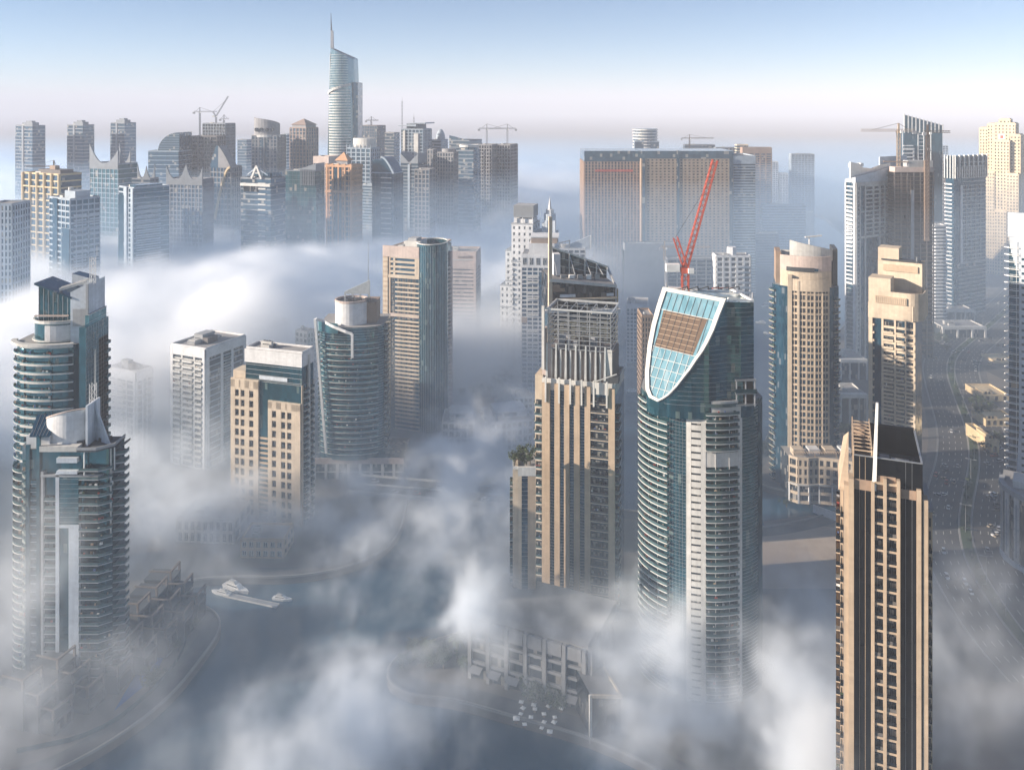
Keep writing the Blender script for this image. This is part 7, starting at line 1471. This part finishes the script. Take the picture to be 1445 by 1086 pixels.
def spread(px0, px1, py0, py1, n): return [G(rn.uniform(px0, px1), rn.uniform(py0, py1)) for _ in range(n)]
plant(P3, [G(666, 556), G(678, 558), G(692, 557), G(652, 562), G(667, 563), G(700, 546), G(712, 540)], GZ, 'palm in the row by the pale loggia block across the canal', 'palms by the loggia block', 'palm', rn)
plant(P3, [G(1094, 668), G(1108, 680), G(1078, 640), G(1088, 628), G(1100, 655)], GZ, 'palm on the promenade by the bowed beige tower', 'palms by the bowed tower', 'palm', rn)
plant(P3, [(-40, 341), (-33, 338), (-27, 336), (-36, 346), (-22, 340), (-19, 332)], GZ, 'palm in the round planter at the promenade point', 'palms at the promenade point', 'palm', rn)
plant(T3, spread(1076, 1096, 632, 655, 7) + [G(1110, 716), G(1140, 690), G(1150, 693), G(1165, 698), G(1176, 690)], GZ, 'leafy tree by the promenade pool', 'trees by the promenade pool', 'tree', rn)
plant(T3, spread(1186, 1222, 585, 618, 16), GZ, 'dark tree in the grove between bowed and crown towers', 'grove between the towers', 'tree', rn)
plant(T3, spread(1370, 1400, 566, 590, 10) + spread(1378, 1422, 600, 640, 8), GZ, 'tree on the lawn by the sandy villas', 'trees by the villas', 'tree', rn)
plant(T3, spread(700, 735, 525, 550, 12), GZ, 'tree below the white stepped tower', 'trees below the stepped tower', 'tree', rn)
plant(T3, spread(1318, 1336, 470, 500, 10), GZ, 'tree by the slim rounded balcony tower', 'trees by the balcony tower', 'tree', rn)
plant(T3, [(-44 + rn.uniform(0, 22), 334 + rn.uniform(0, 8)) for _ in range(7)] + [(6 + 3.2 * k, 318 - 1.5 * k) for k in range(5)], GZ, 'leafy tree in front of the podium block', 'trees before the podium', 'tree', rn)
plant(T3, [(X(728 + 5 * k, 356) , 354 + 3 * (k % 3), ) for k in range(5)], Z_GARDEN - .05, 'leafy tree in the roof garden of the beige wing', 'roof garden trees', 'tree', rn)
plant(T3, [(-140 + rn.uniform(-4, 6), 320 + rn.uniform(0, 40)) for _ in range(10)], GZ, 'dark tree on the promenade below the stepped terraces', 'trees below the terraces', 'tree', rn)
plant(P3, spread(470, 540, 640, 662, 8), GZ, 'palm along the canal before the curved teal tower', 'palms before the curved teal tower', 'palm', rn)
# median shrubs
sh = leafy(9, 1.6, 1.2); sh.name = 'shrub'; tag(sh, 'small round shrub planted on the highway median', 'shrub', 'shrubs on the highway median'); sh.location = (*hwy[9], GZ + .1)
for i in range(9, len(hwy) - 4, 1): dup(sh, (hwy[i][0] + rn.uniform(-1, 1), hwy[i][1] + rn.uniform(-3, 3), GZ + .1), rn.uniform(0, 6), None, rn.uniform(.7, 1.4))
# yachts and the jetty
def yacht(label, x, y, rz, s=1.0, group=None):
    r = empty('yacht', (x, y, .1), rz); r.scale = (s,) * 3; tag(r, label, 'boat', group); m = MB(); hull = [(-9, -2.3), (2, -2.6), (7, -1.5), (10, 0), (7, 1.5), (2, 2.6), (-9, 2.3)]; m.prism([(px_ * .93, py_ * .8) for px_, py_ in hull], -.4, 1.9, WPAINT, None, hull); m.build('hull', r); m = MB(); m.prism(rect(-6.5, 4, -1.8, 1.8), 1.91, 3.6, WPAINT, None, rect(-6, 2, -1.6, 1.6)); m.build('cabin', r); m = MB(); m.prism(rect(-4.8, .6, -1.3, 1.3), 3.61, 4.8, OFFWHITE, None, rect(-4.6, -.8, -1.2, 1.2)); m.build('flybridge', r); m = MB(); m.box(-5.6, 2.6, -1.86, -1.78, 2.4, 3.0, BLACKG); m.box(-5.6, 2.6, 1.78, 1.86, 2.4, 3.0, BLACKG); m.build('window_band', r); m = MB(); m.bar((-3, 0, 4.8), (-3.6, 0, 6.6), .18, METAL); m.bar((-4.2, -.9, 6.2), (-4.2, .9, 6.2), .15, METAL); m.build('radar_mast', r); return r
gx = lambda px, py: G(px, py, 0)
yacht('white motor yacht moored at the jetty in the misty basin', *gx(333, 832), R(-28), .8)
yacht('small pale motor boat just behind the white yacht at the jetty', *gx(312, 838), R(160), .55)
yacht('low dark topped boat at the far end of the jetty', *gx(398, 846), R(-10), .5)
yacht('white motor boat on the canal below the white gridded block', *gx(893, 552), R(12), .55)
p, q = gx(318, 840), gx(392, 856); r = empty('jetty', (p[0], p[1], 0), math.atan2(q[1] - p[1], q[0] - p[0])); tag(r, 'narrow floating jetty with pale edges beside the white yacht', 'jetty'); ln = math.hypot(q[0] - p[0], q[1] - p[1]); m = MB(); m.box(0, ln, -1.2, 1.2, .1, .7, GREY); m.build('deck', r); m = MB(); m.box(0, ln, -1.35, -1.22, .1, .85, OFFWHITE); m.box(0, ln, 1.22, 1.35, .1, .85, OFFWHITE); m.build('edge_beam', r)
for k in range(26): yacht('white boat moored in the hazy far marina', *gx(rn.uniform(1070, 1185), rn.uniform(395, 500)), rn.uniform(0, 6), rn.uniform(.3, .6), 'boats in the far marina')
# cafe parasols on the promenade
def parasol():
    r = empty('parasol'); tag(r, 'square white cafe parasol on the promenade before the podium block', 'parasol', 'cafe parasols on the promenade'); m = MB(); m.tube((0, 0, 0), (0, 0, 2.6), .05, .05, METAL, 6); m.build('pole', r); m = MB(); m.prism(rect(-1.2, 1.2, -1.2, 1.2), 2.2, 2.26, WPAINT); m.prism(rect(-1.2, 1.2, -1.2, 1.2), 2.262, 2.8, WPAINT, None, rect(-.06, .06, -.06, .06)); m.build('canopy', r); m = MB(); m.box(-.6, .6, -.6, .6, .72, .76, BROWN); m.tube((0, 0, 0), (0, 0, .72), .3, .06, DKMETAL, 6); m.build('cafe_table', r); return r
pa = parasol(); k = 0
for i in range(4):
    for j in range(4):
        x, y = 1.0 + 4.2 * j + rn.uniform(-1.2, 1.2) + 1.2 * i, 312 - 1.7 * j + 3.4 * i - 6.5 + rn.uniform(-1, 1)
        if k == 0: pa.location = (x, y, GZ + .01)
        else: dup(pa, (x, y, GZ + .01), R(rn.uniform(-40, 10)), None, rn.uniform(.6, .85))
        k += 1
for i in range(16):
    x, y = G(1108 + 4.2 * i + rn.uniform(-1, 1), 674 + 1.0 * i + rn.uniform(-2, 2)); o = dup(pa, (x, y, GZ + .01), .4, 'white cafe parasol in front of the curved cream block'); o['group'] = 'cafe parasols by the pool'
# ================================================================ air: haze box and the fog
def volmat(name, col, dens, aniso, attr):
    m = bpy.data.materials.new(name); m.use_nodes = True; t = m.node_tree; t.nodes.clear(); o = t.nodes.new('ShaderNodeOutputMaterial'); v = t.nodes.new('ShaderNodeVolumePrincipled')
    v.inputs['Color'].default_value = (*col, 1); v.inputs['Density'].default_value = dens; v.inputs['Anisotropy'].default_value = aniso; v.inputs['Density Attribute'].default_value = attr
    t.links.new(v.outputs[0], o.inputs['Volume']); return m
m = MB(); m.box(-14100, 14100, -85, 22100, -3.2, 420, volmat('haze_air', (.745, .785, .88), 1.9e-4, -.12, '')); hz = m.build('haze'); hz['kind'] = 'stuff'
class NG:
    def __init__(s, name):
        s.t = bpy.data.node_groups.new(name, 'GeometryNodeTree'); s.t.interface.new_socket('Geometry', in_out='INPUT', socket_type='NodeSocketGeometry'); s.t.interface.new_socket('Geometry', in_out='OUTPUT', socket_type='NodeSocketGeometry')
        s.o = s.t.nodes.new('NodeGroupOutput'); s.pos = s.t.nodes.new('GeometryNodeInputPosition').outputs[0]; sp = s.t.nodes.new('ShaderNodeSeparateXYZ'); s.t.links.new(s.pos, sp.inputs[0]); s.x, s.y, s.z = sp.outputs
    def put(s, v, sock):
        if hasattr(v, 'is_output'): s.t.links.new(v, sock)
        else: sock.default_value = v
    def m(s, op, a, b=0.0, c=0.0):
        n = s.t.nodes.new('ShaderNodeMath'); n.operation = op; s.put(a, n.inputs[0]); s.put(b, n.inputs[1]); s.put(c, n.inputs[2]); return n.outputs[0]
    def ss(s, v, a, b, lo=0.0, hi=1.0):
        n = s.t.nodes.new('ShaderNodeMapRange'); n.interpolation_type = 'SMOOTHSTEP'; n.clamp = True
        for x, i in zip((v, a, b, lo, hi), range(5)): s.put(x, n.inputs[i])
        return n.outputs[0]
    def noise(s, scale, detail=4, rough=.55, off=(0, 0, 0), zs=1.0, dist=0.0, ys=1.0):
        mp = s.t.nodes.new('ShaderNodeVectorMath'); mp.operation = 'MULTIPLY_ADD'; s.t.links.new(s.pos, mp.inputs[0]); mp.inputs[1].default_value = (1, ys, zs); mp.inputs[2].default_value = off
        n = s.t.nodes.new('ShaderNodeTexNoise'); s.t.links.new(mp.outputs[0], n.inputs['Vector']); n.inputs['Scale'].default_value = scale; n.inputs['Detail'].default_value = detail; n.inputs['Roughness'].default_value = rough; n.inputs['Distortion'].default_value = dist; return n.outputs[0]
    def ell(s, c, r):
        v = s.pos
        for op, d in (('SUBTRACT', c), ('DIVIDE', r)):
            a = s.t.nodes.new('ShaderNodeVectorMath'); a.operation = op; s.t.links.new(v, a.inputs[0]); a.inputs[1].default_value = d; v = a.outputs[0]
        l = s.t.nodes.new('ShaderNodeVectorMath'); l.operation = 'LENGTH'; s.t.links.new(v, l.inputs[0]); return s.m('SUBTRACT', 1.0, l.outputs['Value'])
    def done(s, dens, mn, mx, res, material, name):
        v = s.t.nodes.new('GeometryNodeVolumeCube'); s.put(dens, v.inputs['Density']); v.inputs['Min'].default_value = mn; v.inputs['Max'].default_value = mx
        for k, r in zip('XYZ', res): v.inputs['Resolution ' + k].default_value = r
        sm = s.t.nodes.new('GeometryNodeSetMaterial'); s.t.links.new(v.outputs[0], sm.inputs['Geometry']); sm.inputs['Material'].default_value = material; s.t.links.new(sm.outputs[0], s.o.inputs[0])
        me = bpy.data.meshes.new(name); ob = bpy.data.objects.new(name, me); COL.objects.link(ob); me.materials.append(material); md = ob.modifiers.new('fog', 'NODES'); md.node_group = s.t; ob['kind'] = 'stuff'; return ob
# ---- the fog sea behind the mid towers
fm = volmat('fog_sea_air', (.985, .993, 1.0), 1.0, 0.0, 'density')
g = NG('fog_sea')
n1 = g.noise(1 / 260, 6, .58, (0, 0, 0), 1.6); n2 = g.noise(1 / 900, 2, .5, (300, 0, 0), .3)
n3 = g.noise(1 / 75, 5, .6, (90, 0, 0), 1.3, .3); top = g.m('ADD', g.m('MULTIPLY_ADD', n1, 140.0, g.m('MULTIPLY_ADD', n3, 56.0, -52.0)), g.m('MULTIPLY_ADD', g.m('MINIMUM', g.y, 1350.0), .022, 8.0))
h = g.ss(g.m('SUBTRACT', top, g.z), -4.0, 24.0)
lim = g.m('SUBTRACT', g.m('MULTIPLY_ADD', n1, 260.0, g.x), g.m('MULTIPLY', g.y, .10))
mx_ = g.ss(lim, 190.0, -60.0)
my_ = g.ss(g.m('MULTIPLY_ADD', n1, 340.0, g.m('MULTIPLY_ADD', g.x, -.62, g.y)), 740.0, 890.0)
dens = g.m('MULTIPLY', g.m('MULTIPLY', h, mx_), g.m('MULTIPLY', g.m('MULTIPLY', my_, g.ss(g.y, 2400.0, 1450.0)), .048))
g.done(dens, (-2100, 520, 0), (560, 3400, 160), (440, 440, 36), fm, 'fog')
# ---- low patches among the near towers
fm2 = volmat('fog_patch_air', (.925, .962, 1.0), 1.0, .05, 'density')
g = NG('fog_patch')
n = g.m('SUBTRACT', g.noise(1 / 46, 7, .64, (0, 0, 50), 1.0, .5), .5); tot = None; nf_ = g.noise(1 / 17, 6, .66, (7, 3, 0), .8, .6); wisp = g.ss(g.m('MULTIPLY_ADD', n, .7, nf_), .36, .70, .04, 1.7)
B_ = [(510, 1015, 285, 30, 34, 20, .06), (440, 1040, 270, 26, 30, 14, .03), (580, 1000, 290, 22, 26, 18, .04), (655, 745, 455, 30, 70, 26, .062), (690, 665, 500, 32, 60, 26, .06), (610, 720, 460, 26, 50, 16, .025), (825, 872, 322, 40, 24, 13, .055), (730, 850, 335, 20, 18, 12, .018), (740, 960, 305, 55, 26, 16, .009), (110, 960, 300, 50, 40, 20, .008), (340, 830, 395, 60, 40, 14, .007), (880, 830, 345, 20, 20, 12, .05),
      (1090, 1020, 285, 36, 30, 22, .034), (960, 1040, 275, 34, 26, 14, .04), (1165, 1055, 255, 24, 30, 16, .022), (300, 650, 500, 44, 22, 22, .03), (1125, 850, 345, 20, 30, 14, .03), (1390, 930, 300, 34, 60, 18, .018), (390, 725, 445, 60, 36, 14, .035), (480, 740, 440, 30, 36, 14, .03), (270, 750, 420, 46, 40, 18, .018), (200, 690, 440, 40, 50, 26, .018), (40, 1010, 270, 40, 30, 18, .015), (-8, 840, 285, 14, 50, 30, .012), (150, 1070, 255, 50, 20, 12, .018)]
for px, py, D, rx, ry, rz, k in B_:
    v = g.m('MULTIPLY', g.ss(g.m('MULTIPLY_ADD', n, 3.0, g.ell(at(px, py, D), (rx * 1.5, ry * 1.5, rz * 1.5))), .05, 1.0), k); tot = v if tot is None else g.m('ADD', tot, v)
tot = g.m('MULTIPLY', tot, wisp); hh = g.ss(g.z, 60.0, 0.0); tot = g.m('ADD', tot, g.m('MULTIPLY', g.m('MULTIPLY', hh, g.ss(n, 0.0, .3)), g.m('MULTIPLY_ADD', g.ss(g.m('MULTIPLY_ADD', g.x, -.5, g.y), 470.0, 640.0), .005, .0004)))
g.done(tot, (-440, 150, 0), (440, 750, 100), (440, 300, 50), fm2, 'fog')
# ---- fog continued past the left frame edge, added there to shade the low ground
g = NG('shade_fog_flank')
n1 = g.noise(1 / 200, 5, .58, (40, 0, 0), 1.5)
top = g.m('MULTIPLY_ADD', n1, 70.0, 26.0); h = g.ss(g.m('SUBTRACT', top, g.z), -4.0, 22.0)
e = g.m('MULTIPLY_ADD', g.y, -.62, g.m('MULTIPLY', g.x, -1.0)); e = g.m('MULTIPLY_ADD', n1, 150.0, e)
dens = g.m('MULTIPLY', g.m('MULTIPLY', h, g.ss(e, 125.0, 230.0)), .03)
g.done(dens, (-1000, 60, 0), (-60, 900, 130), (188, 168, 26), fm, 'fog')
# ---- bluish morning mist filling the air beyond the near towers
mm = volmat('mist_air', (.54, .76, 1.0), 1.0, 0.0, 'density')
g = NG('mist')
d = g.m('MULTIPLY', g.ss(g.m('MULTIPLY_ADD', g.noise(1 / 700, 2, .5), 200.0, g.m('MULTIPLY_ADD', g.m('MAXIMUM', g.x, 0.0), -.45, g.y)), 430.0, 950.0), g.m('MULTIPLY', g.ss(g.y, 3000.0, 1900.0), g.ss(g.z, 350.0, 30.0)))
low = g.m('MULTIPLY', g.m('MULTIPLY', g.ss(g.z, 100.0, 0.0), g.ss(g.y, 130.0, 300.0)), g.m('MULTIPLY', g.ss(g.y, 3000.0, 1900.0), g.ss(g.x, 290.0, 70.0, .22, 1.0)))
g.done(g.m('MULTIPLY_ADD', low, 1.9e-3, g.m('MULTIPLY', d, 1.25e-3)), (-2600, 100, -20), (2600, 3100, 340), (80, 60, 18), mm, 'mist')
